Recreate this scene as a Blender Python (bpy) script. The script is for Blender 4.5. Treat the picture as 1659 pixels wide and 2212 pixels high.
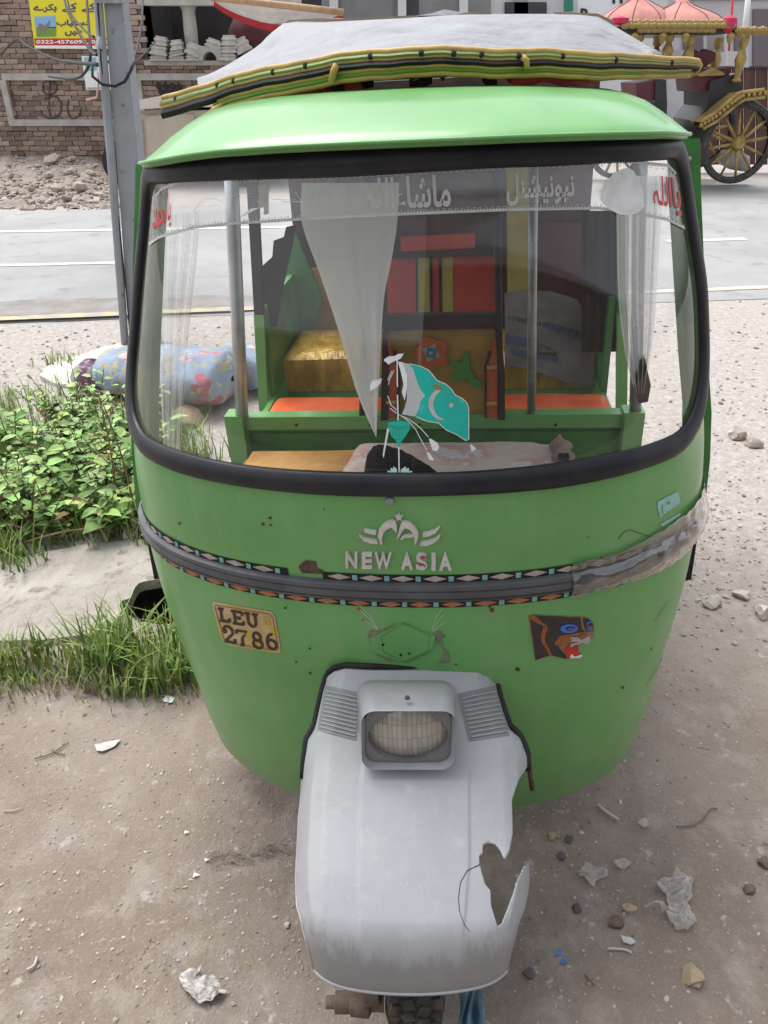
import bpy, bmesh, math, random
from math import sin, cos, pi, radians, sqrt, atan2
from mathutils import Vector, Matrix, Euler
from mathutils.bvhtree import BVHTree
from mathutils.geometry import tessellate_polygon
from mathutils import noise as mnoise

for o in list(bpy.data.objects):
    bpy.data.objects.remove(o, do_unlink=True)
sc = bpy.context.scene
C = sc.collection
rnd = random.Random(11)

# ------------------------------------------------------------------ camera
CAMH, PITCH, FPX = 1.65, radians(30), 1661.0        # photograph measured on a 1659 x 2212 grid
cam = bpy.data.cameras.new('camera')
camo = bpy.data.objects.new('camera', cam); C.objects.link(camo)
camo.location = (0, 0, CAMH); camo.rotation_euler = (pi/2 - PITCH, 0, 0)
cam.sensor_fit = 'VERTICAL'; cam.sensor_height = 24.0; cam.sensor_width = 18.0
cam.lens = 24.0 * FPX / 2212.0
cam.clip_start = 0.02; cam.clip_end = 800
sc.camera = camo

# ------------------------------------------------------------------ overcast sky and soft sun
SUN_EL, SUN_AZ = radians(66), radians(318)
w = bpy.data.worlds.new('World'); sc.world = w; w.use_nodes = True
nt = w.node_tree; nt.nodes.clear()
sky = nt.nodes.new('ShaderNodeTexSky'); sky.sky_type = 'NISHITA'; sky.sun_disc = False
sky.sun_elevation = SUN_EL; sky.sun_rotation = SUN_AZ; sky.dust_density = 3.0; sky.air_density = 1.0
hsv = nt.nodes.new('ShaderNodeHueSaturation'); hsv.inputs['Saturation'].default_value = 0.24
cl = nt.nodes.new('ShaderNodeTexNoise'); cl.inputs['Scale'].default_value = 2.2; cl.inputs['Detail'].default_value = 6
tc = nt.nodes.new('ShaderNodeTexCoord')
mp = nt.nodes.new('ShaderNodeMapping'); mp.inputs['Scale'].default_value = (1, 1, 2.5)
cr = nt.nodes.new('ShaderNodeValToRGB')
cr.color_ramp.elements[0].position = .3; cr.color_ramp.elements[0].color = (.72, .74, .78, 1)
cr.color_ramp.elements[1].position = .72; cr.color_ramp.elements[1].color = (1.18, 1.17, 1.15, 1)
mx = nt.nodes.new('ShaderNodeMix'); mx.data_type = 'RGBA'; mx.blend_type = 'MULTIPLY'; mx.inputs[0].default_value = 1
bg = nt.nodes.new('ShaderNodeBackground'); bg.inputs['Strength'].default_value = 0.15
wo = nt.nodes.new('ShaderNodeOutputWorld')
L = nt.links.new
L(sky.outputs[0], hsv.inputs['Color']); L(tc.outputs['Generated'], mp.inputs[0]); L(mp.outputs[0], cl.inputs['Vector'])
L(cl.outputs['Fac'], cr.inputs[0]); L(hsv.outputs[0], mx.inputs[6]); L(cr.outputs[0], mx.inputs[7])
L(mx.outputs[2], bg.inputs['Color']); L(bg.outputs[0], wo.inputs[0])
sl = bpy.data.lights.new('sun', 'SUN'); sl.energy = 1.2; sl.angle = radians(34); sl.color = (1, .97, .93)
slo = bpy.data.objects.new('sun', sl); C.objects.link(slo)
sd = Vector((sin(SUN_AZ)*cos(SUN_EL), cos(SUN_AZ)*cos(SUN_EL), sin(SUN_EL)))
slo.rotation_euler = sd.to_track_quat('Z', 'Y').to_euler(); slo.location = (0, -2, 8)
sc.view_settings.view_transform = 'Standard'; sc.view_settings.look = 'None'
sc.view_settings.exposure = 1.13; sc.view_settings.gamma = 1; sc.view_settings.use_curve_mapping = False
sc.render.engine = 'CYCLES'
sc.cycles.use_denoising = True
sc.cycles.max_bounces = 10; sc.cycles.transparent_max_bounces = 24

# ------------------------------------------------------------------ picture grid -> place
FW = Vector((0, cos(PITCH), -sin(PITCH))); UP = Vector((0, sin(PITCH), cos(PITCH))); CP = Vector((0, 0, CAMH))
def ray(px, py):
    return (Vector((1, 0, 0))*((px-829.5)/FPX) + UP*((1106-py)/FPX) + FW)
def at(px, py, Y):
    d = ray(px, py); return CP + d*(Y/d.y)
def gz(px, py, z=0.0):
    d = ray(px, py); return CP + d*((z-CAMH)/d.z)
def wx(px, Y, z): return (px-829.5)/FPX*(Y*cos(PITCH)+(CAMH-z)*sin(PITCH))
def wpy(Y, z):
    d = Y*cos(PITCH)+(CAMH-z)*sin(PITCH); u = Y*sin(PITCH)-(CAMH-z)*cos(PITCH); return 1106-FPX*u/d
def wpx(p):
    d = Vector(p)-CP; k = d.dot(FW); return 829.5+FPX*d.x/k, 1106-FPX*d.dot(UP)/k
RKM = Matrix.Translation((.099, 1.4, 0)) @ Euler((0, -.05, -.0965)).to_matrix().to_4x4()
RKI = RKM.inverted()
def w2l(p): return RKI @ Vector(p) + Vector((0, 1.4, 0))
def lray(px, py):
    o = w2l(CP); e = w2l(CP + ray(px, py)); return o, e - o
def lat(px, py, y):
    o, d = lray(px, py); return o + d*((y-o.y)/d.y)
def latz(px, py, z):
    o, d = lray(px, py); return o + d*((z-o.z)/d.z)

# ------------------------------------------------------------------ materials
MATS = {}
def nodes(name):
    m = bpy.data.materials.new(name); m.use_nodes = True
    n = m.node_tree; p = n.nodes['Principled BSDF']; return m, n, p
def _tc(n, coord):
    t = n.nodes.new('ShaderNodeTexCoord'); return t.outputs[coord]
def pm(name, col, rough=.6, metal=0., col2=None, nscale=6., ndet=6., nlo=.35, nhi=.65, col3=None, n3scale=40., n3lo=.6, n3hi=.72,
       bump=0., bscale=60., bdist=.004, coat=0., spec=.5, coord='Object', rvar=0., rand=0., trans=0., sheen=0., sss=0., stretch=None):
    if name in MATS: return MATS[name]
    m, n, p = nodes(name); k = n.links.new
    p.inputs['Roughness'].default_value = rough; p.inputs['Metallic'].default_value = metal
    p.inputs['Coat Weight'].default_value = coat; p.inputs['Coat Roughness'].default_value = .12
    p.inputs['Specular IOR Level'].default_value = spec
    if sheen: p.inputs['Sheen Weight'].default_value = sheen
    if trans: p.inputs['Transmission Weight'].default_value = trans
    vec = _tc(n, coord)
    if stretch:
        mpn = n.nodes.new('ShaderNodeMapping'); mpn.inputs['Scale'].default_value = stretch; k(vec, mpn.inputs[0]); vec = mpn.outputs[0]
    out = None
    def rgb(c):
        r = n.nodes.new('ShaderNodeRGB'); r.outputs[0].default_value = (*c, 1); return r.outputs[0]
    out = rgb(col)
    def layer(out, c, scale, lo, hi, det):
        t = n.nodes.new('ShaderNodeTexNoise'); t.inputs['Scale'].default_value = scale; t.inputs['Detail'].default_value = det
        t.inputs['Roughness'].default_value = .62
        k(vec, t.inputs['Vector'])
        r = n.nodes.new('ShaderNodeMapRange'); r.inputs[1].default_value = lo; r.inputs[2].default_value = hi; r.interpolation_type = 'SMOOTHSTEP'
        k(t.outputs['Fac'], r.inputs[0])
        x = n.nodes.new('ShaderNodeMix'); x.data_type = 'RGBA'; k(r.outputs[0], x.inputs[0]); k(out, x.inputs[6])
        x.inputs[7].default_value = (*c, 1); return x.outputs[2], r.outputs[0]
    if col2 is not None: out, f2 = layer(out, col2, nscale, nlo, nhi, ndet)
    if col3 is not None: out, f3 = layer(out, col3, n3scale, n3lo, n3hi, 4.)
    if rand:
        g = n.nodes.new('ShaderNodeNewGeometry'); oi = n.nodes.new('ShaderNodeObjectInfo')
        a = n.nodes.new('ShaderNodeMath'); a.operation = 'ADD'; k(g.outputs['Random Per Island'], a.inputs[0]); k(oi.outputs['Random'], a.inputs[1])
        fr = n.nodes.new('ShaderNodeMath'); fr.operation = 'FRACT'; k(a.outputs[0], fr.inputs[0])
        mr = n.nodes.new('ShaderNodeMapRange'); mr.inputs[3].default_value = 1-rand; mr.inputs[4].default_value = 1+rand; k(fr.outputs[0], mr.inputs[0])
        h = n.nodes.new('ShaderNodeHueSaturation'); k(out, h.inputs['Color']); k(mr.outputs[0], h.inputs['Value'])
        mr2 = n.nodes.new('ShaderNodeMapRange'); mr2.inputs[3].default_value = .5-rand*.06; mr2.inputs[4].default_value = .5+rand*.06
        fr2 = n.nodes.new('ShaderNodeMath'); fr2.operation = 'MULTIPLY'; fr2.inputs[1].default_value = 7.31; k(fr.outputs[0], fr2.inputs[0])
        fr3 = n.nodes.new('ShaderNodeMath'); fr3.operation = 'FRACT'; k(fr2.outputs[0], fr3.inputs[0]); k(fr3.outputs[0], mr2.inputs[0]); k(mr2.outputs[0], h.inputs['Hue'])
        out = h.outputs[0]
    k(out, p.inputs['Base Color'])
    if rvar:
        t = n.nodes.new('ShaderNodeTexNoise'); t.inputs['Scale'].default_value = nscale*1.7; t.inputs['Detail'].default_value = 5; k(vec, t.inputs['Vector'])
        r = n.nodes.new('ShaderNodeMapRange'); r.inputs[1].default_value = .3; r.inputs[2].default_value = .7
        r.inputs[3].default_value = max(.02, rough-rvar); r.inputs[4].default_value = min(1, rough+rvar); k(t.outputs['Fac'], r.inputs[0]); k(r.outputs[0], p.inputs['Roughness'])
    if bump:
        t = n.nodes.new('ShaderNodeTexNoise'); t.inputs['Scale'].default_value = bscale; t.inputs['Detail'].default_value = 6; k(vec, t.inputs['Vector'])
        b = n.nodes.new('ShaderNodeBump'); b.inputs['Strength'].default_value = bump; b.inputs['Distance'].default_value = bdist
        k(t.outputs['Fac'], b.inputs['Height']); k(b.outputs[0], p.inputs['Normal'])
    MATS[name] = m; return m
def see_through(name, col, alpha, rough=.4, gloss=0., ior=1.45, dust=None):
    """thin sheet: clear + diffuse/translucent haze + a mirror part by Fresnel"""
    m = bpy.data.materials.new(name); m.use_nodes = True; n = m.node_tree; k = n.links.new; n.nodes.clear()
    o = n.nodes.new('ShaderNodeOutputMaterial'); tr = n.nodes.new('ShaderNodeBsdfTransparent')
    df = n.nodes.new('ShaderNodeBsdfDiffuse'); df.inputs[0].default_value = (*col, 1)
    tl = n.nodes.new('ShaderNodeBsdfTranslucent'); tl.inputs[0].default_value = (*col, 1)
    hz = n.nodes.new('ShaderNodeMixShader'); hz.inputs[0].default_value = .45; k(df.outputs[0], hz.inputs[1]); k(tl.outputs[0], hz.inputs[2])
    a = n.nodes.new('ShaderNodeMixShader'); a.inputs[0].default_value = alpha; k(tr.outputs[0], a.inputs[1]); k(hz.outputs[0], a.inputs[2])
    if dust:
        t = n.nodes.new('ShaderNodeTexNoise'); t.inputs['Scale'].default_value = dust[0]; t.inputs['Detail'].default_value = 8; k(_tc(n, 'Object'), t.inputs['Vector'])
        r = n.nodes.new('ShaderNodeMapRange'); r.inputs[1].default_value = .35; r.inputs[2].default_value = .75; r.inputs[3].default_value = alpha; r.inputs[4].default_value = dust[1]
        k(t.outputs['Fac'], r.inputs[0]); k(r.outputs[0], a.inputs[0])
    gl = n.nodes.new('ShaderNodeBsdfGlossy'); gl.inputs['Roughness'].default_value = rough
    fr = n.nodes.new('ShaderNodeFresnel'); fr.inputs[0].default_value = ior
    mu = n.nodes.new('ShaderNodeMath'); mu.operation = 'MULTIPLY'; mu.inputs[1].default_value = gloss; mu.use_clamp = True; k(fr.outputs[0], mu.inputs[0])
    b = n.nodes.new('ShaderNodeMixShader'); k(mu.outputs[0], b.inputs[0]); k(a.outputs[0], b.inputs[1]); k(gl.outputs[0], b.inputs[2])
    k(b.outputs[0], o.inputs[0]); return m

# ------------------------------------------------------------------ mesh helpers
class MB:
    def __init__(s): s.v = []; s.f = []
    def add(s, vs, fs):
        b = len(s.v); s.v += [Vector(q) for q in vs]; s.f += [tuple(b+i for i in q) for q in fs]; return s
    def box(s, c, size, rot=None, taper=None):
        hx, hy, hz = size[0]/2, size[1]/2, size[2]/2
        vs = [Vector((x*hx, y*hy, z*hz)) for z in (-1, 1) for y in (-1, 1) for x in (-1, 1)]
        if taper:
            for q in vs[4:]: q.x *= taper[0]; q.y *= taper[1]
        if rot is not None:
            R = rot if isinstance(rot, Matrix) else Euler(rot).to_matrix()
            vs = [R @ q for q in vs]
        c = Vector(c)
        return s.add([c+q for q in vs], [(0, 2, 3, 1), (4, 5, 7, 6), (0, 1, 5, 4), (2, 6, 7, 3), (0, 4, 6, 2), (1, 3, 7, 5)])
    def grid(s, P, closeu=False, closev=False):
        nu, nv = len(P), len(P[0]); b = len(s.v)
        for row in P: s.v += [Vector(q) for q in row]
        for i in range(nu if closeu else nu-1):
            for j in range(nv if closev else nv-1):
                a = (i+1) % nu; c = (j+1) % nv
                s.f.append((b+i*nv+j, b+a*nv+j, b+a*nv+c, b+i*nv+c))
        return s
    def tube(s, path, r, seg=8, closed=False, flat=1.0, up=None, caps=True):
        path = [Vector(q) for q in path]; n = len(path); rings = []; prev = None
        for i, q in enumerate(path):
            if closed: t = path[(i+1) % n]-path[i-1]
            else: t = path[min(i+1, n-1)]-path[max(i-1, 0)]
            if t.length < 1e-9: t = Vector((0, 0, 1))
            t.normalize()
            if prev is None:
                u = Vector(up) if up else (Vector((0, 0, 1)) if abs(t.z) < .9 else Vector((1, 0, 0)))
            else: u = prev
            u = (u - t*u.dot(t))
            if u.length < 1e-6: u = t.orthogonal()
            u.normalize(); prev = u; wv = t.cross(u)
            rr = r[i] if isinstance(r, (list, tuple)) else r
            rings.append([q + u*(rr*cos(2*pi*k/seg)) + wv*(rr*flat*sin(2*pi*k/seg)) for k in range(seg)])
        b = len(s.v); s.grid(rings, closeu=closed, closev=True)
        if not closed and caps:
            s.f.append(tuple(b+k for k in range(seg))[::-1]); s.f.append(tuple(b+(n-1)*seg+k for k in range(seg)))
        return s
    def lathe(s, prof, seg, c=(0, 0, 0), M=None, a0=0, a1=2*pi):
        c = Vector(c); full = abs(a1-a0-2*pi) < 1e-6; P = []
        for i in range(seg if full else seg+1):
            a = a0+(a1-a0)*i/seg
            row = [Vector((r*cos(a), r*sin(a), z)) for r, z in prof]
            P.append([c+(M @ q if M else q) for q in row])
        return s.grid(P, closeu=full)
    def prism(s, poly, fn, h0, h1):
        """poly: 2D outline, fn(x, y, h) -> 3D point"""
        n = len(poly)
        tris = tessellate_polygon([[Vector((x, y, 0)) for x, y in poly]])
        b = [fn(x, y, h0) for x, y in poly]; t = [fn(x, y, h1) for x, y in poly]
        fs = [tuple(q) for q in tris] + [tuple(i+n for i in q)[::-1] for q in tris]
        fs += [(i, (i+1) % n, (i+1) % n+n, i+n) for i in range(n)]
        return s.add(b+t, fs)
    def mesh(s, name, mat, smooth=False, off=(0, 0, 0)):
        me = bpy.data.meshes.new(name); off = Vector(off)
        me.from_pydata([tuple(q-off) for q in s.v], [], s.f); me.validate(); me.update()
        bm = bmesh.new(); bm.from_mesh(me); bmesh.ops.recalc_face_normals(bm, faces=bm.faces); bm.to_mesh(me); bm.free()
        if mat: me.materials.append(mat)
        if smooth: 
            for p in me.polygons: p.use_smooth = True
            if smooth != True:
                try: me.set_sharp_from_angle(angle=radians(smooth))
                except Exception: pass
        return me
def link(name, me, parent=None, loc=(0, 0, 0), rot=(0, 0, 0)):
    o = bpy.data.objects.new(name, me); C.objects.link(o); o.location = loc; o.rotation_euler = rot
    if parent: o.parent = parent
    return o
def tag(o, label=None, cat=None, group=None, kind=None):
    if label: o['label'] = label
    if cat: o['category'] = cat
    if group: o['group'] = group
    if kind: o['kind'] = kind
    return o
def empty(name, loc, label=None, cat=None, group=None, rot=(0, 0, 0)):
    o = bpy.data.objects.new(name, None); C.objects.link(o); o.location = loc; o.rotation_euler = rot; o.empty_display_size = .1
    return tag(o, label, cat, group)
def part(name, mb, mat, parent, smooth=False):
    """mesh given in world coordinates, parented to an un-rotated thing"""
    p = parent; off = Vector(p.location)
    if p.parent: off = off + p.parent.location
    o = link(name, mb.mesh(name, mat, smooth, off if p.type == 'EMPTY' else Vector(p.get('_o', (0, 0, 0)))), p); return o
def thing(name, mb, mat, label, cat, group=None, smooth=False, loc=None):
    """one-mesh thing; origin at its base"""
    if loc is None:
        xs = [q.x for q in mb.v]; ys = [q.y for q in mb.v]; zs = [q.z for q in mb.v]
        loc = Vector(((min(xs)+max(xs))/2, (min(ys)+max(ys))/2, min(zs)))
    o = link(name, mb.mesh(name, mat, smooth, loc), None, loc); o['_o'] = tuple(loc); return tag(o, label, cat, group)
def sub(name, mb, mat, parent, smooth=False):
    """child of a one-mesh thing or of a part (world coordinates given)"""
    off = Vector((0, 0, 0)); p = parent
    while p: off += p.location; p = p.parent
    return link(name, mb.mesh(name, mat, smooth, off), parent)
RK = empty('auto_rickshaw', RKM.to_translation(), 'green three-wheeled auto rickshaw with grey front mudguard and clear wraparound windscreen', 'rickshaw', rot=(0, -.05, -.0965))
def rp(name, mb, mat, parent=None, smooth=False):
    """part of the rickshaw, given in its own frame (y counted from the photographer)"""
    return link(name, mb.mesh(name, mat, smooth, (0, 1.4, 0)), parent or RK)
def rtop(name, mb, mat, label, cat, group=None, smooth=False):
    """thing lying in or on the rickshaw, given in the rickshaw frame"""
    m2 = MB(); m2.f = mb.f; m2.v = [RKM @ (Vector(q)-Vector((0, 1.4, 0))) for q in mb.v]
    return thing(name, m2, mat, label, cat, group, smooth)
def sstep(a, b, x):
    t = max(0, min(1, (x-a)/(b-a))); return t*t*(3-2*t)
def spline(pts, n):
    """Catmull-Rom through points"""
    pts = [Vector(q) for q in pts]; out = []
    for i in range(len(pts)-1):
        p0 = pts[max(i-1, 0)]; p1 = pts[i]; p2 = pts[i+1]; p3 = pts[min(i+2, len(pts)-1)]
        for j in range(n):
            t = j/n
            out.append(.5*((2*p1)+(p2-p0)*t+(2*p0-5*p1+4*p2-p3)*t*t+(3*p1-p0-3*p2+p3)*t**3))
    out.append(pts[-1]); return out
def lerp(a, b, t): return a+(b-a)*t
def interp(x, xs, ys):
    if x <= xs[0]: return ys[0]
    for i in range(len(xs)-1):
        if x <= xs[i+1]: return lerp(ys[i], ys[i+1], (x-xs[i])/(xs[i+1]-xs[i]))
    return ys[-1]
def nz(p, s=1., seed=0.): return mnoise.noise(Vector(p)*s+Vector((seed, seed*1.7, seed*.3)))

# lettering: built-in font, Arabic letters joined by hand
AR = {'ا': 'FE8D FE8E', 'م': 'FEE1 FEE2 FEE3 FEE4', 'ش': 'FEB5 FEB6 FEB7 FEB8', 'ء': 'FE80', 'ل': 'FEDD FEDE FEDF FEE0', 'ہ': 'FBA6 FBA7 FBA8 FBA9',
      'ن': 'FEE5 FEE6 FEE7 FEE8', 'ی': 'FBFC FBFD FBFE FBFF', 'و': 'FEED FEEE', 'ح': 'FEA1 FEA2 FEA3 FEA4', 'د': 'FEA9 FEAA', 'ے': 'FBAE FBAF',
      'ک': 'FB8E FB8F FB90 FB91', 'ب': 'FE8F FE90 FE91 FE92', 'ر': 'FEAD FEAE', 'س': 'FEB1 FEB2 FEB3 FEB4', 'ت': 'FE95 FE96 FE97 FE98',
      'ھ': 'FBAA FBAB FBAC FBAD', 'ں': 'FB9E FB9F'}
def arabic(s):
    out = ''
    for i, ch in enumerate(s):
        if ch not in AR: out += ch; continue
        f = AR[ch].split(); p = s[i-1] if i else ' '; q = s[i+1] if i+1 < len(s) else ' '
        jp = p in AR and len(AR[p].split()) == 4 and len(f) > 1
        jn = len(f) == 4 and q in AR and len(AR[q].split()) > 1
        k = (3 if jp and jn else 1 if jp else 2 if jn else 0)
        out += chr(int(f[k], 16))
    return out[::-1]
TXT = {}
def text2d(s, bold=0., res=3, space=1.0):
    key = (s, bold, res)
    if key in TXT: return TXT[key]
    c = bpy.data.curves.new('lettering', 'FONT'); c.body = s; c.resolution_u = res; c.offset = bold; c.space_character = space
    o = bpy.data.objects.new('lettering', c); C.objects.link(o)
    dg = bpy.context.evaluated_depsgraph_get(); me = bpy.data.meshes.new_from_object(o.evaluated_get(dg))
    vs = [(q.co.x, q.co.y) for q in me.vertices]; fs = [tuple(p.vertices) for p in me.polygons]
    bpy.data.objects.remove(o); bpy.data.curves.remove(c); bpy.data.meshes.remove(me)
    x0 = min(a for a, b in vs); x1 = max(a for a, b in vs); y0 = min(b for a, b in vs); y1 = max(b for a, b in vs)
    TXT[key] = ([((a-x0)/(x1-x0), (b-y0)/(y1-y0)) for a, b in vs], fs); return TXT[key]
def quad_text(s, quad, fn, bold=0., mirror=False, res=3, space=1.0):
    """quad: TL, TR, BR, BL in 2D; fn maps 2D to 3D"""
    vs, fs = text2d(s, bold, res, space); TL, TR, BR, BL = [Vector((*q, 0)) for q in quad]; m = MB(); out = []
    for a, b in vs:
        if mirror: a = 1-a
        p = (BL*(1-a)+BR*a)*(1-b)+(TL*(1-a)+TR*a)*b; out.append(fn(p.x, p.y))
    return m.add(out, fs)
# ================================================================== SETTING
def ground_mat():
    m, n, p = nodes('dry_trodden_earth'); k = n.links.new; v = _tc(n, 'Object'); p.inputs['Roughness'].default_value = .95; p.inputs['Specular IOR Level'].default_value = .2
    def noise(s, d, r=.6):
        t = n.nodes.new('ShaderNodeTexNoise'); t.inputs['Scale'].default_value = s; t.inputs['Detail'].default_value = d; t.inputs['Roughness'].default_value = r; k(v, t.inputs['Vector']); return t.outputs['Fac']
    def mr(x, a, b, c=0., d=1.):
        r = n.nodes.new('ShaderNodeMapRange'); r.interpolation_type = 'SMOOTHSTEP'; r.inputs[1].default_value = a; r.inputs[2].default_value = b; r.inputs[3].default_value = c; r.inputs[4].default_value = d; k(x, r.inputs[0]); return r.outputs[0]
    def mix(f, a, b):
        x = n.nodes.new('ShaderNodeMix'); x.data_type = 'RGBA'; k(f, x.inputs[0])
        for i, c in ((6, a), (7, b)):
            if isinstance(c, tuple): x.inputs[i].default_value = (*c, 1)
            else: k(c, x.inputs[i])
        return x.outputs[2]
    c = mix(mr(noise(1.6, 8), .38, .66), (.225, .182, .148), (.285, .238, .20))
    c = mix(mr(noise(7.5, 9, .7), .46, .70), c, (.325, .28, .242))
    c = mix(mr(noise(16, 6, .7), .60, .68), c, (.385, .35, .325))
    c = mix(mr(noise(38, 6, .7), .56, .72, 0, .45), c, (.18, .14, .11))
    c = mix(mr(noise(140, 4, .7), .55, .7, 0, .5), c, (.42, .37, .32))
    sp = n.nodes.new('ShaderNodeSeparateXYZ'); k(v, sp.inputs[0])
    a = n.nodes.new('ShaderNodeMath'); a.operation = 'MULTIPLY_ADD'; a.inputs[1].default_value = 1.6; k(noise(1.1, 6), a.inputs[0]); k(sp.outputs['Y'], a.inputs[2])
    far = mix(mr(noise(24, 8, .75), .42, .68), (.36, .325, .295), (.48, .45, .42))
    far = mix(mr(noise(60, 4, .7), .6, .68), far, (.24, .2, .17))
    c = mix(mr(a.outputs[0], 2.1, 4.2), c, far)
    k(c, p.inputs['Base Color'])
    h = n.nodes.new('ShaderNodeMath'); h.operation = 'MULTIPLY_ADD'; h.inputs[1].default_value = .35; k(noise(120, 5, .7), h.inputs[0]); k(noise(22, 9, .68), h.inputs[2])
    b = n.nodes.new('ShaderNodeBump'); b.inputs['Strength'].default_value = .75; b.inputs['Distance'].default_value = .018; k(h.outputs[0], b.inputs['Height']); k(b.outputs[0], p.inputs['Normal'])
    return m
DIRT = ground_mat()
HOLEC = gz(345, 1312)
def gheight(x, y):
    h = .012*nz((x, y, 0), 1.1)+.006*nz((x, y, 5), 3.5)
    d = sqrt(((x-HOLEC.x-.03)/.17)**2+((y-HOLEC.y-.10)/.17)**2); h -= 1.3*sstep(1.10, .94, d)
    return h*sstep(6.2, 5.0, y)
gm_ = MB(); P = []
xs = sorted([-60, -25, -12, -7, -5]+[-4+.055*i for i in range(146)]+[5, 7, 12, 25, 60]+[HOLEC.x-.2+.0125*i for i in range(33)]); ys = sorted([-30, -12, -5, -2, -1]+[-.5+.055*i for i in range(122)]+[6.5, 7.5, 9, 12, 16, 22, 32, 60, 120, 220]+[HOLEC.y-.12+.0125*i for i in range(36)])
gm_.grid([[(x, y, gheight(x, y)) for y in ys] for x in xs]); g_me = gm_.mesh('ground', DIRT, True); g_me.materials.append(pm('pit_shade_black', (.014, .012, .010), .6, col2=(.03, .026, .02), nscale=20))
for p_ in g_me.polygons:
    if p_.center.z < -.06: p_.material_index = 1  # pit walls coloured black, putting the hole's deep shade into the material
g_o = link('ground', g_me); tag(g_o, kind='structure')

# road
ASPH = pm('dusty_asphalt', (.26, .26, .256), .85, col2=(.315, .313, .306), nscale=.7, ndet=10, nlo=.4, nhi=.62, col3=(.21, .21, .21), n3scale=3.2, n3lo=.56, n3hi=.72, bump=.35, bscale=160, bdist=.006)
nl, nr_ = gz(0, 698), gz(1659, 646); fl, fr_ = gz(0, 462), gz(1659, 396)
def ext(a, b, x): t = (x-a.x)/(b.x-a.x); q = a+(b-a)*t; return (q.x, q.y)
m = MB(); rows = []
for i in range(121):
    x = -60+i; a = ext(nl, nr_, x); b = ext(fl, fr_, x); wob = .10*nz((x*.9, 0, 3), 1.)+.05*nz((x*3, 0, 3), 1.); rows.append([(a[0], a[1]+wob, .004)]+[(x, lerp(a[1]+wob, b[1], v), .022) for v in (.02, .25, .5, .75, .98)]+[(b[0], b[1]+.2*nz((x*.7, 4, 0), 1.), .004)])
m.grid(rows); road = link('road', m.mesh('road', ASPH, True)); tag(road, kind='structure')
def paintline(name, pts, wd, mat):
    m = MB(); P = []
    for p in pts: q = gz(*p, .03); P.append([(q.x, q.y-wd/2+.012*nz(q*3, 1.), .027), (q.x, q.y+wd/2+.012*nz(q*3, 1., 3), .027)])
    m.grid(P); o = link(name, m.mesh(name, mat), road); return o
YEL = pm('worn_yellow_paint', (.50, .40, .20), .75, col2=(.33, .305, .26), nscale=7, nlo=.38, nhi=.58); WPT = pm('worn_white_paint', (.62, .62, .60), .7, col2=(.42, .42, .41), nscale=8, nlo=.55, nhi=.7)
def lx(p0, p1, n): return [(lerp(p0[0], p1[0], i/n), lerp(p0[1], p1[1], i/n)) for i in range(n+1)]
paintline('edge_line', lx((-500, 708), (1000, 645), 30), .11, YEL); paintline('edge_line', lx((1060, 643), (2200, 597), 30), .10, pm('faded_cream_paint', (.55, .49, .38), .7, col2=(.42, .39, .34), nscale=9, nlo=.45, nhi=.6))
paintline('lane_dash', lx((-400, 582), (262, 566), 12), .10, WPT); paintline('lane_dash', lx((1440, 520), (1612, 515), 6), .12, WPT); paintline('lane_dash', lx((700, 548), (1010, 537), 6), .12, WPT)
paintline('far_edge_line', lx((-400, 506), (700, 488), 16), .12, WPT)
DUST = pm('tyre_dust_mud', (.20, .185, .17), .95, col2=(.27, .25, .235), nscale=5)
m = MB(); rows = []
for i in range(60):
    p = gz(lerp(-300, 700, i/59), lerp(690, 655, i/59), .03); wob = .12*nz((p.x*2, 1, 1), 1.); rows.append([(p.x, p.y-.05+wob, .0252), (p.x, p.y+.42+wob+.15*nz((p.x*1.3, 7, 1), 1.), .0258)])
m.grid(rows); link('road_mud_band', m.mesh('road_mud_band', DUST), road)

# broken concrete slab on the left
CONC = pm('cracked_pale_concrete', (.37, .342, .305), .92, col2=(.31, .28, .245), nscale=4, ndet=9, nlo=.4, nhi=.6, col3=(.22, .19, .155), n3scale=17, n3lo=.54, n3hi=.68, bump=1., bscale=20, bdist=.02)
pts = [(-420, 1440), (-60, 1400), (60, 1395), (150, 1388), (220, 1372), (262, 1340), (262, 1312), (285, 1302), (300, 1272), (345, 1262), (420, 1240), (470, 1190), (380, 1178), (300, 1176), (200, 1186), (120, 1200), (60, 1212), (20, 1235), (-60, 1270), (-420, 1290)]
m = MB(); pp = spline([(*p, 0) for p in pts+pts[:1]], 3)[:-1]; pp = [(p.x+2*nz((i*.9, 0, 0), 1.), p.y+3*nz((i*.8, 4, 0), 1.)) for i, p in enumerate(pp)]
m.prism(pp, lambda x, y, h: gz(x, y)+Vector((0, 0, h)), -.016, .024); sl_ = thing('concrete_slab', m, CONC, 'cracked pale concrete slab between the weeds and the grass tufts', 'slab')
m = MB(); pts = spline([(88, 822, 0), (110, 796, 0), (160, 776, 0), (205, 764, 0), (250, 752, 0), (330, 744, 0), (345, 790, 0), (330, 838, 0), (240, 832, 0), (180, 842, 0), (130, 838, 0), (88, 822, 0)], 4)[:-1]; pts = [(q.x+3*nz((i*.8, 2, 0), 1.), q.y+3*nz((i*.7, 6, 0), 1.)) for i, q in enumerate(pts)]
m.prism(pts, lambda x, y, h: gz(x, y)+Vector((0, 0, h+.02*nz((x*.02, y*.02, 0), 1.))), -.05, .03); thing('concrete_slab', m, pm('white_cement_lump', (.52, .49, .45), .9, col2=(.44, .41, .37), nscale=5, bump=.6, bscale=14, bdist=.02), 'pale slab of spilled cement beyond the weeds by the road', 'slab')

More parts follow.
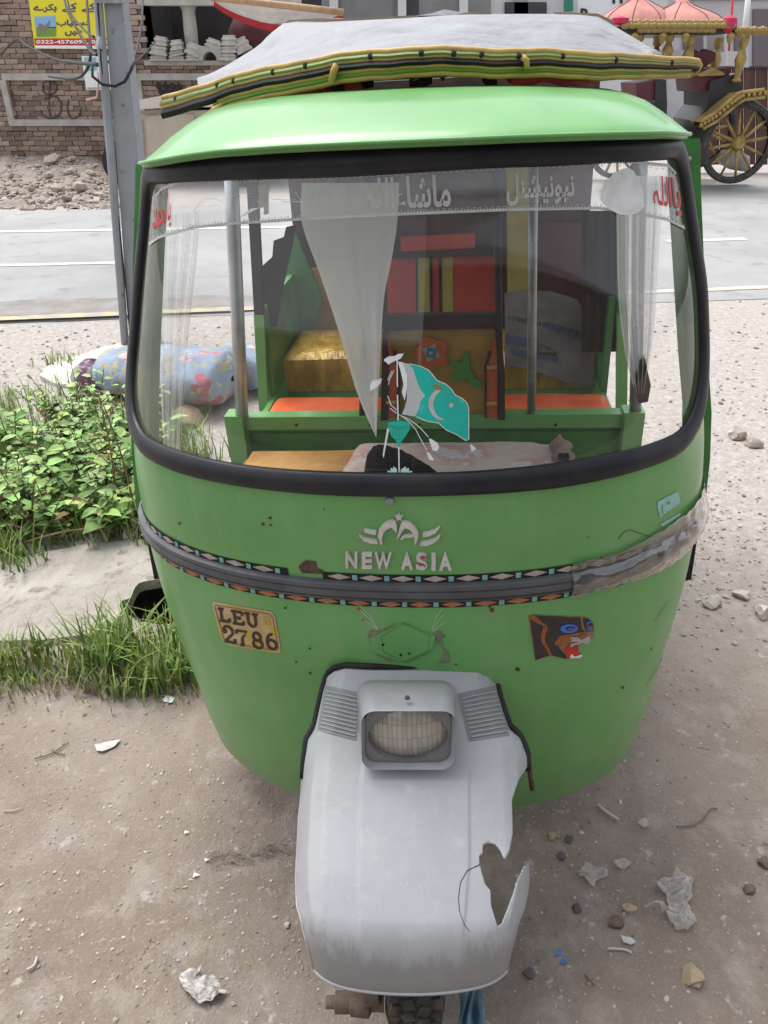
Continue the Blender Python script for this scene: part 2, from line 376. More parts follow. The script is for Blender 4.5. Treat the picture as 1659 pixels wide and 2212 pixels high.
# ------------------------------------------------------------------ brick house front beyond the road
WYB = 16.4
BRICK = pm('weathered_brick', (.31, .225, .175), .92, col2=(.24, .175, .14), nscale=5, col3=(.37, .30, .245), n3scale=9, n3lo=.55, n3hi=.7, bump=.5, bscale=40, rand=.38)
MORT = pm('grey_mortar', (.30, .27, .245), .95, col2=(.12, .10, .09), nscale=6)
PLAST = pm('grey_plaster', (.44, .415, .38), .9, col2=(.35, .33, .30), nscale=4, bump=.3, bscale=20)
x_l, x_r = at(-60, 200, WYB).x, at(560, 200, WYB).x
house = empty('brick_house', ((x_l+x_r)/2, WYB, 0), 'weathered brown brick house front behind the grey utility pole', 'house')
OPEN = (at(322, 70, WYB).x, at(562, 70, WYB).x, at(400, 132, WYB).z, at(400, -30, WYB).z)
FRM = (at(13, 200, WYB).x, at(255, 200, WYB).x, at(100, 265, WYB).z, at(100, 166, WYB).z)
FR2 = (at(302, 200, WYB).x, at(470, 200, WYB).x, at(330, 300, WYB).z, at(330, 166, WYB).z)
m = MB(); ztop = 4.2
m.box(((x_l+OPEN[0])/2, WYB+.2, ztop/2), (OPEN[0]-x_l, .2, ztop)); m.box(((OPEN[0]+x_r)/2, WYB+.2, OPEN[2]/2-.02), (x_r-OPEN[0], .2, OPEN[2]-.04)); part('wall', m, MORT, house)
base = MB(); base.box((0, 0, 0), (.232, .10, .074)); bms = []
for s in range(4):
    b_ = MB(); b_.box((0, 0, 0), (.232, .10, .074)); r_ = random.Random(s); b_.v = [v+Vector((r_.uniform(-.006, .006), r_.uniform(-.008, .008), r_.uniform(-.005, .005))) for v in b_.v]; bms.append(b_.mesh('brick', BRICK))
cand = []; zc = .045; row = 0
while zc < ztop:
    x = x_l+(0 if row % 2 else .121)
    while x < x_r:
        ins = OPEN[0]-.1 < x < OPEN[1]+1 and zc > OPEN[2]-.02
        if not ins:
            rec = .05 if (FRM[0]+.05 < x < FRM[1]-.05 and FRM[2]+.02 < zc < FRM[3]-.02) else 0.
            cand.append((x, WYB+.06+rec+rnd.uniform(-.008, .008), zc+rnd.uniform(-.004, .004), rnd.uniform(-.02, .02)))
        x += .243
    zc += .0855; row += 1
def bvis(c):
    px, py = wpx(c[:3])
    return 0 < px < 1659 and py > -5 and not (200 < px < 300) and not (px > 300 and py > 180)
vis = [c for c in cand if bvis(c)]; rest = [c for c in cand if not bvis(c)]
rnd.shuffle(vis); rest += vis[300:]; vis = vis[:300]
for k_, (x, y, z, a) in enumerate(vis):
    o = link('brick', bms[k_ % 4], house, (x-house.location.x, y-house.location.y, z), (0, a*.6, a))
m = MB()
for (x, y, z, a) in rest: m.box((x, y, z), (.232, .10, .074), (0, a*.6, a))
tag(part('brick_rest', m, BRICK, house), kind='stuff')
m = MB(); t_ = .11
for (xa, xb, za, zb) in (FRM, FR2):
    m.box(((xa+xb)/2, WYB+.0, zb), (xb-xa, .10, t_)); m.box((xa, WYB+.002, (za+zb)/2), (t_, .096, zb-za-t_)); m.box((xb, WYB+.002, (za+zb)/2), (t_, .096, zb-za-t_))
    if za > .4: m.box(((xa+xb)/2, WYB+.0, za), (xb-xa+t_, .10, t_))
part('plaster_frame', m, PLAST, house)
GRAF = pm('black_graffiti', (.03, .025, .025), .9)
m = MB()
def wall2(x, y, h=.0): q = at(x, y, WYB+.058-h); return q
GRAF2 = pm('smeared_graffiti', (.085, .065, .06), .9)
for pts in ([(92, 190), (96, 178), (110, 174), (122, 184), (120, 198), (106, 204), (95, 199), (92, 190)], [(109, 172), (106, 215), (108, 252)], [(100, 212), (118, 208), (132, 222), (130, 244), (112, 256), (94, 250), (88, 238)], [(148, 215), (146, 240), (156, 256), (170, 250), (176, 232)]):
    m = MB(); m.tube(spline([wall2(*q) for q in pts], 4), .016, 6); part('graffiti_mark', m, GRAF2, house)
# opening with column and dark room
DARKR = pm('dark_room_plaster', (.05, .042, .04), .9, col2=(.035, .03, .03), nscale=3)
m = MB(); ox0, ox1, oz0, oz1 = OPEN
m.box(((ox0+ox1)/2, WYB+1.9, oz0+1.2), (ox1-ox0+2, .1, 3.)); m.box((ox0-.05, WYB+1.0, oz0+1.2), (.1, 1.8, 3.)); m.box(((ox0+ox1)/2, WYB+1.0, oz0-.05), (ox1-ox0+.6, 1.8, .1)); part('veranda_room', m, DARKR, house)
m = MB(); m.box(((ox0+ox1)/2+.3, WYB+.10, oz0-.03), (ox1-ox0+.9, .3, .075)); m.box(((ox0+ox1)/2+.3, WYB+.12, at(400, 3, WYB).z), (ox1-ox0+.9, .25, .12)); part('veranda_ledge', m, PLAST, house)
cx_ = at(411, 60, WYB+.25).x; za, zb = oz0, at(411, -5, WYB+.25).z
m = MB(); m.lathe([(.17, za), (.17, za+.05), (.125, za+.1), (.12, za+.3), (.125, (za+zb)/2), (.115, zb-.2), (.16, zb-.12), (.17, zb)], 20, (cx_, WYB+.25, 0)); part('round_column', m, PLAST, house, 40)
for i in range(4):
    for j in range(2):
        px = 342+15*i+(7 if j else 0); p = at(px, 186+13*j, WYB-.02); m = MB(); m.box(p, (.085, .05, .085), (0, pi/4, 0)); part('lattice_vent_hole', m, GRAF, house)
# sign board with lettering
SY = WYB-.06
def sg(x, y, h=0.): return at(x, y, SY-h)
m = MB(); m.prism([(57, -40), (248, -40), (252, 106), (75, 105)], lambda x, y, h: sg(x, y, h), 0, .02); sign = thing('goat_sign', m, pm('yellow_vinyl_banner', (.75, .66, .02), .5), 'yellow banner with a goat picture and phone numbers on the brick wall', 'sign')
def onsign(name, polys, mat, h):
    for pl in polys:
        m = MB(); m.prism(pl, lambda x, y, hh: sg(x, y, hh), h-.003, h); sub(name, m, mat, sign)
SRED = pm('banner_red', (.50, .015, .03), .5); SWHT = pm('banner_white', (.78, .78, .76), .5); SPUR = pm('banner_purple', (.05, .02, .14), .5)
onsign('red_band', [[(74, 83), (251, 83), (252, 99), (76, 98)]], SRED, .026); onsign('white_band', [[(76, 98), (252, 99), (252, 105.5), (77, 104.5)]], SWHT, .026)
onsign('picture_sky', [[(73, 36), (119, 34), (121, 60), (77, 60)]], pm('banner_sky_blue', (.22, .42, .68), .5), .026); onsign('picture_grass', [[(77, 60), (121, 58), (121, 79), (79, 80)]], pm('banner_grass_green', (.16, .30, .05), .5), .026)
onsign('picture_goat', [[(84, 50), (98, 55), (104, 48), (106, 43), (108, 48), (107, 55), (102, 62), (99, 64), (99, 75), (97, 75), (95, 64), (90, 64), (86, 76), (84, 76), (86, 63), (82, 60)]], pm('goat_grey_print', (.20, .18, .16), .6), .030)
def stext(s, q, mat, bold, h=.030, name='sign_lettering'): return sub(name, quad_text(s, q, lambda x, y: sg(x, y, h), bold, res=2), mat, sign)
stext('0322-4576096, 0335-4', [(78, 86), (250, 86), (250, 96), (78, 96)], SWHT, .03)
stext(arabic('بکرے'), [(72, 8), (122, 8), (122, 27), (72, 27)], SPUR, .03); stext(arabic('کے'), [(134, 8), (166, 6), (166, 26), (134, 26)], SPUR, .03); stext(arabic('کے'), [(176, 8), (206, 6), (206, 26), (176, 26)], SPUR, .03)
stext(arabic('دستیاب'), [(122, 42), (192, 42), (192, 58), (122, 58)], SPUR, .03); stext(arabic('ھیں'), [(140, 62), (178, 62), (178, 78), (140, 78)], SPUR, .03)
m = MB(); m.prism([(176, 121), (285, 121), (292, 193), (186, 195)], lambda x, y, h: sg(x, y, h), 0, .008); po = thing('wall_poster', m, SWHT, 'white poster with blue print on the brick wall behind the pole', 'poster')
m = MB(); m.prism([(181, 124), (208, 124), (210, 152), (185, 154)], lambda x, y, h: sg(x, y, h), .009, .012); m.prism([(282, 136), (288, 136), (290, 155), (284, 155)], lambda x, y, h: sg(x, y, h), .009, .012); sub('poster_print', m, pm('cyan_print', (.20, .48, .58), .5), po)
m = MB(); m.prism([(188, 189), (220, 188), (220, 192), (189, 194)], lambda x, y, h: sg(x, y, h), .009, .012); m.prism([(196+8*cos(a), 134+7*sin(a)) for a in [2*pi*k/10 for k in range(10)]], lambda x, y, h: sg(x, y, h), .013, .016); sub('poster_print', m, pm('poster_grey_print', (.35, .36, .38), .6), po)
# plaster mouldings stacked on the ledge
MOLD = pm('white_grey_plaster_casting', (.46, .44, .40), .85, col2=(.36, .34, .31), nscale=9, rand=.1)
def moulding(px, py, w_, h_, tilt, lab, arch=False):
    p = at(px, py, WYB-.02); s = 1/1661*(WYB*cos(PITCH)+.3); W, H = w_*s, h_*s; m = MB()
    if arch:
        poly = [(-W/2, 0), (-W*.32, 0)]+[(-W*.32*cos(a), H*.62*sin(a)) for a in [pi*k/8 for k in range(1, 8)]]+[(W*.32, 0), (W/2, 0), (W/2*1.1, H), (-W/2*1.1, H)]
        m.prism(poly, lambda x, y, h: Vector((x, h, y)), -.12, .16)
    else:
        sec_ = [(0, 1.0), (.22, 1.0), (.24, .86), (.48, .80), (.52, .92), (.72, .88), (.78, .7), (1., .74)]
        m.grid([[(k_*W/2*f, d_*.13*f, u*H) for k_, d_ in ((-1, -1), (1, -1), (1, 1), (-1, 1))] for u, f in sec_], closev=True); n0 = len(m.v); m.f += [(0, 1, 2, 3), (n0-4, n0-3, n0-2, n0-1)]
    R = Euler((0, tilt, 0)).to_matrix(); m.v = [p+R @ v for v in m.v]
    thing('plaster_moulding', m, MOLD, lab, 'moulding', 'plaster mouldings on the house ledge')
for a in ((345, 131, 38, 10, 0, 'flat plaster block at the left end of the house ledge'), (345, 119, 36, 22, .12, 'ribbed plaster casting resting on the leftmost ledge block'), (349, 98, 28, 16, .15, 'topmost plaster casting of the leftmost ledge stack'),
          (385, 131, 36, 9, 0, 'flat plaster block second from the left on the ledge'), (385, 121, 32, 12, -.2, 'tilted plaster casting on the second ledge block'), (385, 108, 26, 18, -.1, 'topmost plaster casting of the second ledge stack'),
          (418, 131, 28, 12, 0, 'small plaster block left of the arched casting'), (416, 119, 30, 22, .35, 'broken plaster casting leaning left of the arched one'),
          (495, 131, 34, 16, .05, 'plaster block right of the arched casting'), (497, 114, 36, 14, 0, 'wide plaster casting in the middle of the right ledge stack'), (497, 98, 32, 18, 0, 'stepped plaster casting on top of the right ledge stack'), (530, 112, 30, 26, -.4, 'tilted plaster casting at the right end of the ledge')):
    moulding(*a)
moulding(456, 131, 46, 26, 0, 'plaster casting with an arched opening on the ledge', True); moulding(462, 104, 34, 16, .3, 'broken plaster lump lying on the arched casting')
# rubble heap at the wall foot
RUB = pm('broken_rubble_stone', (.36, .31, .265), .93, col2=(.27, .22, .19), nscale=7, bump=.5, bscale=20, rand=.22)
def rock(c, s, seed, flat=.6, det=1):
    r_ = random.Random(seed); bm = bmesh.new(); bmesh.ops.create_icosphere(bm, subdivisions=det, radius=1.0); m = MB()
    ax = Vector((s*r_.uniform(.8, 1.3), s*r_.uniform(.7, 1.1), s*flat*r_.uniform(.7, 1.2))); R = Euler((r_.uniform(-.4, .4), r_.uniform(-.4, .4), r_.uniform(0, 6))).to_matrix(); bm.verts.index_update()
    if det > 1:
        for v in bm.verts: v.co *= 1+.5*nz(v.co, 1.2, seed*.37)+.34*nz(v.co, 2.4, seed*.11)
        r_ = type('u', (), {'uniform': staticmethod(lambda a, b: 1.)})
    vs = [Vector(c)+R @ Vector((v.co.x*ax.x*r_.uniform(.75, 1.15), v.co.y*ax.y*r_.uniform(.75, 1.15), v.co.z*ax.z*r_.uniform(.75, 1.15))) for v in bm.verts]; fs = [tuple(v.index for v in f.verts) for f in bm.faces]; bm.free(); m.add(vs, fs); return m
m = MB(); P = []
for i in range(40):
    px = lerp(-120, 262, i/39); P.append([gz(px, lerp(452, 352, v))+Vector((0, 0, (.20*v*v+.06*nz((i*.4, v*5, 0), 1.))*sstep(262, 180, px))) for v in [k/10 for k in range(11)]])
m.grid(P); tag(thing('rubble_earth', m, pm('rubble_soil', (.20, .165, .14), .95, col2=(.26, .22, .19), nscale=3, col3=(.32, .28, .25), n3scale=12, bump=.6, bscale=10, bdist=.05), None, None), kind='structure')
big = [(118, 372, 25, 'largest pale rubble block at the foot of the brick wall'), (160, 372, 17, 'upright pale rubble block beside the largest one at the brick wall'), (232, 358, 14, 'pale rubble block against the wall next to the pole'), (88, 384, 12, 'brown rubble lump left of the largest block'), (110, 400, 14, 'flat rubble lump below the largest block'), (210, 384, 10, 'small rubble lump between the wall and the pole'), (200, 396, 14, 'grey rubble piece low in the heap near the pole'), (160, 392, 15, 'long rubble piece in the middle of the heap'), (70, 422, 11, 'curved pale tile piece in front of the heap'), (128, 420, 22, 'long flat pale rubble slab in front of the heap'), (175, 418, 20, 'flat pale rubble slab in front near the pole'), (145, 440, 14, 'pale rubble stone at the edge of the road'), (28, 400, 10, 'brown rubble lump at the left edge of the picture')]
for i, (px, py, s_, lb) in enumerate(big):
    p = gz(px, py); p.z = .07+.17*sstep(440, 350, py); thing('rubble_block', rock(p, s_*.0072, 40+i, .6), RUB, lb, 'rubble', 'rubble blocks at the wall foot')
m = MB()
for i in range(900):
    px = rnd.uniform(-40, 255); py = 455-105*rnd.random()**.9; p = gz(px, py); p.z = .01+.19*((455-py)/105)**2*sstep(262, 180, px); q = rock(p, rnd.uniform(.015, .05)*(2 if rnd.random() < .12 else 1), 900+i, .6); m.add(q.v, q.f)
tag(thing('rubble_pieces', m, RUB, None, None), kind='stuff')

# beige van parked by the house
VY = 13.2; VAN = pm('beige_van_paint', (.46, .40, .32), .5, col2=(.40, .345, .275), nscale=3); VGL = pm('dark_van_glass', (.10, .10, .10), .15)
vb = at(330, 372, VY); van = empty('beige_van', (vb.x+.6, VY+1, 0), 'beige van parked in front of the brick house, mostly hidden by the rickshaw roof', 'van')
def vp(pts, y0, y1, name, mat, parent=None):
    m = MB(); m.prism(pts, lambda x, y, h: at(x, y, VY)+Vector((0, h, 0)), y0, y1); return part(name, m, mat, parent or van)
vp([(296, 352), (292, 250), (298, 243), (620, 232), (625, 352)], 0, 1.9, 'van_body', VAN); vp([(288, 224), (294, 217), (360, 205), (620, 195), (622, 228), (360, 232), (292, 236)], -.12, 2.0, 'van_roof', pm('cream_van_roof', (.56, .51, .43), .5))
vp([(316, 262), (320, 250), (420, 246), (420, 330), (322, 332)], -.03, .0, 'side_panel', VAN); vp([(300, 262), (309, 258), (314, 338), (305, 340)], -.02, .0, 'door_frame', pm('tan_trim', (.30, .25, .19), .6))
vp([(306, 240), (420, 230), (420, 236), (307, 246)], -.05, .0, 'rain_gutter', pm('tan_trim', (.30, .25, .19), .6))
for px in (345, 560):
    p = gz(px, 372); m = MB(); m.lathe([(0, -.1), (.2, -.1), (.24, -.12), (.33, -.1), (.35, 0), (.33, .1), (.24, .12), (.2, .1), (0, .1)], 28, (p.x, VY+.12, .35), Euler((pi/2, 0, 0)).to_matrix()); part('wheel', m, GRAF, van, 40)

# red and white awning on a bamboo pole
AY = 14.6; AWR = pm('awning_red', (.42, .02, .035), .8, col2=(.33, .016, .03), nscale=5); AWW = pm('awning_white', (.62, .60, .62), .8, col2=(.5, .48, .5), nscale=4)
m = MB(); m.prism([(465, -3), (470, -14), (760, 14), (742, 30)], lambda x, y, h: at(x, y, AY)+Vector((0, h, 0)), 0, .06) if False else None
aw = empty('cloth_awning', at(600, 40, AY), 'red and white cloth awning hung on a bamboo pole over the shop', 'awning')
m = MB(); m.tube([at(455, -6, AY), at(560, 6, AY), at(660, 17, AY), at(742, 27, AY)], .05, 10); part('bamboo_pole', m, pm('bamboo', (.42, .27, .15), .6, col2=(.33, .2, .11), nscale=9), aw, True)
m = MB(); P = []
for i in range(17):
    u = i/16; t0 = (lerp(462, 742, u), lerp(2, 30, u)); sag = 38*sin(pi*min(1, u*1.02))**.8; P.append([at(t0[0], t0[1]+sag*v, AY+.05+.4*v+.05*sin(u*9+v*4)) for v in [k/6 for k in range(7)]])
m.grid(P); part('awning_white_cloth', m, AWW, aw, True)
m = MB(); P = []
for i in range(17):
    u = i/16; t0 = (lerp(462, 742, u), lerp(2, 30, u)+38*sin(pi*min(1, u*1.02))**.8); P.append([at(t0[0], t0[1]+(12+8*u)*v, AY+.46+.2*v+.03*sin(u*19)) for v in (0, .33, .66, 1)])
m.grid(P); part('awning_red_border', m, AWR, aw, True)
# red sack / bundle in the dark shop
p = at(545, 90, 17.); m = MB(); m.lathe([(0, 0), (.32, .02), (.44, .25), (.42, .5), (.28, .72), (0, .78)], 18, (p.x, 17., OPEN[2])); m.v = [v+Vector((.05*nz(v*4, 1.), .04*nz(v*4, 1., 5), .03*nz(v*5, 1., 2))) for v in m.v]; thing('red_bundle', m, pm('dark_red_sack', (.09, .02, .026), .85, col2=(.06, .014, .018), nscale=6), 'dark red bundle in the shop shade left of the tarpaulin', 'bundle', smooth=True)

# buildings further back
BY2 = 24.
def bld(name, x0, x1, y0, Y, mat, label, dz=0.):
    a, b = at(x0, 150, Y), at(x1, 150, Y); t = at(830, y0, Y).z; e = empty(name, ((a.x+b.x)/2, Y, 0), label, 'building'); m = MB(); m.box(((a.x+b.x)/2, Y+2, t/2), (b.x-a.x, 4, t)); part('wall', m, mat, e); return e
GB = pm('grey_concrete_building', (.30, .30, .30), .9, col2=(.24, .24, .245), nscale=.8, ndet=8); WB = pm('whitewashed_building', (.60, .60, .60), .85, col2=(.52, .52, .53), nscale=.7)
e = bld('concrete_building', 470, 1000, -90, BY2, GB, 'grey concrete building with dark shutters behind the roof tarpaulin')
for x0, x1, mt, nm in ((560, 600, 'dark', 'doorway'), (640, 690, 'dark', 'doorway'), (858, 905, 'dark', 'doorway'), (735, 850, 'grey', 'shutter'), (905, 990, 'grey', 'shutter')):
    m = MB(); m.prism([(x0, -80), (x1, -80), (x1, 130), (x0, 130)], lambda x, y, h: at(x, y, BY2)+Vector((0, -h, 0)), .0, .05); part(nm, m, pm('dark_doorway', (.05, .05, .055), .8) if mt == 'dark' else pm('grey_shutter', (.21, .21, .215), .7, col2=(.17, .17, .17), nscale=2), e)
for px in (612, 722, 868, 1000):
    m = MB(); m.prism([(px-9, -80), (px+9, -80), (px+9, 140), (px-9, 140)], lambda x, y, h: at(x, y, BY2)+Vector((0, -h, 0)), .0, .25); part('white_pillar', m, WB, e)
e = bld('white_building', 1000, 1420, -120, 27., WB, 'white building with a painted board behind the pink carriage domes')
for x0, x1, y0, y1, mt in ((1010, 1060, -40, 40, GB), (1090, 1180, 5, 30, MATS['dark_doorway']), (1110, 1140, -40, 90, GB)):
    m = MB(); m.prism([(x0, y0), (x1, y0), (x1, y1), (x0, y1)], lambda x, y, h: at(x, y, 27.)+Vector((0, -h, 0)), 0, .08); part('window_panel', m, mt, e)
m = MB(); m.prism([(1222, -5), (1238, -5), (1238, 24), (1222, 24)], lambda x, y, h: at(x, y, 26.5)+Vector((0, h, 0)), 0, .3); thing('green_box', m, pm('green_metal_box', (.02, .20, .16), .5), 'small green box on the wall above the right tarpaulin shoulder', 'box')
m = MB(); m.prism([(1250, -30), (1402, -30), (1402, 70), (1250, 70)], lambda x, y, h: at(x, y, 26.)+Vector((0, h, 0)), 0, .1); sb = thing('shop_board', m, pm('white_shop_board', (.66, .67, .68), .6), 'white shop board with black capital letters behind the carriage domes', 'sign')
for s_, q in (('THE', [(1314, -14), (1384, -14), (1384, 8), (1314, 8)]), ('BREWERY', [(1254, 18), (1384, 18), (1384, 44), (1254, 44)])):
    if s_ == 'THE': sub('board_lettering', quad_text(s_, q, lambda x, y: at(x, y, 25.97), .03, res=2), GRAF, sb)
    else:
        for ch, xa in (('B', 1254), ('Y', 1366)): sub('board_lettering', quad_text(ch, [(xa, 18), (xa+18, 18), (xa+18, 44), (xa, 44)], lambda x, y: at(x, y, 25.97), .03, res=2), GRAF, sb)
e = bld('pale_building', 1420, 1760, -120, 30., pm('pale_grey_building', (.52, .515, .53), .85, col2=(.45, .44, .46), nscale=.6), 'pale grey building with dark windows at the right edge')
for x0, x1, y0, y1 in ((1475, 1560, 78, 110), (1585, 1600, 60, 150), (1625, 1660, 20, 150), (1480, 1700, -40, 0)):
    m = MB(); m.prism([(x0, y0), (x1, y0), (x1, y1), (x0, y1)], lambda x, y, h: at(x, y, 30.)+Vector((0, -h, 0)), 0, .1); part('window', m, pm('mauve_dark_window', (.13, .11, .125), .5), e)
# maroon metal fence
FY = 15.2; fn_ = empty('metal_fence', gz(1640, 352), 'rusty maroon corrugated metal fence behind the carriage wheel', 'fence'); MET = pm('rusty_maroon_sheet', (.11, .045, .037), .7, col2=(.075, .032, .028), nscale=4, rand=.15)
for i in range(26):
    x0 = 1478+i*13; m = MB(); m.prism([(x0, 146), (x0+12.2, 146), (x0+12.2, 356), (x0, 356)], lambda x, y, h: at(x, y, FY)+Vector((0, h, 0)), .03*(i % 2), .03*(i % 2)+.03); part('sheet', m, MET, fn_)
m = MB(); m.prism([(1478, 143), (1816, 143), (1816, 147), (1478, 147)], lambda x, y, h: at(x, y, FY)+Vector((0, h, 0)), -.03, .09); part('top_rail', m, MET, fn_)
m = MB(); m.tube([at(1618, -20, 14.9), at(1600, 150, 14.9)], .045, 10); thing('white_post', m, WB, 'slim white post rising behind the fence at the right edge', 'post', smooth=True)
m = MB(); m.tube([at(1584, -20, 14.8), at(1572, 150, 14.8)], .02, 8); thing('red_post', m, SRED, 'thin red post beside the white one above the fence', 'post', smooth=True)

# added brick walls, unseen behind the camera, to darken windscreen reflections and near ground
m = MB(); m.box((6.2, -4.6, 1.55), (13.6, .3, 3.1)); nw = thing('unseen_light_wall', m, pm('unseen_wall_brickwork', (.115, .085, .075), .9, col2=(.085, .065, .06), nscale=3, bump=.4, bscale=20), 'tall dark brick wall added out of view to darken the windscreen reflection', 'wall')
m = MB(); m.box((6.2, -4.6, 3.14), (13.6, .42, .09)); sub('coping', m, PLAST, nw)
m = MB(); m.box((-7.0, -4.6, 1.0), (12.6, .3, 2.0)); nw = thing('unseen_light_wall', m, MATS['unseen_wall_brickwork'], 'low dark brick wall added out of view, continuing the tall one leftward', 'wall')
m = MB(); m.box((-7.0, -4.6, 2.04), (12.6, .42, .09)); sub('coping', m, PLAST, nw)
# ================================================================== RICKSHAW
GREEN = pm('green_paint', (.125, .345, .098), .40, col2=(.105, .295, .08), nscale=3., coat=.22, rvar=.14, col3=(.20, .33, .16), n3scale=5, n3lo=.50, n3hi=.85, bump=.22, bscale=4., bdist=.010)
DGREEN = pm('dark_green_paint', (.06, .235, .053), .42, col2=(.045, .17, .04), nscale=8, bump=.1, bscale=30)
RUBBER = pm('black_rubber', (.013, .013, .018), .42, col2=(.024, .024, .028), nscale=9, bump=.06, bscale=40, rvar=.1, spec=.28)
BLACK = pm('black_plastic', (.014, .014, .016), .6, col2=(.03, .028, .026), nscale=14, spec=.2)
PLASTIC = pm('grey_mudguard_plastic', (.328, .335, .347), .48, col2=(.283, .29, .30), nscale=5, col3=(.36, .365, .37), n3scale=22, n3lo=.52, n3hi=.78, bump=.06, bscale=160, bdist=.002, rvar=.08)
DPLASTIC = pm('dark_grey_plastic', (.165, .168, .172), .55, col2=(.2, .2, .2), nscale=12, bump=.05, bscale=120)
STRIPM = pm('grey_trim_strip', (.085, .088, .096), .4, col2=(.06, .06, .067), nscale=14, rvar=.1)
TAN = pm('tan_vinyl', (.50, .26, .07), .38, col2=(.31, .15, .04), nscale=9, bump=.15, bscale=25, bdist=.006)
GOLD = pm('gold_vinyl', (.55, .36, .06), .34, metal=.1, col2=(.36, .22, .04), nscale=9, nlo=.4, nhi=.6, bump=.9, bscale=7, bdist=.05, stretch=(1.6, 1, .6))
ORANGE = pm('orange_vinyl', (.78, .15, .04), .42, col2=(.62, .10, .03), nscale=8, bump=.2, bscale=18, bdist=.008)
REDV = pm('red_vinyl', (.52, .055, .042), .45, col2=(.42, .04, .035), nscale=7)
MAROON = pm('maroon_lining', (.10, .034, .034), .7, col2=(.045, .018, .018), nscale=9)
BROWN = pm('brown_cloth', (.035, .018, .013), .85, col2=(.02, .011, .01), nscale=12, bump=.3, bscale=40)
OLIVE = pm('olive_paint', (.40, .34, .08), .5, col2=(.33, .27, .065), nscale=11)
STEEL = pm('grey_steel', (.36, .37, .39), .35, metal=.6, col2=(.25, .25, .26), nscale=15)
SILVER = pm('silver_paint', (.62, .60, .585), .5, col2=(.52, .5, .48), nscale=40)
YPIPE = pm('yellow_piping', (.46, .31, .075), .5, col2=(.34, .22, .06), nscale=18, bump=.2, bscale=90)
LGREEN = pm('pale_green_vinyl', (.25, .33, .12), .5, col2=(.17, .24, .07), nscale=10)

# ---- front shell: horizontal sections (height, half width, depth, exponent, nose distance)
KEY = [(.20, .545, .33, 2.05, 1.155), (.30, .555, .333, 2.06, 1.14), (.50, .568, .34, 2.1, 1.12), (.70, .585, .35, 2.15, 1.11), (.86, .590, .36, 2.2, 1.115),
       (1.04, .572, .38, 2.2, 1.10), (1.28, .527, .37, 2.3, 1.145), (1.51, .465, .34, 2.5, 1.20), (1.60, .44, .33, 2.5, 1.225)]
KZ = [k[0] for k in KEY]
def sec(z):
    i = 0
    while i < len(KZ)-2 and z > KZ[i+1]: i += 1
    t = (z-KZ[i])/(KZ[i+1]-KZ[i]); p = [KEY[max(0, min(len(KEY)-1, i+j))] for j in (-1, 0, 1, 2)]
    return [.5*((2*b)+(c-a)*t+(2*a-5*b+4*c-d)*t*t+(3*b-a-3*c+d)*t**3) for a, b, c, d in zip(*[q[1:] for q in p])] if 0 < i < len(KEY)-2 else [lerp(b, c, t) for b, c in zip(p[1][1:], p[2][1:])]
def _S(t, z):
    w_, D, n, yc = sec(z); c, s = cos(t), sin(t)
    return Vector((math.copysign(w_*abs(c)**(2/n), c)+.010*sstep(1.08, 1.32, z), yc+D-D*abs(s)**(2/n), z))
_tt = [pi*i/1600 for i in range(1601)]; _pp = [_S(t, 1.2) for t in _tt]; _al = [0.]
for a_, b_ in zip(_pp, _pp[1:]): _al.append(_al[-1]+(b_-a_).length)
GIRTH = _al[-1]/2
def S(f, z):
    """f: -1 (picture left) .. 1 (picture right) along the girth"""
    target = (1-f)*GIRTH; lo, hi = 0, 1600
    while hi-lo > 1:
        m = (lo+hi)//2
        if _al[m] <= target: lo = m
        else: hi = m
    t = lerp(_tt[lo], _tt[hi], max(0, min(1, (target-_al[lo])/max(1e-9, _al[hi]-_al[lo])))); return _S(t, z)
def SN(f, z):
    e = .004; f0 = max(-1, f-e); f1 = min(1, f+e)
    return (S(f1, z)-S(f0, z)).cross(S(f, z+e)-S(f, z-e)).normalized()
def sn(f, z):
    v = SN(f, z); return v if v.y < 0 or abs(f) > .97 and v.x*f > 0 else -v
def S2(f, z, h): return S(f, z)+sn(f, z)*h

def rrect(fx, z0, z1, rb, rt, n=9):
    """rounded window outline in (f*GIRTH, z)"""
    X = fx*GIRTH; pts = []
    def edge(a, b, m):
        for i in range(m): pts.append((lerp(a[0], b[0], i/m), lerp(a[1], b[1], i/m)))
    def arc(cx, cz, r, a0, a1):
        for i in range(n): pts.append((cx+r*cos(lerp(a0, a1, i/n)), cz+r*sin(lerp(a0, a1, i/n))))
    edge((-X+rb, z0), (X-rb, z0), 50); arc(X-rb, z0+rb, rb, -pi/2, 0); edge((X, z0+rb), (X, z1-rt), 22); arc(X-rt, z1-rt, rt, 0, pi/2)
    edge((X-rt, z1), (-X+rt, z1), 50); arc(-X+rt, z1-rt, rt, pi/2, pi); edge((-X, z1-rt), (-X, z0+rb), 22); arc(-X+rb, z0+rb, rb, pi, 3*pi/2)
    return [(x/GIRTH, z) for x, z in pts]
def lproj(p): return wpx(RKM @ (Vector(p)-Vector((0, 1.4, 0))))
def zfit(x, y, z, line, it=7):
    for _ in range(it):
        px, py = lproj((x, y, z)); z += (py-line(px))*1.25/FPX
    return z
def pl_line(pts): return lambda x: interp(x, [p[0] for p in pts], [p[1] for p in pts])
TOPLINE = pl_line([(300, 372), (389, 364), (474, 359), (750, 347), (1084, 328), (1334, 319), (1500, 312)])
_fs = [-1+.05*i for i in range(41)]; _dz = []
for f_ in _fs:
    zz_ = 1.537
    for _ in range(6):
        q_ = S(f_, zz_); px_t, py_t = lproj(q_); zz_ += (py_t-TOPLINE(px_t))*1.25/FPX
    _dz.append(max(-.03, min(.03, zz_-1.537)))
def ztop(f, z): return z+interp(f, _fs, _dz)*sstep(1.30, 1.52, z)
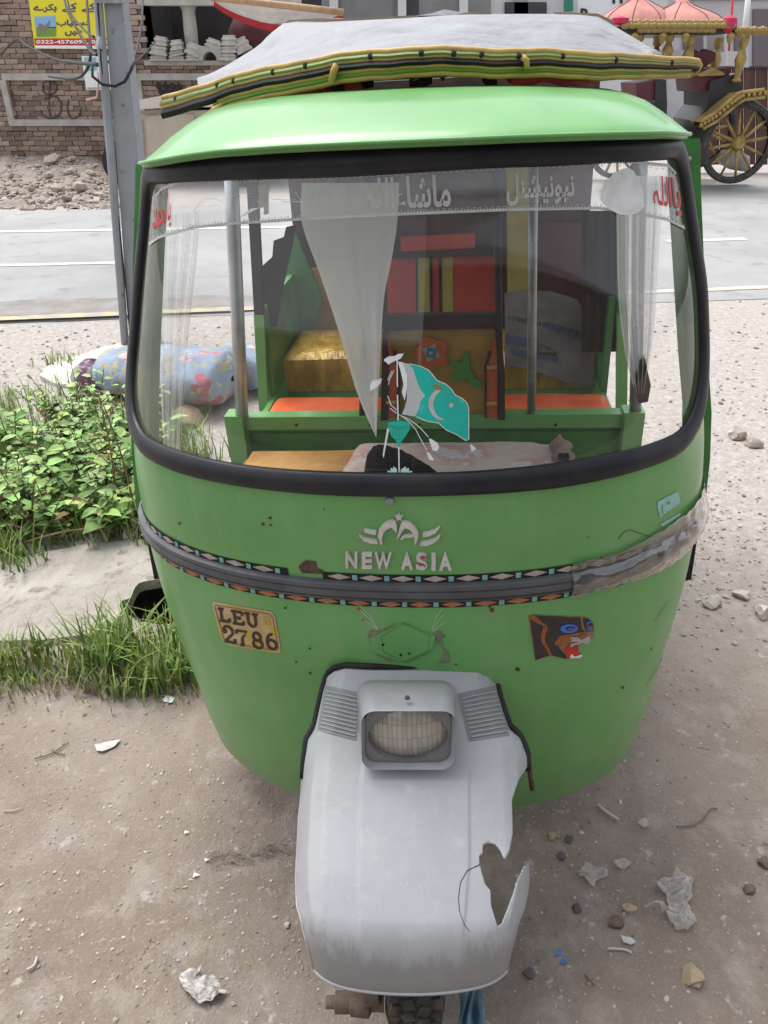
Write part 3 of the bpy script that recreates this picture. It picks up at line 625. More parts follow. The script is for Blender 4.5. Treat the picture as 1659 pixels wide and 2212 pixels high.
WIN = [(f, ztop(f, z)) for f, z in rrect(.83, 1.064, 1.537, .14, .085)]
WING = [(f, ztop(f, z)) for f, z in rrect(.845, 1.05, 1.552, .15, .09)]
def inside(f, z, poly):
    r = False; j = len(poly)-1
    for i in range(len(poly)):
        if (poly[i][1] > z) != (poly[j][1] > z) and f < (poly[j][0]-poly[i][0])*(z-poly[i][1])/(poly[j][1]-poly[i][1])+poly[i][0]: r = not r
        j = i
    return r
# nose / cowl panel
NF, NZ = 110, 116; z0, z1 = .20, 1.60
mb = MB(); keep = {}
for i in range(NF+1):
    for j in range(NZ+1):
        f = -1+2*i/NF; z = z0+(z1-z0)*j/NZ
        p = S(f, z)+sn(f, z)*(.0012*nz((f*3, z*3, 0), 1.3)+.0007*nz((f*9, z*9, 2), 1.)); keep[(i, j)] = len(mb.v); mb.v.append(p)
for i in range(NF):
    for j in range(NZ):
        if not inside(-1+2*(i+.5)/NF, z0+(z1-z0)*(j+.5)/NZ, WIN) and z0+(z1-z0)*(j+.5)/NZ < ztop(-1+2*(i+.5)/NF, 1.548):
            mb.f.append((keep[i, j], keep[i+1, j], keep[i+1, j+1], keep[i, j+1]))
b0 = len(mb.v)
for i in range(NF+1):                                  # folded lower rim
    f = -1+2*i/NF; q = S(f, z0); mb.v.append(q+Vector((-.02*f, .022, -.004)))
for i in range(NF): mb.f.append((keep[i, 0], b0+i, b0+i+1, keep[i+1, 0]))
NOSE_BVH = BVHTree.FromPolygons([tuple(v) for v in mb.v], mb.f)
GREENN = GREEN.copy(); GREENN.name = 'green_paint_dusty_below'
def dusty(m, zlo, zhi, col, amt):
    n = m.node_tree; k = n.links.new; p = n.nodes['Principled BSDF']; src = p.inputs['Base Color'].links[0].from_socket; t = n.nodes.new('ShaderNodeTexCoord'); sp = n.nodes.new('ShaderNodeSeparateXYZ'); k(t.outputs['Object'], sp.inputs[0])
    no = n.nodes.new('ShaderNodeTexNoise'); no.inputs['Scale'].default_value = 9; no.inputs['Detail'].default_value = 10; no.inputs['Roughness'].default_value = .75; k(t.outputs['Object'], no.inputs['Vector'])
    ad = n.nodes.new('ShaderNodeMath'); ad.operation = 'MULTIPLY_ADD'; ad.inputs[1].default_value = .35; k(no.outputs['Fac'], ad.inputs[0]); k(sp.outputs['Z'], ad.inputs[2])
    r = n.nodes.new('ShaderNodeMapRange'); r.interpolation_type = 'SMOOTHSTEP'; r.inputs[1].default_value = zhi+.175; r.inputs[2].default_value = zlo+.175; r.inputs[3].default_value = 0; r.inputs[4].default_value = amt; k(ad.outputs[0], r.inputs[0])
    x = n.nodes.new('ShaderNodeMix'); x.data_type = 'RGBA'; k(r.outputs[0], x.inputs[0]); k(src, x.inputs[6]); x.inputs[7].default_value = (*col, 1); k(x.outputs[2], p.inputs['Base Color'])
dusty(GREENN, .15, .40, (.20, .19, .12), .26)
def streaks(m, col, amt):
    n = m.node_tree; k = n.links.new; p = n.nodes['Principled BSDF']; src = p.inputs['Base Color'].links[0].from_socket; t = n.nodes.new('ShaderNodeTexCoord'); mp_ = n.nodes.new('ShaderNodeMapping'); mp_.inputs['Scale'].default_value = (30, 30, 1.4); k(t.outputs['Object'], mp_.inputs[0])
    no = n.nodes.new('ShaderNodeTexNoise'); no.inputs['Scale'].default_value = 1.; no.inputs['Detail'].default_value = 7; k(mp_.outputs[0], no.inputs['Vector']); r = n.nodes.new('ShaderNodeMapRange'); r.inputs[1].default_value = .5; r.inputs[2].default_value = .8; r.inputs[3].default_value = 0; r.inputs[4].default_value = amt; k(no.outputs['Fac'], r.inputs[0])
    fn = n.nodes.new('ShaderNodeTexNoise'); fn.inputs['Scale'].default_value = 70; fn.inputs['Detail'].default_value = 5; k(t.outputs['Object'], fn.inputs['Vector']); r2 = n.nodes.new('ShaderNodeMapRange'); r2.inputs[1].default_value = .62; r2.inputs[2].default_value = .72; r2.inputs[4].default_value = .35; k(fn.outputs['Fac'], r2.inputs[0])
    mxx = n.nodes.new('ShaderNodeMath'); mxx.operation = 'MAXIMUM'; k(r.outputs[0], mxx.inputs[0]); k(r2.outputs[0], mxx.inputs[1])
    x = n.nodes.new('ShaderNodeMix'); x.data_type = 'RGBA'; k(mxx.outputs[0], x.inputs[0]); k(src, x.inputs[6]); x.inputs[7].default_value = (*col, 1); k(x.outputs[2], p.inputs['Base Color'])
streaks(GREENN, (.22, .31, .18), .4)
nose = rp('front_panel', mb, GREENN, smooth=60)
# windscreen
gm = MB(); P = []
for i in range(81):
    f = -.975+1.95*i/80; P.append([S(f, lerp(1.045, 1.59, j/26)) for j in range(27)])
gm.grid(P)
gm.f = [q for q in gm.f if inside(sum(-.975+1.95*(k//27)/80 for k in q)/4, sum(gm.v[k].z for k in q)/4, WING)]
GL_BVH = BVHTree.FromPolygons([tuple(v) for v in gm.v], gm.f)
GLASS = see_through('windscreen_plastic', (.8, .82, .84), .006, rough=.03, gloss=1.25, ior=1.5, dust=(5., .05))
glass = rp('windscreen', gm, GLASS, smooth=True)
# rubber seal round the windscreen
mb = MB(); rings = []
path = [S2(f, z, .003) for f, z in WIN]; n_ = len(path)
for i in range(n_):
    f, z = WIN[i]; T = (path[(i+1) % n_]-path[i-1]).normalized(); N = sn(f, z); B = T.cross(N).normalized(); N = B.cross(T)
    if N.dot(sn(f, z)) < 0: N = -N
    wd = .0215+.0015*nz((f*4, z*4, 1), 1.)
    rings.append([path[i]+B*(wd*cos(a))+N*(.0125*sin(a)*(1 if sin(a) > 0 else .5)) for a in [2*pi*k/12 for k in range(12)]])
mb.grid(rings, closeu=True, closev=True); seal = rp('windscreen_seal', mb, RUBBER, smooth=True)

# ---- roof hood above the windscreen
mb = MB(); P = []
LIP = [(200, 366), (308, 352), (400, 336), (474, 326), (600, 317), (860, 306), (1118, 295), (1300, 289), (1440, 286), (1503, 290), (1600, 296)]
TOPH = [(200, 362), (300, 345), (312, 330), (335, 303), (370, 275), (430, 243), (500, 222), (600, 208), (720, 197), (860, 189), (1000, 185), (1150, 184), (1300, 190), (1390, 202), (1450, 228), (1490, 256), (1505, 280), (1600, 296)]
LIPf, TOPf = pl_line(LIP), pl_line(TOPH)
# (share of the way from lip to top edge in the picture, half width, depth, nose distance)
HOOD = [(-.13, .447, .335, 1.170), (-.10, .455, .345, 1.155), (0., .459, .35, 1.150), (.06, .459, .35, 1.153), (.22, .457, .35, 1.172), (.45, .447, .345, 1.205), (.68, .432, .335, 1.25), (.85, .41, .32, 1.30), (.96, .385, .30, 1.36), (1., .36, .26, 1.44)]
for (u, w_, D, yc) in HOOD:
    row = []; n = 2.7
    for i in range(71):
        t = pi*i/70; c, s = cos(t), sin(t); x = math.copysign(w_*abs(c)**(2/n), c)+.014; y = yc+D-D*abs(s)**(2/n)
        z = zfit(x, y, 1.58, lambda px: LIPf(px)+(TOPf(px)-LIPf(px))*u if u > 0 else LIPf(px)-u*110)
        row.append(Vector((x, y, z+.0010*nz((x*5, y*5, u), 1.))))
    row = [row[0]]+row+[row[-1]]
    P.append(row)
mb.grid(P); hood = rp('roof_hood', mb, GREEN, smooth=50)
# lip bead under the hood
mb = MB(); mb.tube([P[2][k]+Vector((0, -.001, 0)) for k in range(1, len(P[1])-1)], .003, 6); rp('drip_edge', mb, GREEN, hood, True)
# roof skin, inner lining
mb = MB(); Q = []
for i in range(13):
    u = -1+2*i/12; Q.append([(u*(.33+.2*min(1, j/5)), 1.62+j*.15, 1.585-.035*abs(u)**3) for j in range(11)])
mb.grid(Q); mb.grid([[Vector(q)-Vector((0, 0, .03)) for q in r] for r in Q]); rp('roof_skin', mb, DGREEN, smooth=True)
mb = MB()
for s in (-1, 1): mb.box((s*.43, 2.40, 1.535), (.04, 1.5, .05))
rp('roof_side_beam', mb, DGREEN)

# ---- door pillars and side flaps
for s, pts in ((-1, [(305, 352), (304, 420), (299, 560), (294, 760), (292, 900), (296, 980), (304, 1085)]), (1, [(1503, 296), (1506, 420), (1512, 560), (1521, 760), (1529, 880), (1526, 980), (1515, 1085)])):
    mb = MB(); path = [lat(x, y, 1.57) for x, y in pts]
    mb.grid([[p+Vector((0, -.03, 0)), p+Vector((-s*.045, -.03, 0)), p+Vector((-s*.045, .03, 0)), p+Vector((0, .03, 0))] for p in path], closev=True)
    pl = rp('door_pillar', mb, DGREEN)
    mb = MB(); mb.grid([[S(s, max(.86, min(1.545, p.z))), p+Vector((-s*.045, -.03, 0))] for p in path]); rp('door_jamb', mb, DGREEN, pl)
    for i in range(9):
        k = min(int((i+.5)/9*(len(path)-1)), len(path)-2); q = lerp(path[k], path[k+1], (i+.5)/9*(len(path)-1)-k)
        mb = MB(); mb.lathe([(0, .004), (.004, .002), (.005, 0)], 8, q+Vector((-s*.02, -.0305, 0)), Euler((pi/2, 0, 0)).to_matrix()); rp('rivet', mb, STEEL, pl)
    mb = MB(); a = [(309, 1118), (318, 1118), (348, 1250), (333, 1252)] if s < 0 else [(1504, 1120), (1513, 1118), (1493, 1252), (1476, 1256)]
    q = [lat(x, y, 1.56) for x, y in a]
    mb.add(q+[v+Vector((0, .012, 0)) for v in q], [(0, 1, 2, 3), (7, 6, 5, 4), (0, 4, 5, 1), (1, 5, 6, 2), (2, 6, 7, 3), (3, 7, 4, 0)]); rp('side_flap', mb, BLACK)

# ---- lower sides, floor, rear (mostly hidden)
for s in (-1, 1):
    mb = MB(); P = []
    for j in range(5):
        z = .24+.16*j/4; w_, D, n, yc = sec(z); P.append([(s*w_, yc+D+.005, z), (s*.56, 1.9, z), (s*.56, 2.06, z)])
    mb.grid(P); mb.grid([[Vector(q)-Vector((s*.012, 0, 0)) for q in r] for r in P]); rp('door_sill', mb, GREEN, smooth=True)
    mb = MB(); mb.box((s*.58, 2.60, .44), (.02, 1.06, .42)); rp('side_panel', mb, GREEN)
mb = MB(); mb.box((0, 2.3, .27), (.86, 1.6, .03)); rp('floor_plate', mb, DGREEN)

# ---- cabin
SEATZ = .72
mb = MB(); P = []
q0, q1 = latz(522, 969, SEATZ), latz(1215, 955, SEATZ)
xa, xb = q0.x, q1.x
for i in range(25):
    u = i/24; x = lerp(xa, xb, u); row = []
    for j in range(15):
        v = j/14; y = lerp(1.56, 1.99, v); e = min(u, 1-u)*24; g = min(v, 1-v)*14
        row.append(Vector((x-.012*(1-v)*(1 if u < .5 else -1), y, SEATZ-.05*max(0, 1-e)**2-.05*max(0, 1-g)**2+.006*nz((x*4, y*4, 0), 1.))))
    P.append(row)
mb.grid(P); mb.box(((xa+xb)/2, 1.775, SEATZ-.09), (xb-xa-.005, .42, .10)); seat = rp('driver_seat', mb, TAN, smooth=40)
PY = 2.02
L0, L1 = lat(490, 899, PY), lat(1388, 896, PY); zt = (L0.z+L1.z)/2
mb = MB(); mb.box(((L0.x+L1.x)/2, PY+.02, zt-.02), (L1.x-L0.x, .045, .04)); prail = rp('partition_rail', mb, GREEN)
mb = MB(); mb.box(((L0.x+L1.x)/2, PY+.032, zt-.24), (L1.x-L0.x-.02, .012, .40))
for k in range(3): mb.box(((L0.x+L1.x)/2, PY+.024, zt-.075-.075*k), (L1.x-L0.x-.08, .006, .028))
rp('partition_panel', mb, DGREEN)
for q, s in ((L0, 1), (L1, -1)):
    mb = MB(); mb.box((q.x+s*.025, PY+.01, zt-.2), (.055, .06, .42)); mb.box((q.x+s*.045, PY-.022, zt-.2), (.012, .006, .4)); rp('partition_post', mb, GREEN)
for px in (800, 640, 905, 1010, 1200, 1350):
    p = lat(px, 918, PY-.003); mb = MB(); mb.lathe([(0, .003), (.004, .002), (.005, 0)], 8, (p.x, PY-.003, p.z), Euler((pi/2, 0, 0)).to_matrix()); rp('partition_bolt', mb, BLACK, prail)
# driver's backrest with painted flower
BY = 2.035
def bk(x, y, h=0.): return lat(x, y, BY-h)
mb = MB(); mb.prism([(832, 700), (1076, 698), (1068, 790), (1075, 898), (836, 900), (840, 800)], lambda x, y, h: lat(x, y, BY)+Vector((0, h, 0)), 0., .04)
BACKG = pm('gold_brown_panel', (.33, .19, .035), .45, col2=(.24, .135, .027), nscale=9)
brest = rp('driver_backrest', mb, BACKG)
def flat(name, polys, mat, h, parent=None, th=.004):
    for pl in polys:
        mb = MB(); mb.prism(pl, lambda x, y, hh: lat(x, y, BY)+Vector((0, -hh, 0)), h-th, h); rp(name, mb, mat, parent or brest)
flat('backrest_top', [[(828, 680), (1078, 676), (1080, 706), (829, 712)]], BROWN, .012, th=.03)
OR2 = pm('orange_paint', (.50, .10, .03), .45, col2=(.38, .07, .02), nscale=12)
flat('side_pillow', [[(836, 716), (850, 760), (862, 790), (858, 850), (856, 896), (838, 898)], [(1074, 716), (1062, 760), (1050, 790), (1052, 850), (1050, 896), (1074, 897)]], OR2, .02, th=.02)
flat('side_pillow_edge', [[(828, 712), (838, 712), (842, 800), (840, 900), (824, 902)], [(1070, 712), (1082, 708), (1090, 800), (1090, 900), (1075, 900), (1074, 800)], [(851, 757), (856, 757), (866, 790), (863, 896), (858, 896), (860, 800)], [(1059, 757), (1056, 757), (1046, 790), (1047, 896), (1051, 896), (1050, 800)]], BROWN, .024, th=.02)
flat('side_pillow_band', [[(836, 860), (858, 858), (858, 864), (836, 866)], [(1051, 784), (1073, 782), (1073, 789), (1051, 791)], [(1050, 862), (1073, 860), (1073, 867), (1050, 869)]], YPIPE, .026)
def petals(cx, cy, r, n, rough, rot=0.):
    out = []
    for i in range(48):
        a = 2*pi*i/48; q = r*(1+rough*abs(sin(n*a/2+rot))-rough*.3); out.append((cx+q*cos(a), cy+q*sin(a)*.92))
    return out
flat('painted_flower', [petals(932, 760, 32, 5, .3)], OR2, .009)
flat('painted_flower_star', [[(932+22*(1 if k % 2 == 0 else .62)*cos(k*pi/4+.4), 759+22*(1 if k % 2 == 0 else .62)*sin(k*pi/4+.4)) for k in range(8)]], pm('pale_green_paint', (.25, .30, .18), .5), .0125)
flat('painted_flower_centre', [[(932+14*cos(k*pi/2+.95), 759+14*sin(k*pi/2+.95)) for k in range(4)]], pm('blue_paint', (.04, .12, .25), .5), .016)
mb = MB(); p = lat(932, 759, BY); mb.lathe([(0, .006), (.006, .003), (.007, 0)], 10, p+Vector((0, -.016, 0)), Euler((pi/2, 0, 0)).to_matrix()); rp('flower_stud', mb, STEEL, brest)
flat('painted_leaf', [[(1005, 758), (1012, 757), (1015, 790), (1024, 815), (1040, 822), (1038, 838), (1022, 836), (1008, 815), (990, 822), (972, 812), (985, 800), (972, 785), (980, 775), (995, 783)]], DGREEN, .008)
# stanchions (poles) in the cabin
def pole(pts, y, r, mat, name='stanchion'):
    mb = MB(); mb.tube([lat(x, yy, y) for x, yy in pts], r, 10); return rp(name, mb, mat, smooth=True)
pole([(497, 330), (504, 480), (514, 700), (523, 905)], PY, .019, pm('pale_steel_tube', (.5, .52, .55), .3, metal=.5, col2=(.38, .39, .41), nscale=12))
pole([(793, 330), (791, 500), (786, 760), (782, 905)], PY+.01, .009, BROWN)
pole([(1072, 330), (1076, 600), (1080, 900)], PY+.01, .010, BROWN)
pole([(1152, 330), (1150, 600), (1148, 890)], PY+.01, .012, STEEL)
pole([(1385, 330), (1380, 560), (1372, 905)], PY, .016, STEEL)
# jump seat, rear bench
def cushion(name, x0, x1, y0, y1, ztop, th, mat, parent=None, lump=.008, r=.03):
    mb = MB(); P = []; nx, ny = 22, 12
    for i in range(nx+1):
        row = []
        for j in range(ny+1):
            u, v = i/nx, j/ny; x = lerp(x0, x1, u); y = lerp(y0, y1, v)
            e = min(min(u, 1-u)*(x1-x0), min(v, 1-v)*(y1-y0)); d = max(0, 1-e/r)
            row.append(Vector((x, y, ztop-r*.7*d*d+lump*nz((x*5, y*6, ztop*9), 1.))))
        P.append(row)
    mb.grid(P); B = [[Vector((q.x, q.y, ztop-th)) for q in r_] for r_ in P]; mb.grid(B)
    for e0, e1 in ((P[0], B[0]), (P[-1], B[-1]), ([r_[0] for r_ in P], [r_[0] for r_ in B]), ([r_[-1] for r_ in P], [r_[-1] for r_ in B])):
        M = [[lerp(a, b, k/4)+Vector(((.004 if k in (1, 2, 3) else 0)*nz(a*9, 1., k), -.006*(k in (1, 2, 3)), 0)) for k in range(5)] for a, b in zip(e0, e1)]; mb.grid(M)
    return rp(name, mb, mat, parent, smooth=50)
a, b = lat(575, 880, 2.4), lat(1322, 880, 2.4)
cushion('jump_seat_cushion', a.x, lat(826, 880, 2.4).x, 2.16, 2.54, .668, .07, ORANGE)
cushion('jump_seat_cushion', lat(1082, 880, 2.4).x, b.x, 2.16, 2.54, .672, .07, ORANGE)
mb = MB(); mb.box(((a.x+b.x)/2, 2.35, .545), (b.x-a.x, .36, .06)); rp('jump_seat_board', mb, DGREEN)
g0, g1 = lat(606, 760, 2.74), lat(1290, 760, 2.74)
cushion('rear_bench_cushion', g0.x, lat(826, 760, 2.74).x, 2.74, 3.08, .752, .15, GOLD, lump=.012)
cushion('rear_bench_cushion', lat(1090, 760, 2.74).x, g1.x, 2.74, 3.08, .752, .15, GOLD, lump=.012)
mb = MB(); mb.box(((g0.x+g1.x)/2, 2.77, .57), (g1.x-g0.x, .04, .055)); rp('rear_bench_beam', mb, GREEN)
for px in (700, 1190):
    mb = MB(); p = lat(px, 880, 2.77); mb.box((p.x, 2.77, .42), (.04, .03, .26)); rp('rear_bench_leg', mb, GREEN)
# rear wall with painted panels
RY = 3.12
def rw(x, y, h=0.): return lat(x, y, RY-h)
x0_, x1_ = max(-.57, lat(560, 500, RY).x), min(.57, lat(1345, 500, RY).x)
mb = MB(); mb.box(((x0_+x1_)/2, RY+.02, 1.12), (x1_-x0_, .03, 1.0)); rwall = rp('rear_wall', mb, MAROON)
def rflat(name, polys, mat, h, th=.008):
    for pl in polys:
        mb = MB(); mb.prism(pl, lambda x, y, hh: lat(x, y, RY)+Vector((0, -hh, 0)), h-th, h); rp(name, mb, mat, rwall)
rflat('red_backrest', [[(838, 548), (1066, 540), (1070, 742), (838, 744)]], REDV, .03, .03)
rflat('backrest_stripe', [[(903, 545), (928, 544), (930, 740), (905, 741)], [(955, 543), (978, 542), (980, 738), (957, 739)]], OLIVE, .034)
rflat('backrest_stripe_edge', [[(929, 545), (934, 545), (936, 740), (931, 740)], [(948, 540), (954, 540), (956, 740), (950, 740)], [(899, 546), (902, 546), (904, 741), (901, 741)]], BLACK, .037)
rflat('backrest_crossbeam', [[(838, 520), (1062, 512), (1064, 545), (838, 552)]], BROWN, .06, .05)
rflat('red_name_board', [[(868, 505), (1026, 497), (1027, 528), (869, 536)]], REDV, .066)
rflat('yellow_post', [[(1092, 330), (1140, 330), (1143, 760), (1096, 762)]], OLIVE, .10, .06)
rflat('maroon_backrest', [[(1160, 480), (1258, 480), (1262, 740), (1162, 742)]], pm('dull_maroon_vinyl', (.10, .03, .032), .55), .03, .03)
rflat('gold_backrest', [[(640, 585), (762, 560), (768, 745), (612, 748), (612, 690)]], BACKG, .035, .03)
rflat('green_side_board', [[(588, 700), (640, 490), (700, 640), (668, 742), (590, 742)]], DGREEN, .05, .02)
# side walls of the passenger box and ragged dark side cloths
for s, px, pt in ((-1, 572, 548), (1, 1342, 1346)):
    mb = MB(); A, B = lat(px, 885, 2.56), lat(pt, 440, 2.56); mb.tube([A-Vector((0, 0, .2)), A, lerp(A, B, .5)], .024, 4, up=(1, 1, 0)); rp('passenger_post', mb, GREEN)
    mb = MB(); mb.tube([lerp(A, B, .5), B, B+(B-A)*.1], .022, 4, up=(1, 1, 0)); rp('passenger_post', mb, BROWN if s < 0 else DGREEN)
for s, px in ((-1, 566), (1, 1346)):
    mb = MB(); xx = lat(px, 760, 2.56).x; mb.box((s*min(abs(xx)+.015, .585), 2.85, .72), (.02, .56, .5)); rp('passenger_side_board', mb, DGREEN)
mb = MB(); pl = [(560, 340), (640, 345), (642, 488), (618, 490), (612, 512), (592, 520), (588, 545), (570, 562), (560, 620), (562, 700), (600, 705), (640, 490), (660, 345)]
pl = [(556, 690), (560, 610), (566, 575), (588, 555), (591, 520), (613, 512), (618, 490), (640, 486), (630, 540), (612, 620), (598, 705), (575, 708)]
mb.prism(pl, lambda x, y, h: lat(x, y, 2.62)+Vector((0, h, 0)), 0, .004); rp('ragged_side_cloth', mb, BROWN)
mb = MB(); P = []
for i in range(15):
    u = i/14; P.append([lat(lerp(1256, 1336, u)+(3*sin(u*19)), lerp(455, 760, v), 2.62+.015*sin(u*22+v)) for v in [k/9 for k in range(10)]])
mb.grid(P); rp('brown_side_cloth', mb, BROWN, smooth=True)
# ---- marks laid on the curved front panel / windscreen
def cast(bvh, px, py, off):
    o, d = lray(px, py); hit = bvh.ray_cast(o, d)
    if hit[0] is None: 
        q = o+d*(1.25/d.y); hit = bvh.find_nearest(q)
    n = hit[1]
    if n.dot(d) > 0: n = -n
    return hit[0]+n*off
def fine(polys, maxlen):
    """outline polygons -> triangles small enough to follow the panel"""
    vs, fs = [], []
    for pl in polys:
        b = len(vs); vs += [tuple(p) for p in pl]; fs += [tuple(b+i for i in t) for t in tessellate_polygon([[Vector((x, y, 0)) for x, y in pl]])]
    for _ in range(6):
        mid = {}; out = []
        def cut(i, j):
            k = (min(i, j), max(i, j))
            if k not in mid:
                if (vs[i][0]-vs[j][0])**2+(vs[i][1]-vs[j][1])**2 > maxlen*maxlen:
                    mid[k] = len(vs); vs.append(((vs[i][0]+vs[j][0])/2, (vs[i][1]+vs[j][1])/2))
                else: mid[k] = None
            return mid[k]
        for a_, b_, c_ in fs:
            p, q, r = cut(a_, b_), cut(b_, c_), cut(c_, a_); n = sum(x is not None for x in (p, q, r))
            if n == 0: out.append((a_, b_, c_))
            elif n == 3: out += [(a_, p, r), (p, b_, q), (r, q, c_), (p, q, r)]
            else:
                ring = [a_]+([p] if p is not None else [])+[b_]+([q] if q is not None else [])+[c_]+([r] if r is not None else [])
                st = next(i for i, v in enumerate(ring) if v in (p, q, r)); ring = ring[st:]+ring[:st]
                out += [(ring[0], ring[i], ring[i+1]) for i in range(1, len(ring)-1)]
        if len(out) == len(fs): break
        fs = out
    return vs, fs
def decal(name, polys, mat, off, bvh=NOSE_BVH, parent=None, thick=0., maxlen=22.):
    first = None
    for pl in polys:
        vs, fs = fine([pl], maxlen); mb = MB(); mb.add([cast(bvh, x, y, off) for x, y in vs], fs)
        o = rp(name, mb, mat, parent); first = first or o
        if thick: md = o.modifiers.new('thickness', 'SOLIDIFY'); md.thickness = thick; md.offset = 0
    return first
def Z(x0, y0, x1, W):
    k = (x1-x0)/W
    return lambda x, y: ((x0+x*k)*.67770, (y0+y*k)*.67770)
def zp(z, pts): return [z(*p) for p in pts]
def circle(cx, cy, r, n=12, ry=None): return [(cx+r*cos(2*pi*k/n), cy+(ry or r)*sin(2*pi*k/n)) for k in range(n)]
def star(cx, cy, r, k=.42, n=5, a0=-pi/2): return [(cx+r*(1 if i % 2 == 0 else k)*cos(a0+pi*i/n), cy+r*(1 if i % 2 == 0 else k)*sin(a0+pi*i/n)) for i in range(2*n)]
def stroke(pts, w0, w1=None):
    pts = [Vector((*p, 0)) for p in pts]; a, b = [], []; w1 = w0 if w1 is None else w1
    for i, p in enumerate(pts):
        t = (pts[min(i+1, len(pts)-1)]-pts[max(i-1, 0)]).normalized(); n = Vector((-t.y, t.x, 0)); ww = lerp(w0, w1, i/(len(pts)-1))/2
        a.append((p.x+n.x*ww, p.y+n.y*ww)); b.append((p.x-n.x*ww, p.y-n.y*ww))
    return a+b[::-1]
EMB = pm('chipped_white_paint', (.60, .57, .545), .5, col2=(.50, .47, .44), nscale=60, col3=(.18, .33, .13), n3scale=70, n3lo=.66, n3hi=.69)
# emblem and maker's lettering, raised from the panel
z5 = Z(1080, 1600, 1480, 1659)
em = decal('emblem', [zp(z5, q) for q in (
    [(520, 430), (535, 350), (590, 280), (650, 240), (720, 222), (752, 240), (770, 300), (768, 385), (730, 345), (695, 312), (640, 335), (595, 385), (575, 450), (575, 545), (545, 510)],
    [(765, 488), (800, 340), (832, 240), (880, 235), (950, 262), (1020, 320), (1052, 400), (1045, 470), (1005, 548), (1002, 470), (985, 400), (940, 340), (880, 318), (850, 345), (820, 400)],
    [(815, 465), (850, 420), (920, 410), (988, 408), (985, 442), (920, 445), (860, 452), (835, 476)],
    [(338, 345), (440, 362), (498, 365), (496, 408), (430, 398), (360, 378)], [(272, 420), (360, 462), (440, 478), (512, 485), (518, 528), (430, 522), (340, 490)],
    [(1335, 310), (1270, 352), (1180, 382), (1110, 392), (1110, 437), (1190, 428), (1280, 385)], [(1340, 405), (1270, 460), (1170, 495), (1085, 508), (1072, 552), (1160, 555), (1260, 515), (1325, 450)],
)]+[[z5(*p) for p in star(797, 182, 58)]], EMB, .003, thick=.006, maxlen=9)
for ch, x0c, x1c in (('N', 95, 250), ('E', 310, 445), ('W', 480, 698), ('A', 825, 980), ('S', 1022, 1168), ('I', 1225, 1280), ('A', 1325, 1490)):
    q = [z5(x0c, 650+.012*x0c), z5(x1c, 650+.012*x1c), z5(x1c, 850+.025*x0c), z5(x0c, 850+.025*x0c)]
    mb = quad_text(ch, q, lambda x, y: cast(NOSE_BVH, x, y, .003), bold=.035, res=4)
    o = rp('raised_letter', mb, EMB); md = o.modifiers.new('thickness', 'SOLIDIFY'); md.thickness = .006; md.offset = 0
REDP = pm('red_print', (.55, .02, .025), .45, col2=(.42, .015, .02), nscale=50)
decal('red_paint_trace', [zp(z5, [(1075, 690), (1120, 678), (1160, 700), (1160, 720), (1110, 700), (1080, 712)]), zp(z5, [(1070, 770), (1130, 790), (1150, 815), (1140, 835), (1110, 805), (1070, 785)])], REDP, .0068, maxlen=8)
# number sticker
CREAM = pm('aged_cream_sticker', (.50, .40, .24), .5, col2=(.42, .30, .12), nscale=14, nlo=.4, nhi=.6, col3=(.45, .32, .04), n3scale=22, n3lo=.55, n3hi=.62)
z1_ = Z(400, 1550, 1300, 1659)
ns = decal('number_sticker', [zp(z1_, [(512, 690), (520, 677), (535, 678), (860, 735), (880, 765), (915, 955), (910, 972), (890, 977), (620, 935), (570, 900), (545, 830)])], CREAM, .0012)
decal('sticker_border', [stroke(zp(z1_, [(527, 694), (850, 748), (868, 772), (900, 950), (890, 962), (628, 922), (580, 893), (527, 700)]), 1.6)], pm('dull_red_print', (.25, .06, .04), .5), .002, maxlen=14)
INK = pm('dark_brown_ink', (.035, .022, .012), .55, col2=(.10, .06, .02), nscale=60, nlo=.6, nhi=.7)
def glyph(strokes, x0, y0, w_, h_, sx, sy, lw):
    """slab letters drawn with strokes in a unit box, sheared onto the sticker"""
    out = []
    for st in strokes:
        pts = [(x0+px*w_+sx*py*h_, y0+py*h_+sy*px*w_) for px, py in st]; out.append(stroke(zp(z1_, pts), lw))
    return out
def arcp(cx, cy, rx, ry, a0, a1, n=12): return [(cx+rx*cos(radians(lerp(a0, a1, i/n))), cy+ry*sin(radians(lerp(a0, a1, i/n)))) for i in range(n+1)]
G = {'L': [[(.25, 0), (.25, 1)], [(0, .03), (.55, .03)], [(0, .97), (1, .97)], [(.97, .68), (.97, 1)]],
     'E': [[(.25, 0), (.25, 1)], [(0, .03), (1, .03)], [(0, .97), (1, .97)], [(.25, .5), (.7, .5)], [(.97, 0), (.97, .28)], [(.97, .7), (.97, 1)], [(.68, .36), (.68, .64)]],
     'U': [[(.22, 0), (.22, .65)]+arcp(.5, .65, .28, .32, 180, 0)+[(.78, .65), (.78, 0)], [(0, .03), (.44, .03)], [(.56, .03), (1, .03)]],
     '2': [arcp(.5, .3, .38, .28, 190, 360)+[(.85, .45), (.1, .95)], [(.08, .95), (1, .95)], [(.97, .72), (.97, 1)], arcp(.22, .33, .08, .08, 0, 360, 8)],
     '7': [[(0, .05), (.95, .05), (.5, .5), (.4, 1)], [(.04, .02), (.04, .28)], [(.2, .98), (.62, .98)]],
     '8': [arcp(.5, .27, .3, .25, 0, 360, 18), arcp(.5, .74, .38, .25, 0, 360, 18)],
     '6': [arcp(.5, .68, .36, .29, 0, 360, 18), arcp(.6, .62, .46, .6, 180, 280)]}
pol = []
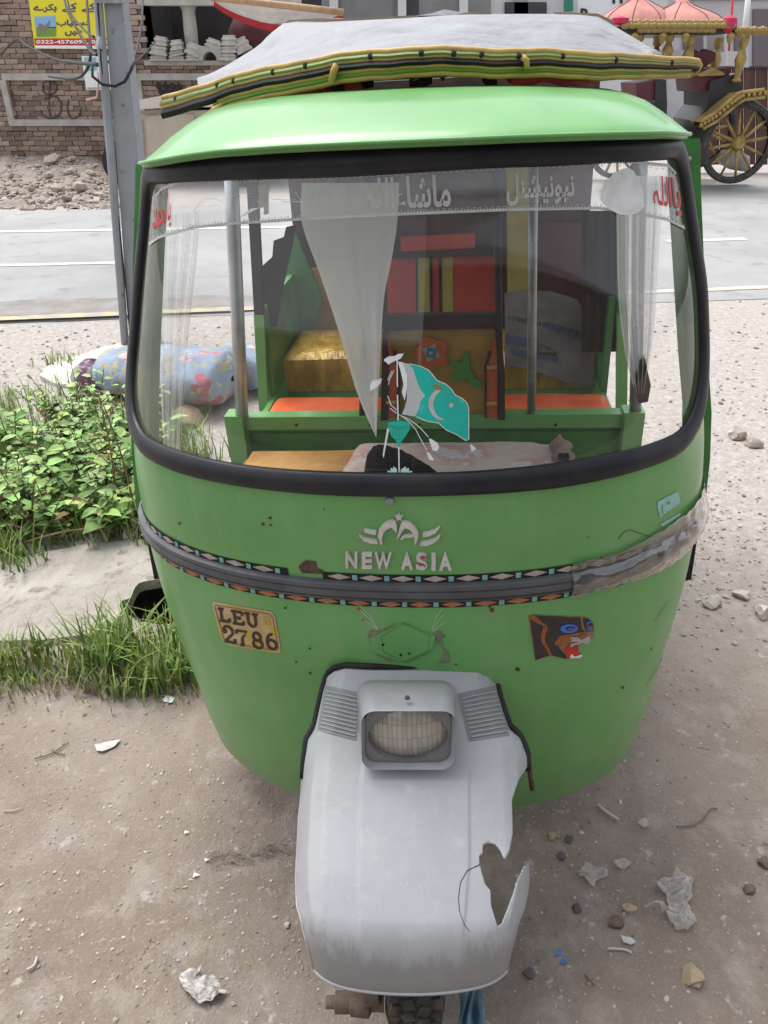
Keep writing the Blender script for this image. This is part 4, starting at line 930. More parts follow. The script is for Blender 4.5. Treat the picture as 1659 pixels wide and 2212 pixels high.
for ch, x0c, y0c, wc, hc in (('L', 545, 712, 62, 74), ('E', 622, 726, 66, 76), ('U', 700, 738, 78, 78), ('2', 566, 812, 70, 98), ('7', 650, 838, 66, 88), ('8', 735, 850, 70, 92), ('6', 818, 858, 70, 92)):
    pol += glyph(G[ch], x0c, y0c, wc, hc, .16, .16, 6.2)
decal('number_lettering', pol, INK, .0022, parent=ns, maxlen=18)
decal('faded_digits', glyph([[(.2, 0), (.2, 1)], [(.5, 0), (.9, 0), (.9, .5), (.5, .5)], [(.9, .5), (.9, 1), (.5, 1)]], 810, 760, 40, 48, .16, .16, 4.0), pm('faded_yellow_print', (.42, .27, .05), .5), .002, parent=ns)
# snarling panther sticker
z6 = Z(1640, 1920, 1940, 1659)
pb = decal('panther_sticker', [zp(z6, [(240, 240), (330, 210), (540, 222), (860, 232), (1000, 245), (1180, 240), (1290, 265), (1360, 320), (1400, 400), (1405, 600), (1320, 640), (1290, 730), (1140, 735), (1120, 870), (1185, 895), (1180, 950), (1050, 1000), (870, 990), (660, 935), (360, 1020)])], pm('sticker_edge_tan', (.28, .14, .06), .5), .0010)
decal('panther_black', [zp(z6, q) for q in ([(270, 290), (345, 335), (480, 400), (540, 420), (490, 500), (460, 560), (480, 700), (560, 800), (625, 915), (370, 1010)],
      [(345, 216), (540, 232), (860, 240), (950, 258), (1155, 252), (1165, 330), (1190, 470), (1250, 510), (1000, 545), (860, 575), (760, 600), (700, 720), (770, 770), (840, 860), (930, 975), (870, 985), (660, 925), (560, 760), (530, 620), (540, 500), (595, 430), (500, 350)],
      [(1190, 262), (1290, 275), (1345, 325), (1388, 400), (1385, 490), (1260, 505), (1215, 400)])], pm('sticker_black', (.018, .015, .016), .45, col2=(.03, .026, .026), nscale=50), .0018, parent=pb)
decal('panther_rust_fur', [zp(z6, q) for q in ([(500, 430), (590, 430), (540, 540), (525, 660), (550, 720), (600, 800), (660, 930), (610, 925), (540, 790), (470, 690), (455, 560)], [(800, 570), (1000, 545), (1085, 545), (960, 600), (990, 680), (960, 715), (770, 770), (760, 690), (720, 660), (770, 610)], [(330, 215), (400, 300), (540, 380), (510, 410), (400, 350), (270, 280), (240, 250)])], pm('sticker_rust', (.30, .085, .02), .5, col2=(.24, .07, .02), nscale=60), .0024, parent=pb)
decal('panther_blue_eye', [zp(z6, [(950+155*cos(a)+18*sin(a), 447+78*sin(a)-14*cos(a)) for a in [2*pi*k/20 for k in range(20)]]), zp(z6, [(1255, 335), (1345, 310), (1350, 345), (1300, 375), (1285, 440), (1365, 450), (1365, 480), (1270, 478)])], pm('sticker_blue', (.03, .15, .55), .45), .0030, parent=pb)
decal('panther_pupil', [zp(z6, [(880, 430), (960, 405), (1065, 420), (1000, 475), (920, 480)]), zp(z6, circle(1325, 385, 45))], INK, .0036, parent=pb)
decal('panther_iris', [zp(z6, [(915, 440), (970, 425), (1020, 438), (975, 465)]), zp(z6, [(1285, 400), (1370, 395), (1360, 435), (1300, 440)])], pm('sticker_brown', (.22, .10, .06), .5), .0042, parent=pb)
decal('panther_muzzle', [zp(z6, [(985, 590), (1100, 600), (1170, 650), (1310, 570), (1320, 655), (1290, 735), (1190, 705), (1060, 735), (980, 775), (975, 715), (1120, 680), (970, 675), (1010, 640), (960, 625)])], pm('sticker_grey', (.42, .40, .39), .5, col2=(.3, .28, .27), nscale=70), .0030, parent=pb)
decal('panther_nose', [zp(z6, [(1110, 580), (1200, 545), (1280, 540), (1270, 590), (1180, 645), (1130, 620)])], MATS['sticker_brown'], .0036, parent=pb)
decal('panther_mouth', [zp(z6, [(960, 750), (1060, 760), (1110, 740), (1105, 910), (1000, 935), (940, 970), (900, 910), (875, 815)])], REDP, .0030, parent=pb)
decal('panther_tooth', [zp(z6, [(985, 885), (1050, 935), (1170, 895), (1185, 920), (1130, 960), (960, 968)])], pm('sticker_white', (.7, .68, .64), .5), .0036, parent=pb)
# small flag sticker on the right shoulder
z2_ = Z(1200, 1550, 2300, 1659)
TEALP = pm('pale_teal_print', (.30, .55, .50), .5, col2=(.24, .46, .42), nscale=60)
fs_ = decal('small_flag_sticker', [zp(z2_, [(1350, 72), (1448, 22), (1458, 80), (1400, 118), (1362, 150), (1348, 100)]), zp(z2_, [(1362, 180), (1458, 125), (1460, 138), (1372, 194)])], TEALP, .0012)
decal('small_flag_star', [[z2_(*p) for p in star(1402, 78, 13)], zp(z2_, [(1368, 88), (1374, 86), (1376, 130), (1370, 134)])], GREEN, .0020, parent=fs_)
# hexagonal recess with stencilled birds
hx = [(800, 1378), (868, 1345), (940, 1372), (935, 1398), (868, 1427), (805, 1405)]
decal('hexagon_badge_seat', [hx], MATS['green_paint'], .0022, thick=.004, maxlen=14)
decal('hexagon_badge_shade', [stroke(zp(z2_, [(25, 715), (130, 655), (255, 710), (245, 795), (145, 840), (35, 790), (25, 715)]), 1.6)], DGREEN, .0046, maxlen=12)
GREYP = pm('grey_stencil_paint', (.12, .125, .085), .6, col2=(.17, .2, .10), nscale=40)
decal('stencilled_bird', [zp(z1_, [(1425, 870), (1440, 845), (1480, 838), (1500, 850), (1555, 815), (1590, 800), (1550, 850), (1510, 890), (1520, 940), (1590, 1010), (1640, 1032), (1540, 1025), (1480, 990), (1440, 930)]), zp(z2_, [(268, 712), (300, 690), (335, 720), (312, 735), (320, 770), (350, 800), (355, 845), (300, 850), (330, 800), (300, 760)])], GREYP, .0014, maxlen=12)
decal('bird_crest', [stroke(zp(z1_, q), 1.3) for q in ([(1480, 840), (1430, 770), (1372, 720)], [(1483, 838), (1440, 760), (1370, 695)], [(1476, 842), (1430, 800), (1392, 782)])]+[stroke(zp(z2_, q), 1.2) for q in ([(265, 690), (285, 630), (318, 582)], [(268, 694), (300, 640), (325, 612)], [(272, 698), (300, 670), (326, 655)])], pm('pale_stencil', (.45, .5, .42), .6), .0014, maxlen=12)
decal('bird_crest_tip', [zp(z1_, circle(1370, 718, 9)), zp(z1_, circle(1395, 784, 6))], REDP, .002, maxlen=8)
# chips, screw holes, scratches in the paint
RUST = pm('bare_rusty_metal', (.10, .065, .04), .7, col2=(.06, .035, .02), nscale=50, col3=(.16, .16, .12), n3scale=80)
chips = [zp(z1_, [(1018, 465), (1060, 432), (1120, 440), (1128, 480), (1165, 490), (1160, 515), (1040, 510), (1025, 490)])]
for (x, y, r) in [(672, 1213, 1), (388, 1130, 4), (584, 1119, 4), (568, 1132, 4), (585, 1133, 3), (1025, 1307, 5), (1062, 1317, 6), (1058, 1310, 4), (1117, 1446, 6), (985, 1435, 3), (640, 1430, 3), (520, 1360, 3), (1300, 1205, 4), (1270, 1160, 2), (860, 1290, 3), (724, 1245, 3), (468, 1260, 3), (1345, 1485, 4), (700, 1100, 2)]:
    a0 = rnd.random()*6; chips.append([(x+r*(.6+.6*rnd.random())*cos(a0+2*pi*k/7), y+r*(.6+.6*rnd.random())*sin(a0+2*pi*k/7)) for k in range(7)])
decal('paint_chip', chips, RUST, .0009, maxlen=10)
decal('screw_hole', [circle(618, 1310, 3.2, 9, 2.6), circle(671, 1348+49, 2.6, 8), circle(828, 1389, 3, 8), circle(866, 1411, 3, 8), circle(884, 1408, 2.5, 8), circle(672, 1450, 3, 8)], BLACK, .0052, maxlen=10)
decal('scratch', [stroke([(1335, 1165), (1345, 1150), (1360, 1144), (1400, 1158), (1440, 1160)], 1.4), stroke([(1135, 1650), (1150, 1690)], 1.4), stroke([(1395, 1480), (1420, 1440), (1440, 1400)], .5), stroke([(360, 1170), (420, 1200)], .8), stroke([(1410, 1345), (1445, 1295)], .6)], RUST, .0009, maxlen=10)
mb = MB(); p = cast(NOSE_BVH, 842, 1080, .002); mb.lathe([(0, .005), (.006, .004), (.008, 0)], 12, p, Euler((pi/2, 0, 0)).to_matrix()); rp('seal_screw', mb, STEEL)

# ---- trim strip round the nose with patterned tape above and below
def band(name, zl, zh, prof, mat, f0=-.985, f1=.985, n=90, parent=None):
    mb = MB(); P = []
    for i in range(n+1):
        f = lerp(f0, f1, i/n); P.append([S2(f, lerp(zl, zh, u), h) for u, h in prof])
    mb.grid(P); return rp(name, mb, mat, parent, smooth=45)
ZB = .861
strip = band('trim_strip', ZB-.040, ZB, [(0, -.001), (.02, .008), (.2, .012), (.22, .010), (.3, .010), (.32, .0135), (.62, .0135), (.64, .011), (.7, .011), (.72, .013), (.9, .0115), (1, .004), (1.0, -.001)], STRIPM)
tapeB = band('upper_patterned_tape', ZB, ZB+.0165, [(0, .0012), (1, .0012)], BLACK, -.98, -.262); tapeB2 = band('upper_patterned_tape', ZB, ZB+.0165, [(0, .0012), (1, .0012)], BLACK, -.18, .98)
tapeA = band('lower_patterned_tape', ZB-.055, ZB-.040, [(0, .0012), (1, .0012)], BLACK, -.97, .97)
BEIGE = pm('beige_print', (.42, .37, .31), .55, col2=(.35, .3, .25), nscale=70); ORNG = pm('orange_print', (.42, .15, .05), .55, col2=(.34, .12, .05), nscale=70); TEAL2 = pm('teal_print', (.18, .42, .38), .55, col2=(.14, .34, .3), nscale=70)
def diamonds(name, zc, hh, mat, parent, f, f1):
    st = .074
    while f < f1:
        if True:
            vs = []
            for k in range(7):
                u = k/6; x = f+st*.1+u*st*.74; h = hh*(1-abs(2*u-1)); vs.append((x, h))
            m1 = MB(); m1.grid([[S2(x, zc+h, .0026) for x, h in vs], [S2(x, zc-h, .0026) for x, h in vs]]); rp(name, m1, mat, parent)
            x0c = f+st*.88; m2 = MB(); m2.grid([[S2(x0c+st*.16*u, zc+hh*.85*(2*v-1), .0028) for v in (0, 1)] for u in (0, .5, 1)]); rp('tape_square_print', m2, TEAL2, parent)
        f += st
diamonds('tape_diamond_print', ZB+.0085, .0068, BEIGE, tapeB, -.95, -.30); diamonds('tape_diamond_print', ZB+.0085, .0068, BEIGE, tapeB2, -.176, .95); diamonds('tape_diamond_print', ZB-.0475, .0062, ORNG, tapeA, -.95, .90)
# clear packing tape wrapped over the right end of the strip
mb = MB(); P = []
for i in range(61):
    f = lerp(.385, .985, i/60); zz0 = ZB-.052-.006*nz((f*9, 0, 0), 1.); zz1 = ZB+.02+.03*sstep(.40, .75, f)+.006*nz((f*11, 3, 0), 1.)
    P.append([S2(f, lerp(zz0, zz1, v), .003+.0125*sin(pi*min(1, max(0, (v-.05)/.72)))+.0035*(1+mnoise.noise(Vector((f*26+v*5, v*7-f*12, 4)))+.8*mnoise.noise(Vector((f*60, v*14, 9))))) for v in [k/14 for k in range(15)]])
mb.grid(P); TAPE = see_through('clear_packing_tape', (.62, .59, .55), .03, rough=.10, gloss=3.5, ior=1.5, dust=(24., .34)); rp('packing_tape_wrap', mb, TAPE, smooth=True)

# ---- things stuck on the windscreen
WHT = pm('white_film', (.72, .73, .73), .45, col2=(.6, .61, .61), nscale=40); SILV = pm('silver_film', (.46, .455, .44), .45, col2=(.38, .375, .36), nscale=60)
TEAL = pm('turquoise_film', (.0, .42, .335), .45, col2=(.01, .36, .29), nscale=16, col3=(.05, .46, .38), n3scale=60, n3lo=.6, n3hi=.7); LTEAL = pm('light_turquoise_film', (.42, .72, .64), .45)
def gd(name, polys, mat, off=.0012, parent=None, maxlen=16): return decal(name, polys, mat, off, GL_BVH, parent or glass, maxlen=maxlen)
FILM = see_through('film_strip', (.74, .77, .83), .10, rough=.12, gloss=1.6, dust=(14., .22))
TOPE = [(333, 425), (352, 404), (389, 391), (474, 384), (750, 372), (1084, 353), (1334, 345), (1440, 353), (1464, 378)]
BOTE = [(318, 532), (345, 513), (418, 492), (506, 483), (675, 472), (862, 463), (1100, 453), (1292, 450), (1389, 464), (1440, 475), (1484, 497)]
def polyat(pts, x): return interp(x, [p[0] for p in pts], [p[1] for p in pts])
mb = MB(); P = []
for i in range(101):
    x = lerp(330, 1466, i/100); a, b = polyat(TOPE, x), polyat(BOTE, x); P.append([cast(GL_BVH, x, lerp(a, b, v), .0012) for v in (0, .25, .5, .75, 1)])
mb.grid(P); film = rp('film_strip', mb, FILM, glass)
def zigzag(edge, dy, sgn, name):
    mb = MB(); x = edge[0][0]+6; rowa, rowb = [], []; k = 0
    while x < edge[-1][0]-4:
        y = polyat(edge, x)+dy; rowa.append(cast(GL_BVH, x, y, .0022)); rowb.append(cast(GL_BVH, x, y+sgn*(4.5 if k % 2 else 9.0), .0022)); x += 3.4; k += 1
    mb.grid([rowa, rowb]); rp(name, mb, SILV, glass)
zigzag(TOPE, 1, 1, 'zigzag_trim'); zigzag(BOTE, 3, -1, 'zigzag_trim')
mb = MB()
for edge, dy in ((TOPE, 12), (BOTE, -8)):
    x = edge[0][0]+14
    while x < edge[-1][0]-16:
        mb.add([cast(GL_BVH, x+a, polyat(edge, x+a)+dy+b, .0022) for a, b in ((0, 0), (6, 0), (6, 1.1), (0, 1.1))], [(0, 1, 2, 3)]); x += 13
tag(rp('stitch_line', mb, SILV, glass), kind='stuff')
def gtext(name, s, quad, mat, bold, off=.0026, space=1.0):
    mb = quad_text(s, quad, lambda x, y: cast(GL_BVH, x, y, off), bold, res=3, space=space); return rp(name, mb, mat, glass)
gtext('film_lettering', arabic('ماشاءاللہ'), [(786, 386), (972, 376), (974, 452), (790, 458)], SILV, .022)
gtext('film_lettering', arabic('نیونیشنل'), [(1092, 376), (1238, 372), (1240, 440), (1094, 446)], SILV, .03)
gtext('red_film_lettering', arabic('یااللہ'), [(1408, 378), (1464, 386), (1470, 468), (1408, 458)], REDP, .018)
gtext('red_film_lettering', arabic('یامحمد'), [(334, 430), (372, 414), (372, 490), (332, 512)], REDP, .025)
z9 = Z(1580, 520, 2200, 1659)
gd('white_leaf_sticker', [zp(z9, [(880, 310), (885, 270), (920, 170), (1000, 80), (1080, 48), (1125, 42), (1170, 75), (1220, 160), (1245, 240), (1252, 370), (1200, 430), (1130, 450), (1040, 440), (950, 390)])], WHT, .003)
mb = quad_text(arabic('ماشا'), [(0, 0), (1, 0), (1, 1), (0, 1)], lambda x, y: Vector((x, y, 0)))
# peeled stickers at upper left
gd('peeled_sticker', [[(565, 405), (582, 402), (582, 462), (572, 464), (572, 448), (560, 450), (560, 425)], [(556, 404), (576, 398), (580, 404), (560, 410)]], pm('glue_grey_film', (.42, .41, .36), .6, col2=(.34, .33, .3), nscale=50), .003)
for pts in ([(420, 455), (445, 428), (470, 430), (486, 440)], [(590, 430), (612, 432), (640, 430)], [(610, 436), (680, 436), (720, 446)], [(640, 415), (662, 455)], [(560, 450), (520, 470), (545, 450)], [(500, 425), (530, 415), (545, 420)]):
    gd('scratch', [stroke(pts, 1.4, .5)], WHT, .0026)
# flag, lamp-like pole and birds: one long sticker
z8 = Z(1180, 1100, 1560, 1659)
flag = gd('flag_sticker', [zp(z8, [(540, 258), (700, 290), (820, 350), (930, 490), (1050, 540), (1130, 610), (1180, 690), (1280, 740), (1345, 800), (1370, 880), (1372, 1310), (1330, 1325), (1200, 1240), (1060, 1180), (950, 1080), (800, 1060), (640, 995), (670, 900), (700, 780), (765, 700), (690, 600), (640, 470), (600, 340)])], TEAL, .0014)
_fl = zp(z8, [(540, 258), (700, 290), (820, 350), (930, 490), (1050, 540), (1130, 610), (1180, 690), (1280, 740), (1345, 800), (1370, 880), (1372, 1310), (1330, 1325), (1200, 1240), (1060, 1180), (950, 1080), (800, 1060), (640, 995)])
gd('flag_white_edge', [stroke(_fl, 1.5)], WHT, .0018)
gd('flag_hoist', [zp(z8, [(385, 225), (540, 262), (600, 340), (640, 470), (690, 600), (765, 700), (700, 780), (670, 900), (632, 992), (440, 962), (480, 870), (510, 760), (510, 560), (470, 400)])], pm('grey_film', (.42, .45, .45), .5), .0014)
gd('flag_white_fold', [zp(z8, [(388, 230), (455, 235), (515, 420), (520, 560), (480, 770), (440, 650), (465, 545), (430, 380)])], WHT, .002)
gd('flag_crescent', [zp(z8, [(990, 622), (910, 710), (880, 800), (890, 900), (940, 985), (1050, 1042), (940, 1035), (860, 970), (810, 860), (815, 760), (860, 670), (920, 620)])], SILV, .002)
gd('flag_star', [[z8(*p) for p in star(1127, 835, 48)]], SILV, .002)
gd('flag_peeled_spot', [zp(z8, [(850, 555), (960, 550), (995, 575), (990, 612), (920, 612)])], BACKG, .002)
gd('flag_pole', [zp(z8, q) for q in ([(367, 190), (384, 190), (388, 580), (372, 580)], [(372, 690), (390, 690), (398, 1045), (380, 1045)], [(390, 1415), (408, 1415), (414, 1830), (396, 1830)])], WHT, .002)
gd('sticker_bowl', [zp(z8, [(245, 1080), (320, 1060), (480, 1058), (560, 1085), (545, 1180), (490, 1270), (455, 1310), (430, 1350), (420, 1410), (385, 1410), (370, 1350), (345, 1310), (300, 1270), (260, 1180)])], TEAL, .0014)
gd('sticker_bowl_lines', [stroke(zp(z8, q), .9) for q in ([(250, 1100), (400, 1150), (555, 1105)], [(262, 1125), (400, 1160), (545, 1130)], [(345, 1312), (460, 1312)], [(310, 1150), (320, 1255)], [(360, 1158), (365, 1275)], [(405, 1160), (405, 1280)], [(450, 1155), (445, 1275)], [(500, 1145), (485, 1262)])], DGREEN, .002)
gd('sticker_flower', [zp(z8, [(175, 1825), (215, 1805), (195, 1780), (250, 1775), (240, 1740), (290, 1745), (280, 1705), (325, 1715), (320, 1680), (370, 1715), (385, 1835)]), zp(z8, [(425, 1835), (425, 1730), (470, 1700), (490, 1680), (500, 1715), (540, 1705), (540, 1745), (585, 1745), (580, 1778), (625, 1775), (610, 1805), (648, 1825)])], LTEAL, .002)
gd('sticker_bird', [zp(z8, [(195, 195), (260, 155), (340, 150), (395, 120), (470, 118), (420, 190), (330, 225), (250, 270), (230, 240), (195, 220)]), zp(z8, [(0, 560), (30, 495), (90, 480), (165, 460), (150, 530), (90, 590), (0, 635)])], WHT, .002)
gd('sticker_tassel', [stroke(zp(z8, q), 1.7) for q in ([(400, 965), (480, 1010), (560, 1080), (640, 1180), (700, 1300), (790, 1460)], [(410, 970), (560, 1040), (680, 1130), (810, 1275)], [(245, 700), (290, 830), (370, 900)], [(275, 875), (370, 945)], [(330, 350), (270, 480), (255, 550)], [(300, 360), (245, 490)])], WHT, .002)
gd('sticker_tassel_drop', [zp(z8, [(815, 1300), (840, 1295), (940, 1360), (962, 1420), (930, 1472), (870, 1465)]), zp(z8, [(240, 1140), (262, 1180), (215, 1430), (190, 1570), (175, 1520)]), zp(z8, [(1385, 1380), (1410, 1375), (1475, 1440), (1420, 1475), (1410, 1490)]), zp(z8, [(780, 1480), (830, 1500), (890, 1600), (820, 1590)])], WHT, .002)
# ---- mudguard
PROF = spline([(0, 1.112, .662), (0, 1.03, .612), (0, .965, .575), (0, .90, .548), (0, .82, .515), (0, .75, .485), (0, .722, .470), (0, .705, .45), (0, .693, .42), (0, .686, .385), (0, .684, .362)], 24)
Lx = ([1459, 1475, 1560, 1585, 1640, 1720, 1850, 1930, 2040, 2080, 2146], [699, 693, 674, 658, 650, 640, 633, 635, 648, 656, 672])
Rx = ([1459, 1510, 1560, 1580, 1620, 1720, 1860, 1960, 2060, 2100, 2146], [1077, 1090, 1108, 1132, 1147, 1152, 1156, 1144, 1127, 1118, 1106])
HOLE = [(1139, 1656), (1119.5, 1687), (1106, 1730), (1107.8, 1798), (1100, 1840), (1090, 1857), (1080, 1836), (1069, 1824), (1055, 1821), (1044, 1824), (1042, 1845), (1035, 1849), (1036, 1867), (1047.6, 1909), (1059, 1923), (1061, 1956), (1075, 2002), (1084.5, 1997), (1100, 1956), (1119.5, 1902), (1139, 1861), (1154, 1858), (1230, 1850), (1230, 1668), (1146, 1668)]
mb = MB(); MA = 190; nb = len(PROF); P = []
for j, q in enumerate(PROF):
    Y, z = q.y, q.z; py = wpy(Y, z); l = wx(interp(py, *Lx), Y, z); r = wx(interp(py, *Rx), Y, z); row = []
    fr = sstep(.80, .69, Y); up = sstep(.93, .99, Y)
    for i in range(MA+1):
        a = -1+2*i/MA; a = math.copysign(abs(a)**.85, a); x = lerp(l, r, (a+1)/2); A = abs(a)
        drop = .010*sstep(.74, .9, A)+.055*max(0, (A-.88)/.12)**1.15*(1-.6*up)
        ridge = .0035*sstep(.475, .445, A)*(1-up)*sstep(.70, .73, Y)
        bow = fr*(.022*A*A+.020*A**8)+.012*A**4*(1-fr)
        side = .012*math.copysign(max(0, (A-.9)/.1), a)*0
        row.append(Vector((x+side, Y+bow, z-drop*(1-.62*fr)*(1-.9*sstep(.71, .685, Y))+ridge+.0012*nz((x*9, Y*9, 3), 1.))))
    P.append(row)
mb.grid(P)
px_ = [wpx(v) for v in mb.v]; mb.v = [w2l(v) for v in mb.v]
FULL = BVHTree.FromPolygons([tuple(v) for v in mb.v], mb.f); rim_, keepf = set(), []
gone = set()
for f in mb.f:
    if inside(sum(px_[k][0] for k in f)/4, sum(px_[k][1] for k in f)/4, HOLE): gone.update(f)
    else: keepf.append(f)
for f in keepf: rim_.update(k for k in f if k in gone)
for k in rim_:                                            # pull the torn edge onto a clean line
    q = Vector((*px_[k], 0)); best = None
    for a_, b_ in zip(HOLE, HOLE[1:]+HOLE[:1]):
        a3, b3 = Vector((*a_, 0)), Vector((*b_, 0)); t = max(0, min(1, (q-a3).dot(b3-a3)/max(1e-6, (b3-a3).length_squared))); c = a3+(b3-a3)*t
        if best is None or (c-q).length < (best-q).length: best = c
    if (best-q).length < 6:
        o_, d_ = lray(best.x, best.y); hit = FULL.ray_cast(o_, d_)
        if hit[0] is not None and (hit[0]-mb.v[k]).length < .012: mb.v[k] = hit[0]
mb.f = keepf
MG_BVH = BVHTree.FromPolygons([tuple(v) for v in mb.v], mb.f)
MGM = PLASTIC.copy(); MGM.name = 'grey_mudguard_scuffed'
def grime(m, zlo, zhi, col):
    n = m.node_tree; k = n.links.new; p = n.nodes['Principled BSDF']; src = p.inputs['Base Color'].links[0].from_socket
    t = n.nodes.new('ShaderNodeTexCoord'); sp = n.nodes.new('ShaderNodeSeparateXYZ'); k(t.outputs['Object'], sp.inputs[0])
    no = n.nodes.new('ShaderNodeTexNoise'); no.inputs['Scale'].default_value = 14; no.inputs['Detail'].default_value = 9; no.inputs['Roughness'].default_value = .7
    mp_ = n.nodes.new('ShaderNodeMapping'); mp_.inputs['Scale'].default_value = (1.6, 1, .5); k(t.outputs['Object'], mp_.inputs[0]); k(mp_.outputs[0], no.inputs['Vector'])
    ad = n.nodes.new('ShaderNodeMath'); ad.operation = 'MULTIPLY_ADD'; ad.inputs[1].default_value = .22; k(no.outputs['Fac'], ad.inputs[0]); k(sp.outputs['Z'], ad.inputs[2])
    r = n.nodes.new('ShaderNodeMapRange'); r.interpolation_type = 'SMOOTHSTEP'; r.inputs[1].default_value = zhi+.11; r.inputs[2].default_value = zlo+.11; r.inputs[3].default_value = 0; r.inputs[4].default_value = .55; k(ad.outputs[0], r.inputs[0])
    x = n.nodes.new('ShaderNodeMix'); x.data_type = 'RGBA'; k(r.outputs[0], x.inputs[0]); k(src, x.inputs[6]); x.inputs[7].default_value = (*col, 1); k(x.outputs[2], p.inputs['Base Color'])
grime(MGM, .415, .462, (.175, .168, .15))
mud = rp('mudguard', mb, MGM, smooth=35)
md = mud.modifiers.new('thickness', 'SOLIDIFY'); md.thickness = .0028; md.offset = -1
def mcast(px, py, off): return cast(MG_BVH, px, py, off)
def onmud(name, polys, mat, off, parent=None, maxlen=14):
    first = None
    for pl in polys:
        vs, fs = fine([pl], maxlen); m = MB(); m.add([mcast(x, y, off) for x, y in vs], fs); o = rp(name, m, mat, parent or mud); first = first or o
    return first
VL = [(704, 1481), (780, 1497), (770, 1600), (687, 1578)]; VR = [(988, 1499), (1069, 1481), (1100, 1588), (1013, 1602)]
for q in (VL, VR):
    vp = onmud('vent_panel', [q], DPLASTIC, .0016)
    TL, TR, BR, BL = [Vector((*a, 0)) for a in q]
    for k in range(10):
        v = .12+.8*k/9; a = lerp(TL, BL, v)*.92+lerp(TR, BR, v)*.08; b = lerp(TL, BL, v)*.06+lerp(TR, BR, v)*.94
        m = MB(); m.tube([mcast(*lerp(a, b, u/5).xy, .0035) for u in range(6)], .0014, 5); rp('vent_rib', m, PLASTIC, mud)
# cracked seam, scribbles and scuffs
onmud('crack_line', [stroke([(1036, 1868), (1010, 1880), (995, 1905), (990, 1940), (993, 1970), (1003, 1998), (1015, 2012)], 1.9, 1.)], BLACK, .0008, maxlen=8)
SCR = pm('pale_scratch', (.50, .51, .52), .5)
scr = []
for _ in range(34):
    x = rnd.uniform(670, 1070); y = rnd.choice([rnd.uniform(1980, 2060), rnd.uniform(1700, 2050)]); a = rnd.uniform(-.5, .5)+(0 if rnd.random() < .5 else 1.3); l_ = rnd.uniform(8, 38)
    scr.append(stroke([(x, y), (x+l_*.5*cos(a), y+l_*.5*sin(a)+rnd.uniform(-2, 2)), (x+l_*cos(a), y+l_*sin(a))], rnd.uniform(.35, .7), .2))
scr += [stroke(arcp(872, 1905, 8, 10, 0, 250), .6, .3), stroke([(905, 1905), (912, 1925), (908, 1940)], .6, .3), stroke([(918, 1898), (925, 1890), (925, 1930)], .6, .3), stroke([(700, 1885), (720, 1895), (712, 1912), (735, 1935)], .6, .3), stroke([(668, 1930), (760, 1962), (840, 2015)], .5, .3)]
scr = [[p for p in s_] for s_ in scr if not any(inside(p[0], p[1], HOLE) for p in s_)]
onmud('scuff_mark', scr, SCR, .0008, maxlen=14)
# side skirts' lower bead on the left
m = MB(); m.tube([w2l(v)+Vector((0, 0, -.002)) for v in [P[j][0] for j in range(30, nb-1, 3)]], .0022, 6); rp('mudguard_bead', m, PLASTIC, mud, True)
m = MB(); m.tube([w2l(v)+Vector((0, -.001, -.002)) for v in P[-1][2:-2:3]], .0028, 6); rp('mudguard_bead', m, PLASTIC, mud, True)
# rubber gasket against the nose
js = [j for j in range(nb) if PROF[j].y > .955]
gk = [P[j][0] for j in js[::-1][::4]]+P[0][4:-4:8]+[P[j][-1] for j in js[::4]]
m = MB(); m.tube([w2l(v)+Vector((0, .006, .004)) for v in gk], .0055, 8); rp('mudguard_gasket', m, BLACK, mud, True)
m = MB(); m.tube([lat(1143, 1655, 1.02), lat(1150, 1705, 1.02)], .005, 6); rp('mudguard_stay', m, RUST, mud, True)
# headlamp
HX, HZ = wx(882, .945, .654), .650
def rsq(hw, zb, zt_, r, n=6):
    out = []
    for cx, cz, a0 in ((hw-r, zt_-r, 0), (-hw+r, zt_-r, pi/2), (-hw+r, zb+r, pi), (hw-r, zb+r, 3*pi/2)):
        for k in range(n+1): out.append((cx+r*cos(a0+pi/2*k/n), cz+r*sin(a0+pi/2*k/n)))
    return out
def ring(pts, Y, tilt=0.): return [w2l((HX+x, Y+tilt*(z-HZ), z)) for x, z in pts]
m = MB(); secs = [(.0735, .594, .708, .02, .960), (.0775, .592, .712, .022, .950), (.0800, .590, .714, .024, .944), (.0808, .589, .715, .025, .947), (.083, .586, .713, .026, .98), (.088, .577, .703, .03, 1.02), (.092, .565, .668, .03, 1.075), (.095, .56, .64, .03, 1.11)]
m.grid([ring(rsq(*q[:4]), q[4], .12) for q in secs], closev=True); hl = rp('headlamp_housing', m, pm('grey_lamp_housing', (.275, .283, .297), .45, col2=(.235, .243, .255), nscale=14, bump=.05, bscale=140), mud, smooth=40)
NA = 56; angs = [2*pi*k/NA for k in range(NA)]; sp_ = lambda v, e: math.copysign(abs(v)**e, v)
outer = [(.0742*sp_(cos(a), .36), .651+.0575*sp_(sin(a), .36)) for a in angs]; ell = [(.0692*cos(a), HZ+.001+.0545*sin(a)) for a in angs]
m = MB(); m.grid([ring(outer, .957, .12), ring(ell, .955, .12), ring([(x*.99, HZ+(z-HZ)*.99) for x, z in ell], .974, .12)], closev=True); rp('headlamp_bezel', m, pm('grey_bezel_plastic', (.17, .172, .175), .5, col2=(.14, .14, .143), nscale=30), mud, smooth=30)
m = MB(); Pn = []
for k in range(12):
    r = k/11; Pn.append([w2l((HX+.0692*r*cos(a), .950+.018*r*r+.12*.0545*r*sin(a), HZ+.001+.0545*r*sin(a))) for a in [2*pi*i/40 for i in range(40)]])
m.grid(Pn, closev=True)
LENS, n, p = nodes('fluted_lamp_glass'); k = n.links.new
p.inputs['Roughness'].default_value = .16; p.inputs['Coat Weight'].default_value = .8; p.inputs['Coat Roughness'].default_value = .05
